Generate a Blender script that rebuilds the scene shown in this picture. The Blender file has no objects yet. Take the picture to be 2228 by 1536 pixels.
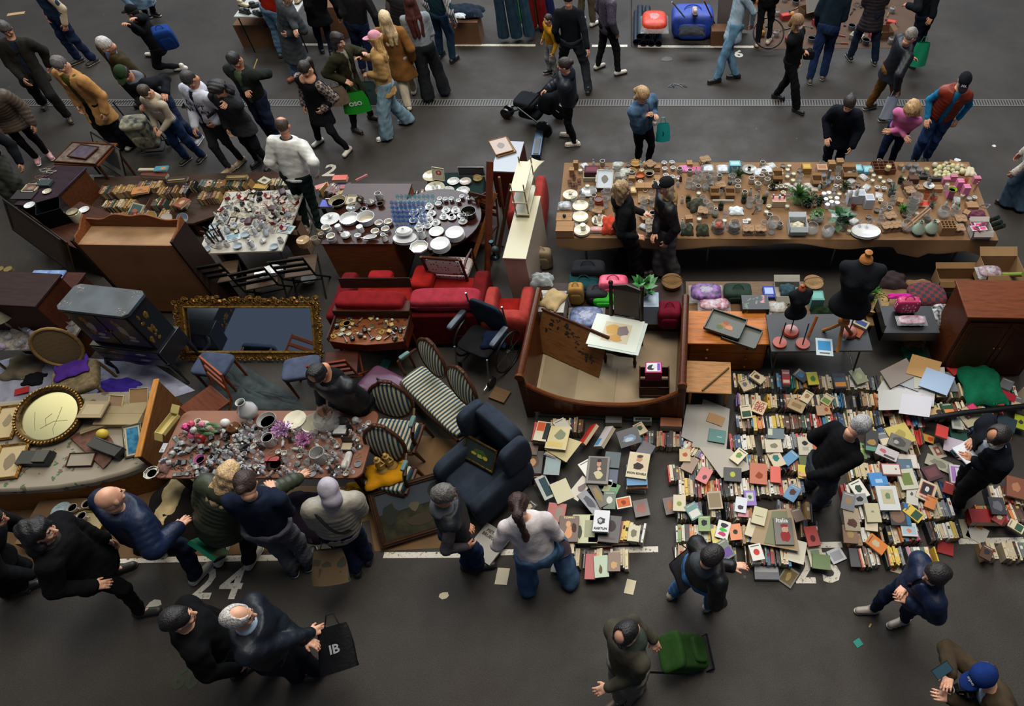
import bpy,math,random
import numpy as np
from mathutils import Vector,Matrix,Euler
from mathutils.bvhtree import BVHTree
RND=random.Random(7)
S=bpy.context.scene
COL=S.collection
# ---- camera model (pixels of a 2228x1536 frame <-> metres)
W_,H_=2228.0,1536.0
FOC,CX,CY,CAMH,PHI=1464.0,1410.0,768.0,7.1,math.radians(53)
FW=Vector((0,math.cos(PHI),-math.sin(PHI)));UPV=Vector((0,math.sin(PHI),math.cos(PHI)))
def ray(px,py):
 return FW+Vector((1,0,0))*((px-CX)/FOC)-UPV*((py-CY)/FOC)
def G(px,py,z=0.0):
 d=ray(px,py);t=(z-CAMH)/d.z
 p=d*t;p.z=z
 return p
def PX(p):
 q=Vector(p)-Vector((0,0,CAMH));zc=q.dot(FW)
 return(CX+FOC*q.x/zc,CY-FOC*q.dot(UPV)/zc)
def hz(top,bot):
 """height of the point seen at pixel top standing over the ground point seen at pixel bot"""
 g=G(*bot);lo,hi=0.0,5.0
 for _ in range(40):
  m=(lo+hi)/2
  if PX((g.x,g.y,m))[1]>top[1]:lo=m
  else:hi=m
 return lo
cam=bpy.data.cameras.new('camera');cam.sensor_width=36;cam.lens=FOC/W_*36
cam.shift_x=(W_/2-CX)/W_;cam.shift_y=(CY-H_/2)/W_;cam.clip_end=200
camo=bpy.data.objects.new('camera',cam);COL.objects.link(camo)
camo.location=(0,0,CAMH);camo.rotation_euler=(math.pi/2-PHI,0,0);S.camera=camo
S.view_settings.view_transform='Standard';S.view_settings.look='None';S.view_settings.gamma=1
S.view_settings.use_curve_mapping=False
# ---- materials
def srgb(h):
 if not isinstance(h,str):return tuple(h)[:3]
 h=h.lstrip('#');h=''.join(x*2 for x in h)if len(h)==3 else h;c=[int(h[i:i+2],16)/255 for i in(0,2,4)]
 return tuple(x/12.92 if x<=.04045 else((x+.055)/1.055)**2.4 for x in c)
_MC={}
def M(col='#808080',kind='plain',rough=None,c2=None,sc=1.0):
 key=(col if isinstance(col,str)else tuple(round(x,3)for x in col),kind,rough,c2,sc)
 if key in _MC:return _MC[key]
 c=srgb(col)
 m=bpy.data.materials.new(kind+'_'+str(len(_MC)));m.use_nodes=True
 N=m.node_tree.nodes;L=m.node_tree.links;b=N['Principled BSDF']
 def val(k,v):b.inputs[k].default_value=v
 R={'plain':.55,'wood':.5,'fabric':.95,'leather':.42,'metal':.3,'ceramic':.12,'paper':.85,'card':.9,'gold':.35,'mirror':.03,'glass':.02,'plastic':.3,'skin':.55,'hair':.55,'floral':.95,'stripe':.85,'puffer':.5,'film':.12,'paint':.8,'plaid':.9,'dots':.8,'leaf':.5,'denim':.95,'camo':.9,'mottle':.6}.get(kind,.5)
 if rough is not None:R=rough
 val('Roughness',R);val('Base Color',(*c,1))
 tc=N.new('ShaderNodeTexCoord')
 def mp(scale):
  q=N.new('ShaderNodeMapping');q.inputs['Scale'].default_value=scale if hasattr(scale,'__len__')else(scale,)*3
  L.new(tc.outputs['Object'],q.inputs['Vector']);return q.outputs['Vector']
 def noise(s,det=3,vec=None,rg=.5):
  q=N.new('ShaderNodeTexNoise');q.inputs['Scale'].default_value=s;q.inputs['Detail'].default_value=det;q.inputs['Roughness'].default_value=rg
  L.new(vec or tc.outputs['Object'],q.inputs['Vector']);return q.outputs['Fac']
 def ramp(fac,stops,const=False):
  q=N.new('ShaderNodeValToRGB');e=q.color_ramp.elements
  if const:q.color_ramp.interpolation='CONSTANT'
  while len(e)<len(stops):e.new(.5)
  for x,(p,cc)in zip(e,stops):x.position=p;x.color=(*cc,1)
  L.new(fac,q.inputs['Fac']);return q.outputs['Color']
 def bump(fac,st,dist=.01):
  q=N.new('ShaderNodeBump');q.inputs['Strength'].default_value=st;q.inputs['Distance'].default_value=dist
  L.new(fac,q.inputs['Height']);L.new(q.outputs['Normal'],b.inputs['Normal'])
 def tint(f):return tuple(min(1,x*f)for x in c)
 cc2=srgb(c2)if c2 else tint(.6)
 if kind=='wood':
  val('Specular IOR Level',.16)
  v=mp((3*sc,22*sc,22*sc)if sc>0 else(22,3,22))
  L.new(ramp(noise(1.6,6,v,.65),[(.3,tint(.62)),(.52,c),(.75,tint(1.25))]),b.inputs['Base Color']);bump(noise(2,4,v),.15,.004)
 elif kind in('fabric','denim'):
  k=noise(9,4);L.new(ramp(k,[(.3,tint(.78 if kind=='fabric' else.6)),(.7,tint(1.18))]),b.inputs['Base Color']);bump(noise(34,4),.5,.006)
  val('Specular IOR Level',.12)
 elif kind=='puffer':
  val('Specular IOR Level',.3);L.new(ramp(noise(7,3),[(.3,tint(.8)),(.7,tint(1.2))]),b.inputs['Base Color']);bump(noise(22,3),.5,.01)
 elif kind=='leather':bump(noise(60,4),.3,.004);L.new(ramp(noise(8,3),[(.3,tint(.8)),(.7,tint(1.2))]),b.inputs['Base Color'])
 elif kind=='metal':val('Metallic',.9)
 elif kind=='gold':val('Metallic',.75);L.new(ramp(noise(30,4),[(.35,tint(.35)),(.6,c)]),b.inputs['Base Color']);bump(noise(60,4),.6,.006)
 elif kind=='mirror':val('Metallic',1.0)
 elif kind=='glass':val('Transmission Weight',.92);val('IOR',1.3)
 elif kind=='film':val('Alpha',.32);bump(noise(25,4),1.0,.02);val('Specular IOR Level',.8)
 elif kind=='card':L.new(ramp(noise(3,4),[(.3,tint(.85)),(.7,tint(1.1))]),b.inputs['Base Color'])
 elif kind=='skin':val('Subsurface Weight',0.0);L.new(ramp(noise(14,3),[(.3,tint(.85)),(.7,tint(1.1))]),b.inputs['Base Color'])
 elif kind=='hair':
  v=mp((60,60,9));L.new(ramp(noise(1.5,3,v),[(.3,tint(.45)),(.7,tint(1.5))]),b.inputs['Base Color']);bump(noise(1.5,3,v),.9,.01)
 elif kind=='stripe':
  w=N.new('ShaderNodeTexWave');w.inputs['Scale'].default_value=sc;w.bands_direction='X';L.new(tc.outputs['Object'],w.inputs['Vector'])
  L.new(ramp(w.outputs['Fac'],[(0,c),(.5,cc2)],True),b.inputs['Base Color']);bump(noise(90,2),.2,.003)
 elif kind in('floral','camo'):
  v=N.new('ShaderNodeTexVoronoi');v.inputs['Scale'].default_value=sc;v.inputs['Randomness'].default_value=1
  q=N.new('ShaderNodeMixRGB');
  nn=N.new('ShaderNodeTexNoise');nn.inputs['Scale'].default_value=sc*1.3;L.new(tc.outputs['Object'],nn.inputs['Vector'])
  q.inputs['Fac'].default_value=.12;L.new(tc.outputs['Object'],q.inputs['Color1']);L.new(nn.outputs['Color'],q.inputs['Color2']);L.new(q.outputs['Color'],v.inputs['Vector'])
  fl=ramp(v.outputs['Distance'],[(0,cc2),(.22,tint(.5)if kind=='camo' else srgb('#3f5a3c')),(.36,c)],True)
  vv=N.new('ShaderNodeSeparateColor');L.new(v.outputs['Color'],vv.inputs['Color'])
  mx=N.new('ShaderNodeMixRGB');L.new(ramp(vv.outputs[0],[(0,(0,0,0)),(.45 if kind=='floral' else.15,(1,1,1))],True),mx.inputs['Fac'])
  mx.inputs['Color1'].default_value=(*c,1);L.new(fl,mx.inputs['Color2']);L.new(mx.outputs['Color'],b.inputs['Base Color'])
 elif kind=='plaid':
  ck=N.new('ShaderNodeTexChecker');ck.inputs['Scale'].default_value=sc;ck.inputs['Color1'].default_value=(*c,1);ck.inputs['Color2'].default_value=(*cc2,1)
  L.new(tc.outputs['Object'],ck.inputs['Vector']);L.new(ck.outputs['Color'],b.inputs['Base Color'])
 elif kind=='dots':
  v=N.new('ShaderNodeTexVoronoi');v.inputs['Scale'].default_value=sc;v.inputs['Randomness'].default_value=.4;L.new(tc.outputs['Object'],v.inputs['Vector'])
  L.new(ramp(v.outputs['Distance'],[(0,cc2),(.28,c)],True),b.inputs['Base Color'])
 elif kind=='mottle':
  L.new(ramp(noise(sc*6,5),[(.35,c),(.62,cc2)]),b.inputs['Base Color'])
 elif kind=='paint':
  nz=noise(30,6,None,.7);L.new(ramp(nz,[(.36,srgb('#2a2723')),(.45,c)]),b.inputs['Base Color'])
 elif kind=='leaf':
  L.new(ramp(noise(12,2),[(.3,tint(.6)),(.7,tint(1.3))]),b.inputs['Base Color'])
 _MC[key]=m;return m
# ---- tagging
def tag(o,label=None,cat=None,group=None,kind=None):
 if label:o['label']=label.replace('@','homeware table')
 if cat:o['category']=cat
 if group:o['group']=group
 if kind:o['kind']=kind
 return o
def thing(name,label,cat,loc=(0,0,0),rz=0.0,group=None,tilt=None):
 o=bpy.data.objects.new(name,None);COL.objects.link(o);o.location=loc;o.rotation_euler=tilt if tilt else(0,0,rz);o.empty_display_size=.1
 return tag(o,label,cat,group)
def dup(root,loc=None,rot=None,label=None,group=None,scale=None):
 r=root.copy();COL.objects.link(r)
 if loc is not None:r.location=loc
 if rot is not None:r.rotation_euler=rot if hasattr(rot,'__len__')else(0,0,rot)
 if scale:r.scale=(scale,)*3
 if label:r['label']=label
 if group:r['group']=group
 for ch in list(root.children):
  c=ch.copy();COL.objects.link(c);c.parent=r
  for g in list(ch.children):
   d=g.copy();COL.objects.link(d);d.parent=c
 return r
# ---- mesh builder
I4=Matrix.Identity(4)
def T(x=0,y=0,z=0):return Matrix.Translation((x,y,z))
def RX(a):return Matrix.Rotation(a,4,'X')
def RY(a):return Matrix.Rotation(a,4,'Y')
def RZ(a):return Matrix.Rotation(a,4,'Z')
class MB:
 def __init__(s):s.v=[];s.f=[];s.mi=[];s.mats=[]
 def add(s,vs,fs,m,X=None):
  if m not in s.mats:s.mats.append(m)
  k=s.mats.index(m);o=len(s.v)
  s.v+=[(X@Vector(p))[:]for p in vs]if X is not None else[tuple(p)for p in vs]
  s.f+=[tuple(i+o for i in f)for f in fs];s.mi+=[k]*len(fs);return s
 def box(s,x0,x1,y0,y1,z0,z1,m,X=None):
  vs=[(x,y,z)for z in(z0,z1)for y in(y0,y1)for x in(x0,x1)]
  return s.add(vs,[(0,2,3,1),(4,5,7,6),(0,1,5,4),(2,6,7,3),(0,4,6,2),(1,3,7,5)],m,X)
 def prism(s,poly,z0,z1,m,X=None,top=None):
  n=len(poly);vs=[(p[0],p[1],z0)for p in poly]+[(p[0],p[1],z1)for p in(top or poly)]
  return s.add(vs,[tuple(range(n-1,-1,-1)),tuple(range(n,2*n))]+[(i,(i+1)%n,(i+1)%n+n,i+n)for i in range(n)],m,X)
 def lathe(s,prof,m,X=None,n=16,sx=1,sy=1,fl=0,fa=0):
  vs=[];k=len(prof)
  for j,(r,z)in enumerate(prof):
   for i in range(n):
    a=2*math.pi*i/n;q=r*(1+(fa*math.cos(fl*a)if fl else 0));vs.append((q*math.cos(a)*sx,q*math.sin(a)*sy,z))
  fs=[(j*n+i,j*n+(i+1)%n,(j+1)*n+(i+1)%n,(j+1)*n+i)for j in range(k-1)for i in range(n)]
  if prof[0][0]>1e-4:fs.append(tuple(range(n-1,-1,-1)))
  if prof[-1][0]>1e-4:fs.append(tuple((k-1)*n+i for i in range(n)))
  return s.add(vs,fs,m,X)
 def tube(s,pts,r,m,X=None,n=8,closed=False):
  pts=[Vector(p)for p in pts];k=len(pts);rr=r if hasattr(r,'__len__')else[r]*k
  vs=[];pu=None
  for i,p in enumerate(pts):
   a=pts[i-1]if(i>0 or closed)else p;c=pts[(i+1)%k]if(i<k-1 or closed)else p
   d=(c-a);d=d.normalized()if d.length>1e-9 else Vector((0,0,1))
   u=pu-d*pu.dot(d)if pu is not None else(Vector((0,0,1)).cross(d)if abs(d.z)<.9 else Vector((1,0,0)).cross(d))
   u=u.normalized()if u.length>1e-6 else d.orthogonal().normalized();pu=u;w=d.cross(u)
   vs+=[p+(u*math.cos(2*math.pi*j/n)+w*math.sin(2*math.pi*j/n))*rr[i]for j in range(n)]
  e=k if closed else k-1
  fs=[(i*n+j,i*n+(j+1)%n,((i+1)%k)*n+(j+1)%n,((i+1)%k)*n+j)for i in range(e)for j in range(n)]
  if not closed:fs+=[tuple(range(n-1,-1,-1)),tuple((k-1)*n+j for j in range(n))]
  return s.add(vs,fs,m,X)
 def ball(s,c,r,m,X=None,nu=12,nv=8,wob=0,seed=0):
  r=r if hasattr(r,'__len__')else(r,r,r);vs=[];rg=random.Random(seed)
  for j in range(nv+1):
   th=math.pi*j/nv
   for i in range(nu):
    a=2*math.pi*i/nu;w=1+(rg.uniform(-wob,wob)if wob else 0)
    vs.append((c[0]+r[0]*w*math.sin(th)*math.cos(a),c[1]+r[1]*w*math.sin(th)*math.sin(a),c[2]+r[2]*w*math.cos(th)))
  fs=[(j*nu+i,(j+1)*nu+i,(j+1)*nu+(i+1)%nu,j*nu+(i+1)%nu)for j in range(nv)for i in range(nu)]
  return s.add(vs,fs,m,X)
 def cush(s,x0,x1,y0,y1,z0,z1,m,X=None,e=.35,n=10):
  """soft rounded block (superellipsoid)"""
  cx,cy,cz=(x0+x1)/2,(y0+y1)/2,(z0+z1)/2;a,b,c=(x1-x0)/2,(y1-y0)/2,(z1-z0)/2;vs=[];nu,nv=4*n,2*n
  P=lambda t,k:math.copysign(abs(t)**k,t)
  for j in range(nv+1):
   th=-math.pi/2+math.pi*j/nv
   for i in range(nu):
    ph=2*math.pi*i/nu
    vs.append((cx+a*P(math.cos(th),e)*P(math.cos(ph),e),cy+b*P(math.cos(th),e)*P(math.sin(ph),e),cz+c*P(math.sin(th),e*1.4)))
  fs=[(j*nu+i,j*nu+(i+1)%nu,(j+1)*nu+(i+1)%nu,(j+1)*nu+i)for j in range(nv)for i in range(nu)]
  return s.add(vs,fs,m,X)
 def sheet(s,fn,nu,nv,m,X=None,th=0.0):
  vs=[fn(i/nu,j/nv)for j in range(nv+1)for i in range(nu+1)];w=nu+1
  fs=[(j*w+i,j*w+i+1,(j+1)*w+i+1,(j+1)*w+i)for j in range(nv)for i in range(nu)]
  if th:
   k=len(vs);vs=list(vs)+[(p[0],p[1],p[2]-th)for p in vs];fs2=[tuple(k+i for i in reversed(f))for f in fs]
   rim=[i for i in range(w)]+[j*w+nu for j in range(1,nv+1)]+[nv*w+i for i in range(nu-1,-1,-1)]+[j*w for j in range(nv-1,0,-1)]
   fs2+=[(rim[i],k+rim[i],k+rim[(i+1)%len(rim)],rim[(i+1)%len(rim)])for i in range(len(rim))]
   fs=fs+fs2
  return s.add(vs,fs,m,X)
 def done(s,name,parent=None,loc=None,rz=0,smooth=None,bev=0,rot=None):
  me=bpy.data.meshes.new(name);me.from_pydata([tuple(p)for p in s.v],[],s.f)
  for m in s.mats:me.materials.append(m)
  if len(s.mats)>1:me.polygons.foreach_set('material_index',s.mi)
  if smooth is None:smooth=40
  if smooth:
   me.shade_smooth()
   if smooth<180:me.set_sharp_from_angle(angle=math.radians(smooth))
  me.update()
  o=bpy.data.objects.new(name,me);COL.objects.link(o)
  if parent is not None:o.parent=parent
  if loc is not None:o.location=loc
  if rot is not None:o.rotation_euler=rot
  elif rz:o.rotation_euler=(0,0,rz)
  if bev:
   b=o.modifiers.new('b','BEVEL');b.width=bev;b.segments=2;b.limit_method='ANGLE';b.angle_limit=.9
  return o
class Fr:
 """frame on a rectangular top seen at front-left a, front-right b, back corner c (pixels), at height z"""
 def __init__(s,a,b,c,z):
  A,B,C=G(*a,z),G(*b,z),G(*c,z);d=B-A;s.w=d.length;s.rz=math.atan2(d.y,d.x)
  n=Vector((-d.y,d.x,0)).normalized();s.d=max(.02,(C-A).dot(n));s.z=z;s.o=Vector((A.x,A.y,0));s.x=d.normalized();s.n=n
 def at(s,u,v,z=None):return s.o+s.x*(u*s.w)+s.n*(v*s.d)+Vector((0,0,s.z if z is None else z))
def text_me(txt,size,font_off=0.0):
 c=bpy.data.curves.new('t','FONT');c.body=txt;c.size=size;c.align_x='CENTER';c.align_y='CENTER';c.offset=font_off;c.resolution_u=2
 o=bpy.data.objects.new('t',c);COL.objects.link(o);dg=bpy.context.evaluated_depsgraph_get();me=bpy.data.meshes.new_from_object(o.evaluated_get(dg))
 vs=[v.co.copy()for v in me.vertices];fs=[tuple(p.vertices)for p in me.polygons]
 bpy.data.objects.remove(o);bpy.data.curves.remove(c);bpy.data.meshes.remove(me);return vs,fs
def text(mb,txt,size,m,X,off=0.0,th=.0008):
 vs,fs=text_me(txt,size,off);mb.add([(v.x,v.y,th)for v in vs],fs,m,X)
# ---- people: bodies and clothes are grown from one distance field each
def nrm(v):v=np.asarray(v,float);n=np.linalg.norm(v);return v/(n if n>1e-9 else 1)
class Field:
 def __init__(s,k=.03):s.p=[];s.k=k;s.cuts=[];s.noise=0;s.seed=0
 def cap(s,a,b,ra,rb,front=None,flat=1.0,puff=0,freq=0,k=None):
  s.p.append(('c',np.array(a,float),np.array(b,float),ra,rb,front,flat,puff,freq,s.k if k is None else k));return s
 def ell(s,c,r,ax=None,k=None):s.p.append(('e',np.array(c,float),np.array(r,float),np.eye(3)if ax is None else ax,s.k if k is None else k));return s
 def sub(s,c,r,ax=None):s.p.append(('s',np.array(c,float),np.array(r,float),np.eye(3)if ax is None else ax,0));return s
 def cut(s,n,p):s.p.append(('k',nrm(n),np.array(p,float)));return s
 def bounds(s):
  lo=np.full(3,1e9);hi=-lo
  for q in s.p:
   if q[0]=='c':
    r=max(q[3],q[4])*max(1,1)+q[7]
    for e in(q[1],q[2]):lo=np.minimum(lo,e-r);hi=np.maximum(hi,e+r)
   elif q[0]=='e':r=max(q[2]);lo=np.minimum(lo,q[1]-r);hi=np.maximum(hi,q[1]+r)
  return lo,hi
 def mesh(s,h,sub=None):
  lo,hi=s.bounds()if sub is None else sub
  lo=lo-3*h-.01;hi=hi+3*h+.01;n=np.ceil((hi-lo)/h).astype(int)+1
  X=[lo[i]+h*np.arange(n[i],dtype=np.float32)for i in range(3)]
  D=np.full(tuple(n),1.0,np.float32)
  for q in s.p:
   if q[0]=='k':
    nn,p=q[1],q[2];D=np.maximum(D,(X[0][:,None,None]-p[0])*np.float32(nn[0])+(X[1][None,:,None]-p[1])*np.float32(nn[1])+(X[2][None,None,:]-p[2])*np.float32(nn[2])).astype(np.float32);continue
   if q[0]=='c':r=max(q[3],q[4])+q[7];l2=np.minimum(q[1],q[2])-r;h2=np.maximum(q[1],q[2])+r;k=q[9]
   else:r=max(q[2]);l2=q[1]-r;h2=q[1]+r;k=q[4]
   pad=k+2.5*h
   i0=np.clip(np.floor((l2-pad-lo)/h).astype(int),0,n);i1=np.clip(np.ceil((h2+pad-lo)/h).astype(int)+1,0,n)
   if(i1<=i0).any():continue
   sl=tuple(slice(a,b)for a,b in zip(i0,i1))
   x,y,z=np.meshgrid(*[X[i][sl[i]]for i in range(3)],indexing='ij',sparse=False);P=np.stack([x,y,z],-1)
   if q[0]=='c':
    _,a,b,ra,rb,fr,flat,pf,fq,_=q;ab=b-a;L2=max(1e-9,float(ab@ab));w=P-a
    t=np.clip((w@ab)/L2,0,1);v=w-t[...,None]*ab
    if fr is not None and flat!=1:
     f=nrm(fr);c=v@f;v=v+(c*(1/flat-1))[...,None]*f
    d=np.sqrt((v*v).sum(-1));rad=ra+(rb-ra)*t
    if pf:rad=rad+pf*np.abs(np.sin(t*math.pi*fq))-pf
    d=d-rad
   else:
    _,c,rr,ax,_=q;v=(P-c)@np.asarray(ax).T;kk=np.sqrt(((v/rr)**2).sum(-1));d=(kk-1)*float(min(rr))
   o=D[sl]
   if q[0]=='s':D[sl]=np.maximum(o,-d);continue
   if k>0:
    hh=np.clip(.5+.5*(o-d)/k,0,1);D[sl]=o*(1-hh)+d*hh-k*hh*(1-hh)
   else:D[sl]=np.minimum(o,d)
  x,y,z=np.meshgrid(*X,indexing='ij')
  if s.noise:
   g=np.random.RandomState(s.seed)
   for i in range(5):
    w=g.normal(size=3)*(14+9*i);ph=g.uniform(0,6.3);D+=(s.noise/(1+.35*i)*np.sin(x*w[0]+y*w[1]+z*w[2]+ph)).astype(np.float32)*.45
  D[0]=D[-1]=.5;D[:,0]=D[:,-1]=.5;D[:,:,0]=D[:,:,-1]=.5
  return snets(D,lo,h)
def snets(D,lo,h):
 s=D<0;n=D.shape;cnt=np.zeros(tuple(k-1 for k in n),np.int8)
 c=[(slice(None,-1),slice(1,None))[b]for b in(0,1)]
 for i in(0,1):
  for j in(0,1):
   for k in(0,1):cnt+=s[c[i],c[j],c[k]]
 act=(cnt>0)&(cnt<8);idx=np.full(act.shape,-1,np.int64);ids=np.argwhere(act);idx[act]=np.arange(len(ids))
 acc=np.zeros((len(ids),3));num=np.zeros(len(ids));I,J,K=ids.T
 for ax in range(3):
  for a in(0,1):
   for b in(0,1):
    o=[0,0,0];oth=[q for q in range(3)if q!=ax];o[oth[0]]=a;o[oth[1]]=b;e=list(o);e[ax]=1
    d0=D[I+o[0],J+o[1],K+o[2]];d1=D[I+e[0],J+e[1],K+e[2]];m=(d0<0)!=(d1<0)
    t=np.where(m,d0/np.where(m,d0-d1,1),0);pt=np.tile(np.array(o,float),(len(ids),1));pt[:,ax]=t;acc[m]+=pt[m];num+=m
 V=(ids+acc/np.maximum(num,1)[:,None])*h+lo;F=[]
 for ax in range(3):
  o1,o2=[q for q in range(3)if q!=ax];sl0=[slice(1,-1)]*3;sl1=[slice(1,-1)]*3;sl0[ax]=slice(0,-1);sl1[ax]=slice(1,None)
  A=s[tuple(sl0)];B=s[tuple(sl1)];ch=A!=B;q=np.argwhere(ch);flip=A[ch]
  q[:,o1]+=1;q[:,o2]+=1
  def g(a,b):r=q.copy();r[:,o1]-=a;r[:,o2]-=b;return idx[r[:,0],r[:,1],r[:,2]]
  f=np.stack([g(0,0),g(1,0),g(1,1),g(0,1)],1)
  fl=flip if ax!=1 else~flip
  f[~fl]=f[~fl][:,::-1];F.append(f)
 F=np.concatenate(F);F=F[(F>=0).all(1)];return V,F
def np_obj(name,parts,mats,parent=None,loc=None):
 """parts = [(V, F, material index or array)] -> one mesh object; V in world space, moved to loc"""
 V=[];F=[];MI=[];o=0
 for v,f,mi in parts:
  V.append(v);F.append(f+o);MI.append(np.full(len(f),mi)if np.isscalar(mi)else mi);o+=len(v)
 V=np.concatenate(V);F=np.concatenate(F);MI=np.concatenate(MI).astype(np.int32)
 if loc is not None:V=V-np.array(loc)
 me=bpy.data.meshes.new(name);me.vertices.add(len(V));me.vertices.foreach_set('co',V.astype(np.float32).ravel())
 me.loops.add(F.size);me.loops.foreach_set('vertex_index',F.astype(np.int32).ravel());me.polygons.add(len(F))
 me.polygons.foreach_set('loop_start',np.arange(0,F.size,4,dtype=np.int32));me.polygons.foreach_set('loop_total',np.full(len(F),4,np.int32))
 for m in mats:me.materials.append(m)
 me.polygons.foreach_set('material_index',MI);me.update(calc_edges=True);me.validate();me.shade_smooth()
 ob=bpy.data.objects.new(name,me);COL.objects.link(ob)
 if parent is not None:ob.parent=parent
 return ob
def ik(a,c,l1,l2,pole):
 a=np.array(a);c=np.array(c);d=c-a;L=np.linalg.norm(d);Lm=(l1+l2)*.998
 if L>Lm:d=d/L*Lm;L=Lm;c=a+d
 L=max(L,abs(l1-l2)+.02);u=nrm(d);p=nrm(np.array(pole)-(np.array(pole)@u)*u);x=(l1*l1-l2*l2+L*L)/(2*L)
 return a+u*x+p*math.sqrt(max(0,l1*l1-x*x)),c
def hand(f,w,d,up,side,curl,s,th=1):
 """palm and five fingers from wrist w towards d; up = back of the hand, side = towards the thumb"""
 d=nrm(d);up=nrm(up-(up@d)*d);side=nrm(np.cross(up,d))*th
 f.cap(w-d*.02,w+d*.045*s,.026*s,.03*s,up,.62,k=.012);f.cap(w+d*.05*s+side*.018*s,w+d*.088*s+side*.02*s,.021*s,.019*s,up,.75,k=.012)
 f.cap(w+d*.05*s-side*.018*s,w+d*.08*s-side*.022*s,.021*s,.017*s,up,.75,k=.012)
 for i,L in enumerate((.9,1,.94,.74)):
  b=w+(d*(.092-.004*abs(i-1))+side*(.03-.0195*i))*s;dd=d+side*(.1-.075*i);p=b;a=0
  for j,l in enumerate((.036,.026,.02)):
   a+=curl*(.55+.25*j);q=p+(nrm(dd)*math.cos(a)-up*math.sin(a))*l*L*s;f.cap(p,q,(.0098-.001*j)*s,(.009-.0012*j)*s,k=.004);p=q
 b=w+(d*.025+side*.026-up*.004)*s;e1=b+nrm(side*.75+d*.8-up*.3)*.036*s;e2=e1+nrm(side*.3+d-up*(.3+curl*.5))*.03*s
 f.cap(b,e1,.0135*s,.011*s,k=.008);f.cap(e1,e2,.0105*s,.009*s,k=.004)
SKIN={'l':'#c79478','m':'#b27c5f','d':'#8d5b42','p':'#d9a58c'}
PEOPLE=[]
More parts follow.
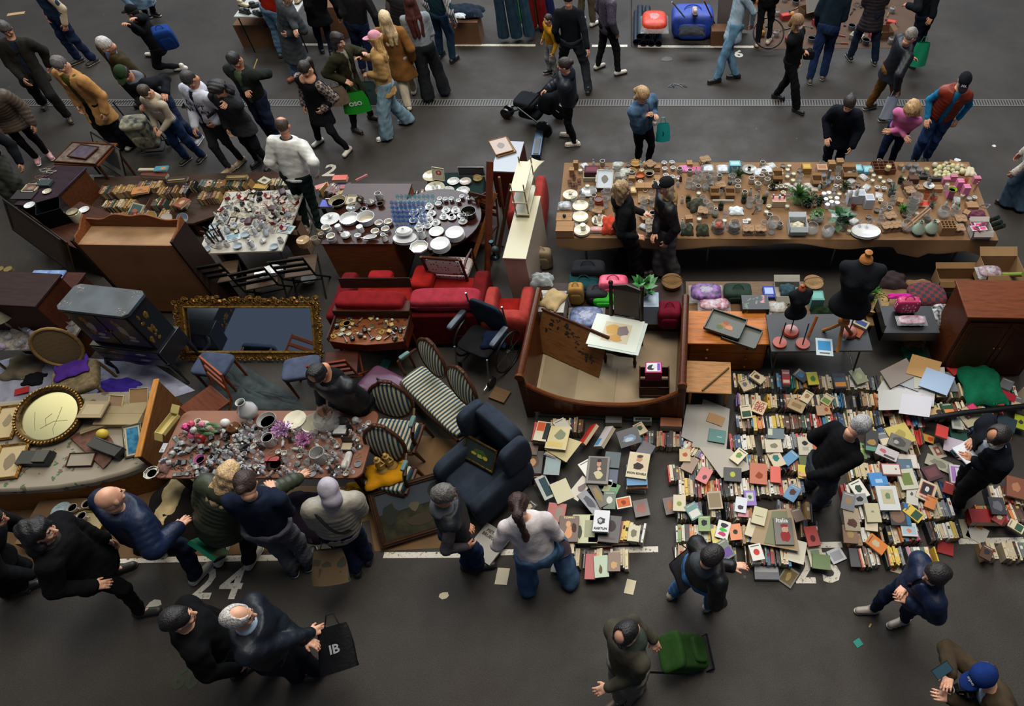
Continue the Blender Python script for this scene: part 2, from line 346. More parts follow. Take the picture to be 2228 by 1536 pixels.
def person(label,head,feet=None,face=0,ht=1.70,top=None,leg=None,shoe=('#26221f',),hair=('#2a211c','short'),hands=(None,None),look=25,skin='m',build=1.0,hip=None,extra=None,hipz=None,turn=0,hemz=None,seed=0,group=None,bend=None):
 """head, feet, hip: pixels. face: heading in degrees on the ground plane, 0 = away from camera (+y), 90 = image left, 180 = towards the camera, -90 = right.
    hands: 'down','pocket','back','front','chin','hip' or (px, py, z) or None"""
 s=ht/1.72;f=math.radians(face);F=np.array([-math.sin(f),math.cos(f),0.]);Rr=np.array([math.cos(f),math.sin(f),0.]);Z=np.array([0,0,1.])
 g=math.radians(face+turn);FH=np.array([-math.sin(g),math.cos(g),0.])
 Ch=np.array(G(*head,1.58*s)[:])
 if feet is None:M0=np.array([Ch[0],Ch[1],0]);Fl=M0-Rr*.11*s;Fr_=M0+Rr*.11*s+F*.04
 else:
  P1,P2=[np.array(G(*q,.05)[:])for q in feet];M0=(P1+P2)/2;M0[2]=0
  if(P2-P1)@Rr>=0:Fl,Fr_=P1,P2
  else:Fl,Fr_=P2,P1
 B=Vector(M0);an=.085*s;Al=np.array([Fl[0],Fl[1],an]);Ar=np.array([Fr_[0],Fr_[1],an]);L1,L2=.43*s,.425*s
 off=(Ch-M0)*(.32 if bend is None else bend);off[2]=0
 if hip is not None:hp=np.array(G(*hip,hipz or.93*s)[:]);H0=np.array([hp[0],hp[1],0])
 else:H0=M0+off*min(1,.35/max(.01,np.linalg.norm(off)))
 hz_=9
 for A,sg in((Al,-1),(Ar,1)):
  q=H0+Rr*sg*.085*s;dh=np.linalg.norm((q-A)[:2]);r2=(L1+L2)**2*.992-dh*dh;hz_=min(hz_,an+math.sqrt(max(.15,r2)))
 hz_=hipz or min(hz_,.93*s);Hp=np.array([H0[0],H0[1],hz_])
 D0=.735*s;o=np.array([0,0,CAMH]);dr=nrm(ray(*head));w=o-Hp;bq=w@dr;cq=w@w-D0*D0;disc=bq*bq-cq
 t=-bq-math.sqrt(disc)if disc>0 else-bq;C=o+dr*t
 U=nrm(C-Hp);C=Hp+U*D0 if disc<=0 else C
 Nk=Hp+U*.53*s;Rc=nrm(np.cross(F,Z));Rc=nrm(Rr-(Rr@U)*U);Fc=np.cross(U,Rc);Fc=nrm(Fc)*(1 if Fc@F>0 or abs(U[2])<.3 else 1)
 sw=.175*s*(build**.5);Sh=[Nk-Rc*sw-U*.055*s,Nk+Rc*sw-U*.055*s]
 la=math.radians(look);hd=nrm(FH*math.cos(la)-Z*math.sin(la));hr=nrm(np.cross(hd,Z));hu=np.cross(hr,hd);hax=np.array([hr,hd,hu])
 HL=lambda x,y,z:C+s*(hr*x+hd*y+hu*z)
 HA=[Hp-Rr*.085*s,Hp+Rr*.085*s];An=[Al,Ar];Kn=[]
 for i in(0,1):
  k,a=ik(HA[i],An[i],L1,L2,F+Rr*(-.1,.1)[i]);Kn.append(k);An[i]=a
 ua,fa=.285*s,.255*s;Wr=[];El=[]
 for i in(0,1):
  sg=(-1,1)[i];h=hands[i];S0=Sh[i];R2=Rc*sg
  loc={'down':S0-Z*.5*s+Rr*sg*.05+F*.04,'pocket':Hp+Rr*sg*.2*s+F*.07+Z*.03,'back':Hp-F*.17*s+Z*.06+Rr*sg*.03,'front':Hp+U*.2*s+F*.24*s+Rr*sg*.05,'chin':C+hd*.12*s-hu*.16*s,'hip':Hp+Rr*sg*.2*s+Z*.08,'hold':Hp+U*.3*s+F*.3*s+Rr*sg*.08,'cross':Hp+U*.27*s+Fc*.2*s-Rc*sg*.1*s,'swing':S0-Z*.46*s+F*(.2 if i else-.2)}
  if h is None:h='down'
  tgt=loc[h]if isinstance(h,str)else np.array(G(h[0],h[1],h[2])[:]);pole=-F*.8-Z*.5+Rr*sg*.6
  if not isinstance(h,str):
   dvec=tgt-S0;L=np.linalg.norm(dvec)
   tgt=S0+dvec/max(L,1e-6)*max(.05,L-.07*s)
  e,wr=ik(S0,tgt,ua,fa,pole);El.append(e);Wr.append(wr)
 def U2(v):return v
 bd=build;body=Field(.035)
 body.cap(Hp+U*.06*s,Nk-U*.12*s,.125*s*bd,.14*s*bd,Fc,.66);body.cap(Sh[0]+Rc*.03,Sh[1]-Rc*.03,.062*s,.062*s)
 body.cap(HA[0]+Z*.02,HA[1]+Z*.02,.088*s*bd,.088*s*bd)
 hb=HL(0,-.02,-.07)
 body.cap(Nk-U*.03,hb,.056*s,.052*s)
 for i in(0,1):
  body.cap(HA[i],Kn[i],.072*s*bd,.044*s,k=.02);body.cap(Kn[i],An[i],.042*s,.03*s,k=.01)
  body.cap(An[i],An[i]-Z*.035+F*.08*s,.028*s,.026*s,k=.01)
  body.cap(Sh[i],El[i],.042*s*bd,.033*s,k=.015);body.cap(El[i],Wr[i],.033*s,.024*s,k=.008)
 body.ell(HL(0,.0,0),np.array([.076,.095,.105])*s,hax)
 parts=[body.mesh(.022)+(0,)]
 hf=Field(.012)
 hf.ell(HL(0,-.012,.022),np.array([.077,.094,.096])*s,hax);hf.ell(HL(0,.02,-.035),np.array([.058,.072,.085])*s,hax,.02);hf.ell(HL(0,.062,-.098),np.array([.022,.02,.018])*s,hax,.02)
 hf.cap(HL(0,.088,.02),HL(0,.108,-.018),.009*s,.0135*s,k=.01);hf.ell(HL(0,.1,-.022),np.array([.016,.013,.01])*s,hax,.008)
 hf.cap(HL(-.032,.078,.03),HL(.032,.078,.03),.012*s,.012*s,k=.014)
 for x in(-1,1):
  hf.sub(HL(.031*x,.098,.008),np.array([.018,.02,.014])*s,hax);hf.ell(HL(.031*x,.078,.008),np.array([.014,.014,.012])*s,hax,.006)
  hf.ell(HL(.04*x,.068,-.025),np.array([.022,.02,.02])*s,hax,.016)
  hf.ell(HL(.078*x,-.005,-.008),np.array([.01,.02,.031])*s,hax,.006)
 hf.cap(HL(-.02,.088,-.057),HL(.02,.088,-.057),.0075*s,.0075*s,k=.007);hf.cap(HL(-.016,.087,-.069),HL(.016,.087,-.069),.0085*s,.0085*s,k=.007)
 hf.cap(hb-hu*.03,Nk,.053*s,.058*s,k=.02)
 v,fc=hf.mesh(.0085*s);cen=v[fc].mean(1);lc=(cen-C)@hax.T/s;mi=np.zeros(len(fc),int)
 mi[(np.abs(lc[:,2]+.063)<.012)&(np.abs(lc[:,0])<.026)&(lc[:,1]>.07)]=1
 for x in(-1,1):
  e=((lc[:,0]-.031*x)/.014)**2+((lc[:,2]-.008)/.009)**2;mi[(e<1)&(lc[:,1]>.05)]=2;mi[(e<.3)&(lc[:,1]>.05)]=3
  mi[(np.abs(lc[:,0]-.032*x)<.02)&(np.abs(lc[:,2]-.034)<.006)&(lc[:,1]>.06)]=3
 parts.append((v,fc,mi))
 for i in(0,1):
  sg=(-1,1)[i];hfid=Field(.008);d=nrm(Wr[i]-El[i]);h=hands[i];up=nrm(Rc*sg*.8+F*.1+np.array([0,0,.35]))
  if h in('front','hold')or not isinstance(h,(str,type(None))):d=nrm(d*.7+F*.3);up=nrm(Z+Rr*sg*.4)
  sd=np.cross(up,d);th=1 if(sd@(F-Rr*sg*.6+Z*.2))>0 else-1
  hand(hfid,Wr[i],d,up,None,.55 if h not in('back','chin')else.75,s*1.02,th);parts.append(hfid.mesh(.0058)+(0,))
 sk=M(SKIN.get(skin,skin),'skin')
 ob=np_obj('person',parts,[sk,M('#9c5a50','skin'),M('#d8d2cb','plastic'),M('#241a14','plain')],None,B);ob.location=B
 tag(ob,label,'person',group);PEOPLE.append(ob)
 info=dict(ob=ob,B=B,s=s,C=C,U=U,F=F,R=Rr,Rc=Rc,Fc=Fc,Hp=Hp,Nk=Nk,Sh=Sh,El=El,Wr=Wr,HL=HL,hax=hax,Kn=Kn,An=An,hu=hu,hd=hd,hr=hr)
 def part(name,fld,h,m,label_=None,par=None):
  v_,f_=fld.mesh(h)
  if len(f_)==0:return None
  p=np_obj(name,[(v_,f_,0)],[m],par or ob,B)
  if label_:p['label']=label_
  return p
 lc_,lf,lk=(list(leg or())+['#23252b','straight','fabric'][len(leg or()):])[:3]
 tr=Field(.03);tr.noise=.012;tr.seed=seed+3;wa,wk,we={'slim':(.098,.064,.048),'straight':(.105,.08,.068),'wide':(.118,.105,.118),'flare':(.1,.09,.135),'tight':(.1,.066,.05)}[lf]
 tr.cap(HA[0]+Z*.05,HA[1]+Z*.05,.108*s*bd,.108*s*bd)
 if bd>1.05 or 1:tr.ell(Hp-F*.03*s,np.array([.135,.11,.11])*s*bd,k=.04)
 for i in(0,1):
  tr.cap(HA[i],Kn[i],wa*s*bd,wk*s);tr.cap(Kn[i],An[i]-Z*.02,wk*s,we*s)
 tr.cut((0,0,-1),(0,0,.05*s if lf in('wide','flare')else.085));tr.cut(U,Hp+U*.06*s)
 part('trousers',tr,.0165,M(lc_,lk))
 sm=M(shoe[0],'plastic',.5)
 for i in(0,1):
  sh=Field(.02);a=An[i];ff=nrm(F+(An[i]-M0)*.0+Rr*(-.12,.12)[i]);g0=np.array([a[0],a[1],.045])
  sh.cap(g0-ff*.045*s,g0+ff*.15*s,.045*s,.038*s,Z,.95);sh.cap(g0+Z*.02,a+Z*.02,.048*s,.045*s);sh.cut((0,0,-1),(0,0,.012))
  v1,f1=sh.mesh(.0125);sl_=Field(.02);sl_.cap(g0-ff*.048*s,g0+ff*.155*s,.05*s,.045*s);sl_.cut((0,0,1),(0,0,.03));sl_.cut((0,0,-1),(0,0,.003));v2,f2=sl_.mesh(.0125)
  np_obj('shoe',[(v1,f1,0),(v2,f2,1)],[sm,M(shoe[1]if len(shoe)>1 else '#1b1917','plastic',.6)],ob,B)
 tp=dict(k='jacket',c='#23252a');tp.update(top or{});kind=tp['k'];th={'jacket':.028,'coat':.032,'puffer':.05,'sweater':.016,'shirt':.01,'vest':.04}.get(kind,.025)*s
 mk={'puffer':'puffer','vest':'puffer'}.get(kind,tp.get('m','fabric'));mk=tp.get('m',mk)
 mt=M(tp['c'],mk,tp.get('r'),tp.get('c2'),tp.get('sc',1.0));pf=tp.get('puff',.016 if kind in('puffer',)else(.012 if kind=='vest' else 0))*s
 hem=tp.get('hem',{'coat':-.42,'puffer':-.1,'jacket':-.08,'sweater':-.03,'shirt':-.06,'vest':-.06}.get(kind,-.05))*s
 J=Field(.035);J.noise=.008 if not pf else.004;J.seed=seed
 base=Hp+U*min(0,hem+.1*s)*(0 if hem<-.15 else 1)
 J.cap(base,Nk-U*.1*s,(.148*bd)*s+th,(.15*bd)*s+th,Fc,.74,pf,7)
 J.cap(Sh[0]+Rc*.02-U*.01,Sh[1]-Rc*.02-U*.01,.06*s+th*.7,.06*s+th*.7);J.cap(Nk-U*.06,Nk+U*.0,.075*s+th*.5,.062*s+th*.4)
 if hem<-.15:
  lo_=Hp*1.0;kn=(Kn[0]+Kn[1])/2;dn=nrm(nrm(kn-Hp)*.6-Z*.6);J.cap(Hp,Hp+dn*(-hem-.03*s),.155*s*bd+th,.195*s*bd+th,F,.78,pf,4)
 sc_=tp.get('sl');J.cut(nrm(C-Nk),Nk+nrm(C-Nk)*.035*s)
 J.cut(-U,Hp+U*hem)if hem>=-.15 else 0
 if hem<-.15:J.cut(-Z,Hp-Z*(-hem))
 for i in(0,1):pass
 inn=tp.get('inn');op=tp.get('open',0)
 if op:
  W3=np.array([op*s,.16*s,.5*s]);J.sub(Hp+U*(.12*s)+Fc*.24*s,W3,np.array([Rc,Fc,U]))
  J.sub(Nk+Fc*.1*s,np.array([op*.8*s,.09*s,.12*s]),np.array([Rc,Fc,U]))
 if kind!='vest':
  sp=pf*.7
  for i in(0,1):J.cap(Sh[i],El[i],.054*s*bd+th,.044*s+th,puff=sp,freq=5,k=.025);J.cap(El[i],Wr[i]-nrm(Wr[i]-El[i])*.0,.044*s+th,.033*s+th*.8,puff=sp,freq=4,k=.02)
 jo=part({'coat':'coat','puffer':'padded_jacket','jacket':'jacket','sweater':'sweater','shirt':'shirt','vest':'padded_vest'}[kind],J,.0155,mt)
 info['top']=jo
 if inn or kind=='vest':
  A_=Field(.03);A_.noise=.006;A_.seed=seed+9;A_.cap(Hp-U*.03,Nk-U*.1*s,.148*s*bd,.155*s*bd,Fc,.74);A_.cap(Sh[0]+Rc*.02,Sh[1]-Rc*.02,.066*s,.066*s)
  A_.cap(Nk-U*.05,Nk+U*.01,.075*s,.062*s)
  if kind=='vest' or sc_:
   for i in(0,1):A_.cap(Sh[i],El[i],.062*s,.052*s);A_.cap(El[i],Wr[i],.052*s,.04*s)
  A_.cut(nrm(C-Nk),Nk+nrm(C-Nk)*.03*s);A_.cut(-U,Hp-U*.06*s)
  part('shirt',A_,.0165,M(sc_ or inn or '#8a8a8a','fabric'))
 elif sc_:
  A_=Field(.03)
  for i in(0,1):A_.cap(Sh[i],El[i],.058*s+th,.047*s+th);A_.cap(El[i],Wr[i],.047*s+th,.036*s+th)
  part('sleeves',A_,.016,M(sc_,tp.get('sm','fabric'),None,tp.get('sc2'),tp.get('ssc',1.0)))
 if tp.get('hood'):
  hdf=Field(.03);hdf.noise=.005;hdf.ell(Nk-Fc*.085*s+U*.0,np.array([.12,.075,.1])*s,np.array([Rc,Fc,U]));hdf.ell(Nk-Fc*.02+U*.01,np.array([.125,.1,.05])*s,np.array([Rc,Fc,U]));hdf.sub(C-hu*.02,np.array([.1,.115,.14])*s,hax)
  part('hood',hdf,.014,M(tp['hood'],'fabric'))
 if tp.get('collar'):
  cf=Field(.01);cf.ell(Nk+U*.03*s,np.array([.085,.08,.035])*s,np.array([Rc,Fc,U]));part('collar',cf,.01,M(tp['collar'],'fabric'))
 if tp.get('scarf'):
  cf=Field(.02);cf.noise=.01;cf.ell(Nk+U*.03*s+Fc*.02,np.array([.12,.115,.065])*s,np.array([Rc,Fc,U]));part('scarf',cf,.012,M(tp['scarf'],'fabric'))
 if tp.get('band'):
  cf=Field(.01);dn=base;cf.cap(Hp+U*(hem+.03)-Rc*.0,Hp+U*(hem+.05),(.152*bd)*s+th,(.152*bd)*s+th,Fc,.76);cf.cut(-U,Hp+U*(hem+.005));cf.cut(U,Hp+U*(hem+.05));part('waistband',cf,.012,M(tp['band'],'fabric'))
 hc,hs=hair[0],hair[1];hm=M(hc,'hair');Hf=Field(.02);Hf.noise=.006;Hf.seed=seed+5
 def skull(e=.011):
  Hf.ell(HL(0,-.016,.026),np.array([.077+e,.095+e,.097+e])*s,hax);Hf.sub(HL(0,.12,-.035),np.array([.068,.085,.1])*s,hax)
  for x in(-1,1):Hf.sub(HL(.085*x,.01,-.03),np.array([.02,.028,.035])*s,hax)
  Hf.cut(-hu*.85+hd*.5,HL(0,-.06,-.062))
 if hs in('short','bun','pony','curly','bob','long','fluffy'):skull({'fluffy':.02,'curly':.035,'bob':.02,'long':.018}.get(hs,.012))
 if hs=='balding':skull(.012);Hf.sub(HL(0,.045,.125),np.array([.056,.085,.06])*s,hax)
 if hs=='fringe':Hf.ell(HL(0,-.02,-.0),np.array([.092,.105,.075])*s,hax);Hf.sub(HL(0,.1,0),np.array([.09,.11,.12])*s,hax);Hf.cut(hu,HL(0,0,.055));Hf.noise=.014;Hf.cut(-hu,HL(0,0,-.06))
 if hs=='bun':Hf.ell(HL(0,-.115,.02 if len(hair)<3 else hair[2]),np.array([.042,.04,.045])*s,hax,.012)
 if hs=='pony':Hf.cap(HL(0,-.1,.03),HL(0,-.16,-.03),.03*s,.042*s);Hf.cap(HL(0,-.16,-.03),Nk-Fc*.14*s-U*.1,.045*s,.03*s);Hf.noise=.012
 if hs=='bob':
  for x in(-1,1):Hf.cap(HL(.07*x,-.01,.0),HL(.082*x,.0,-.1),.034*s,.03*s)
  Hf.cap(HL(0,-.08,0),HL(0,-.09,-.1),.06*s,.05*s)
 if hs in('long','caplong'):
  if hs=='caplong':Hf.ell(HL(0,-.03,.01),np.array([.088,.09,.09])*s,hax);Hf.sub(HL(0,.12,-.035),np.array([.07,.09,.1])*s,hax)
  ln=hair[2]if len(hair)>2 else.22
  for x in(-1,0,1):Hf.cap(HL(.055*x,-.05+.02*abs(x),-.02),Nk-Fc*(.1-.035*abs(x))*s+Rc*x*.08*s-U*.03,.05*s,.05*s);Hf.cap(Nk-Fc*(.1-.035*abs(x))*s+Rc*x*.08*s-U*.03,Nk-Fc*(.13-.02*abs(x))*s+Rc*x*.07*s-U*ln*s,.05*s,.032*s)
  Hf.noise=.012
 if hs=='curly':
  Hf.noise=.02;ln=hair[2]if len(hair)>2 else.05
  for x in(-1,0,1):Hf.cap(HL(.06*x,-.05,.0),HL(.085*x,-.06+.05*abs(x),-.06-ln),.055*s,.045*s)
 if hs=='hijab':
  Hf.noise=.003;Hf.ell(HL(0,-.012,.02),np.array([.092,.11,.112])*s,hax);Hf.ell(HL(0,-.01,-.07),np.array([.085,.095,.085])*s,hax);Hf.cap(HL(0,-.02,-.1),Nk-U*.02,.085*s,.1*s);Hf.sub(HL(0,.105,-.02),np.array([.058,.05,.075])*s,hax);hm=M(hc,'fabric')
 if hs=='bald' and len(hair)>2:hm=M(hc,'hair');Hf.noise=0;skull(.0035);Hf.sub(HL(0,.03,.12),np.array([.065,.09,.06])*s,hax)
 if 'cap' in(extra or{}):Hf.cut(hu,HL(0,0,.045));Hf.sub(HL(0,.1,.02),np.array([.06,.07,.05])*s,hax)
 nm='headscarf' if hs=='hijab' else 'hair'
 if Hf.p:part(nm,Hf,.0105,hm)
 e=extra or{}
 if 'cap' in e:
  cf=Field(.008);cf.ell(HL(0,-.014,.035),np.array([.09,.107,.098])*s,hax);cf.cut(-hu,HL(0,0,.03));cf.k=.0
  b=Field(.01);bd_=e.get('brim',1);b.ell(HL(0,.09*bd_,.034),np.array([.07,.095,.016])*s,hax);b.cut(-hd*bd_,HL(0,.05*bd_,0))
  v1,f1=cf.mesh(.009);v2,f2=b.mesh(.009);cp=np_obj('cap',[(v1,f1,0),(v2,f2,1)],[M(e['cap'],'fabric'),M(e.get('brimc',e['cap']),'fabric')],ob,B)
  if e.get('logo'):
   mb=MB();X=Matrix(((hr[0],hu[0],hd[0],0),(hr[1],hu[1],hd[1],0),(hr[2],hu[2],hd[2],0),(0,0,0,1)))
   q=HL(0,.088,.075)-np.array(B);ca=(hd*.75+hu*.66);u2=np.cross(ca,-hr)*-1;u2=np.cross(ca,hr);X=Matrix(((-hr[0],-u2[0]*-1,ca[0],q[0]),(-hr[1],u2[1],ca[1],q[1]),(-hr[2],u2[2],ca[2],q[2]),(0,0,0,1)))
   text(mb,e['logo'],.05*s,M(e.get('logoc','#d8d8d8'),'paper'),X,.002);mb.done('emblem',cp)
 if 'glasses' in e or 'shades' in e:
  mb=MB();zz,yy=(.008,.105)if 'glasses' in e else(.095,.07);gm=M(e.get('glasses',e.get('shades')),'plastic',.25)
  for x in(-1,1):
   mb.tube([HL(.033*x+.023*math.cos(a),yy,zz+.017*math.sin(a))-np.array(B)for a in[k*math.pi/5 for k in range(10)]],.0028,gm,n=5,closed=True)
   mb.tube([HL(.056*x,yy,zz+.004)-np.array(B),HL(.083*x,.0,zz+.002)-np.array(B)],.0025,gm,n=5)
  mb.tube([HL(-.01,yy,zz)-np.array(B),HL(.01,yy,zz)-np.array(B)],.0025,gm,n=5);mb.done('glasses',ob)
 if 'mask' in e:
  cf=Field(.01);cf.ell(HL(0,.075,-.045),np.array([.052,.045,.052])*s,hax);part('face_mask',cf,.009,M(e['mask'],'paper'))
 if 'beard' in e:
  cf=Field(.01);cf.noise=.004;cf.ell(HL(0,.04,-.085),np.array([.062,.058,.045])*s,hax);cf.sub(HL(0,.1,-.045),np.array([.03,.03,.022])*s,hax);part('beard',cf,.009,M(e['beard'],'hair'))
 if 'strap' in e:
  mb=MB();a0=Sh[0]if e.get('side',1)>0 else Sh[1];sg=e.get('side',1);pts=[]
  for k in range(13):
   q=k/12;c0=a0*(1-q)+(Hp+Rr*sg*.17)*q;pts.append(c0+Fc*(-1 if e.get('backside')else 1)*(.15*bd*s*math.sin(math.pi*min(1,q*1.0))+th*.8)+(U*.07*(1-q))-np.array(B))
  mb.tube(pts,.013,M(e['strap'],'leather'),n=6);mb.done('shoulder_strap',ob)
 return info
def logo(info,lines,size,colr,at=(0,.33),back=False,off=.004):
 """lettering printed on the chest, draped on the garment"""
 t=info['top'];me=t.data;B=np.array(info['B']);bv=BVHTree.FromPolygons([v.co[:]for v in me.vertices],[tuple(p.vertices)for p in me.polygons])
 U,Rc,Fc,Hp=info['U'],info['Rc'],info['Fc']*(-1 if back else 1),info['Hp'];rx=-Rc if not back else Rc;mb=MB();row=0
 for ln in lines:
  vs,fs=text_me(ln,size,.0015);out=[]
  for v in vs:
   q=Hp+U*(at[1]-row*size*1.05+v.y)*1.0+rx*(at[0]+v.x)+Fc*.6-B;h,nn,i_,d_=bv.ray_cast(Vector(q),Vector(-Fc))
   out.append(h+Vector(Fc)*off if h else Vector(q-Fc*.42))
  mb.add(out,fs,M(colr,'paper'));row+=1
 return mb.done('lettering',t)
# ---- place: daylight from the open far side of a roofed market, asphalt floor
w=bpy.data.worlds.new('market_daylight');S.world=w;w.use_nodes=True
bg=w.node_tree.nodes['Background'];bg.inputs[0].default_value=(.62,.74,1,1);bg.inputs[1].default_value=.16
def area(name,loc,size,power,colr,aim):
 l=bpy.data.lights.new(name,'AREA');l.shape='RECTANGLE';l.size,l.size_y=size;l.energy=power;l.color=colr
 o=bpy.data.objects.new(name,l);COL.objects.link(o);o.location=loc;o.rotation_euler=(Vector(aim)-Vector(loc)).to_track_quat('-Z','Y').to_euler();return o
area('daylight_opening',(-1.5,23,15),(26,8),8200,(.86,.93,1),(-1,6,0))
area('roof_skylight',(1,6,14),(9,6),2300,(1,.93,.82),(0.5,5,0))
area('side_skylight',(-16,10.5,13),(9,8),620,(1,.95,.74),(-5,3,0))
S.view_settings.exposure=-0.14
def asphalt():
 m=bpy.data.materials.new('asphalt');m.use_nodes=True;N=m.node_tree.nodes;L=m.node_tree.links;b=N['Principled BSDF']
 tc=N.new('ShaderNodeTexCoord')
 def nz(s,d,r=.5):
  q=N.new('ShaderNodeTexNoise');q.inputs['Scale'].default_value=s;q.inputs['Detail'].default_value=d;q.inputs['Roughness'].default_value=r;L.new(tc.outputs['Object'],q.inputs['Vector']);return q.outputs['Fac']
 def rp(f,st):
  q=N.new('ShaderNodeValToRGB');e=q.color_ramp.elements
  while len(e)<len(st):e.new(.5)
  for x,(p,c)in zip(e,st):x.position=p;x.color=(*c,1)
  L.new(f,q.inputs['Fac']);return q.outputs['Color']
 a=rp(nz(.6,5,.6),[(.3,(.022,.018,.0145)),(.55,(.034,.0285,.0235)),(.75,(.045,.038,.031))])
 g=rp(nz(90,3,.8),[(.35,(.6,.6,.6)),(.65,(1.35,1.35,1.35))])
 mx=N.new('ShaderNodeMixRGB');mx.blend_type='MULTIPLY';mx.inputs['Fac'].default_value=1;L.new(a,mx.inputs['Color1']);L.new(g,mx.inputs['Color2'])
 v=N.new('ShaderNodeTexVoronoi');v.inputs['Scale'].default_value=2.6;L.new(tc.outputs['Object'],v.inputs['Vector'])
 sp=rp(v.outputs['Distance'],[(.035,(1,1,1)),(.055,(0,0,0))]);sc=N.new('ShaderNodeSeparateColor');L.new(v.outputs['Color'],sc.inputs['Color'])
 th=rp(sc.outputs[0],[(.55,(0,0,0)),(.6,(.55,.55,.55))]);ml=N.new('ShaderNodeMixRGB');ml.blend_type='MULTIPLY';ml.inputs['Fac'].default_value=1;L.new(sp,ml.inputs['Color1']);L.new(th,ml.inputs['Color2'])
 m2=N.new('ShaderNodeMixRGB');L.new(ml.outputs['Color'],m2 .inputs['Fac']);L.new(mx.outputs['Color'],m2 .inputs['Color1']);m2 .inputs['Color2'].default_value=(.1,.095,.085,1)
 b.inputs['Specular IOR Level'].default_value=.28;L.new(m2 .outputs['Color'],b.inputs['Base Color']);r=rp(nz(1.3,4,.6),[(.35,(.5,)*3),(.65,(.75,)*3)]);L.new(r,b.inputs['Roughness'])
 bp=N.new('ShaderNodeBump');bp.inputs['Strength'].default_value=.55;bp.inputs['Distance'].default_value=.006;L.new(nz(110,4,.7),bp.inputs['Height']);L.new(bp.outputs['Normal'],b.inputs['Normal']);return m
mb=MB();mb.box(-17,13,-4,24,-.2,0,asphalt());tag(mb.done('floor',smooth=0),kind='structure')
dz=G(0,218),G(1200,227),G(2228,214)
def drain():
 mt=M('#5c5955','plain',.6);dk=M('#0a0a0a');mb=MB();y0=G(1100,224).y;mb.box(-15,12,y0-.085,y0+.085,0,.002,dk)
 mb.box(-15,12,y0-.1,y0-.08,0,.008,mt);mb.box(-15,12,y0+.08,y0+.1,0,.008,mt)
 n=540
 for i in range(n):
  x=-15+i*.05;mb.add([(x,y0-.08,.007),(x+.022,y0-.08,.007),(x+.032,y0+.08,.007),(x+.01,y0+.08,.007)],[(0,1,2,3)],mt)
 tag(mb.done('trim_1',smooth=0),kind='structure')
drain()
def strip(n,pts,wd):
 mb=MB();pm=M('#c4beb0','paint')
 for a,b in pts:
  A,B=G(*a),G(*b);d=(B-A).normalized();q=Vector((-d.y,d.x,0))*wd/2
  mb.add([(A-q)[:2]+(.003,),(B-q)[:2]+(.003,),(B+q)[:2]+(.003,),(A+q)[:2]+(.003,)],[(0,1,2,3)],pm)
 tag(mb.done('trim_%d'%n,smooth=0),kind='structure')
strip(2,[((150,1221),(700,1212)),((835,1208),(1010,1207)),((1090,1202),(1432,1195)),((1780,1186),(1832,1185)),((2085,1178),(2228,1175))],.065)
strip(3,[((560,97),(720,97)),((990,98),(1165,99)),((1288,100),(1365,100)),((1388,101),(1640,102)),((1690,100),(1760,100))],.085)
strip(4,[((1172,420),(1164,600))],.08)
def numeral(label,txt,px,size,rz,colr='#c4beb0',nm='painted_numeral',gp=None):
 p=G(*px);mb=MB();text(mb,txt,size,M(colr,'paint'),T(p.x,p.y,.003)@RZ(rz),.011,.0);tag(mb.done(nm,smooth=0),label,'floor marking',gp)
numeral('white painted numeral 2 on the floor, left digit of bay 24','2',(445,1272),.46,.0)
numeral('white painted numeral 4 on the floor, right digit of bay 24','4',(505,1272),.46,.0)
numeral('white painted numeral 2 partly under the books, left digit of bay 25','2',(1750,1240),.44,.0)
numeral('white painted numeral 5 showing past the books, right digit of bay 25','5',(1808,1238),.44,.0)
numeral('faint green painted marking on the asphalt at the bottom left','60',(405,1478),.26,.0,'#262d1c')
numeral('white painted numeral 2 behind the left stall books','2',(718,372),.42,.0)
numeral('worn white floor numeral beside the far white line','6',(1607,118),.36,.0)
def litter(px,sz,colr,label,rz=0,cr=.15,ar=1.4,nm='paper_scrap'):
 p=G(*px);rg=random.Random(int(px[0]*7+px[1]));mb=MB();n=7
 pts=[(sz*ar/2*math.cos(a)*rg.uniform(1-cr*2,1),sz/2*math.sin(a)*rg.uniform(1-cr*2,1))for a in[2*math.pi*i/n for i in range(n)]]if cr>.12 else[(-sz*ar/2,-sz/2),(sz*ar/2,-sz/2),(sz*ar/2,sz/2),(-sz*ar/2,sz/2)]
 mb.prism(pts,.002,.005,M(colr,'paper'),top=[(a*rg.uniform(.85,1.1),b*rg.uniform(.85,1.1))for a,b in pts]if cr>.12 else None);o=mb.done(nm,loc=(p.x,p.y,0),rz=rz,smooth=0);tag(o,label,'litter')
litter((335,1315),.12,'#b4ab9c','crumpled white paper beside the dark shoe of the curly haired man')
litter((288,1309),.055,'#2f7a58','small green scrap on asphalt left of the crumpled white paper',.6,.05,1.1)
litter((1867,1399),.07,'#23786a','turquoise paper scrap on the open asphalt below the blue padded jacket person',.5,.05,1.1)
litter((966,1296),.09,'#b9a98c','torn beige scrap on the asphalt below the large landscape painting')
litter((2083,348),.0+.1,'#c8c8c8','white tissue scrap on the far right asphalt')
litter((2163,318),.07,'#b8b8b4','pale crumpled scrap near the leopard jacket person',.3)
litter((1451,128),.2,'#4d4a47','dark plastic film scrap on the asphalt below the grey pipes',.2)
litter((35,30),.0+.11,'#a8875c','beige paper strip on the floor at the far left',.3,.05,3)
litter((1736,131),.07,'#9c9c98','thin white scrap under the masked woman in black',.9,.1,2.5)
litter((1093,1254),.13,'#b5ab95','pale printed leaflet on the floor beside the white sweater woman',1.5,.05,1.35,'leaflet')
litter((1371,1277),.1,'#b3a98c','narrow cream leaflet lying alone below the stack of art books',1.35,.05,1.5,'leaflet')
litter((955,545),.05,'#c88','small pink scrap under the floral chair')
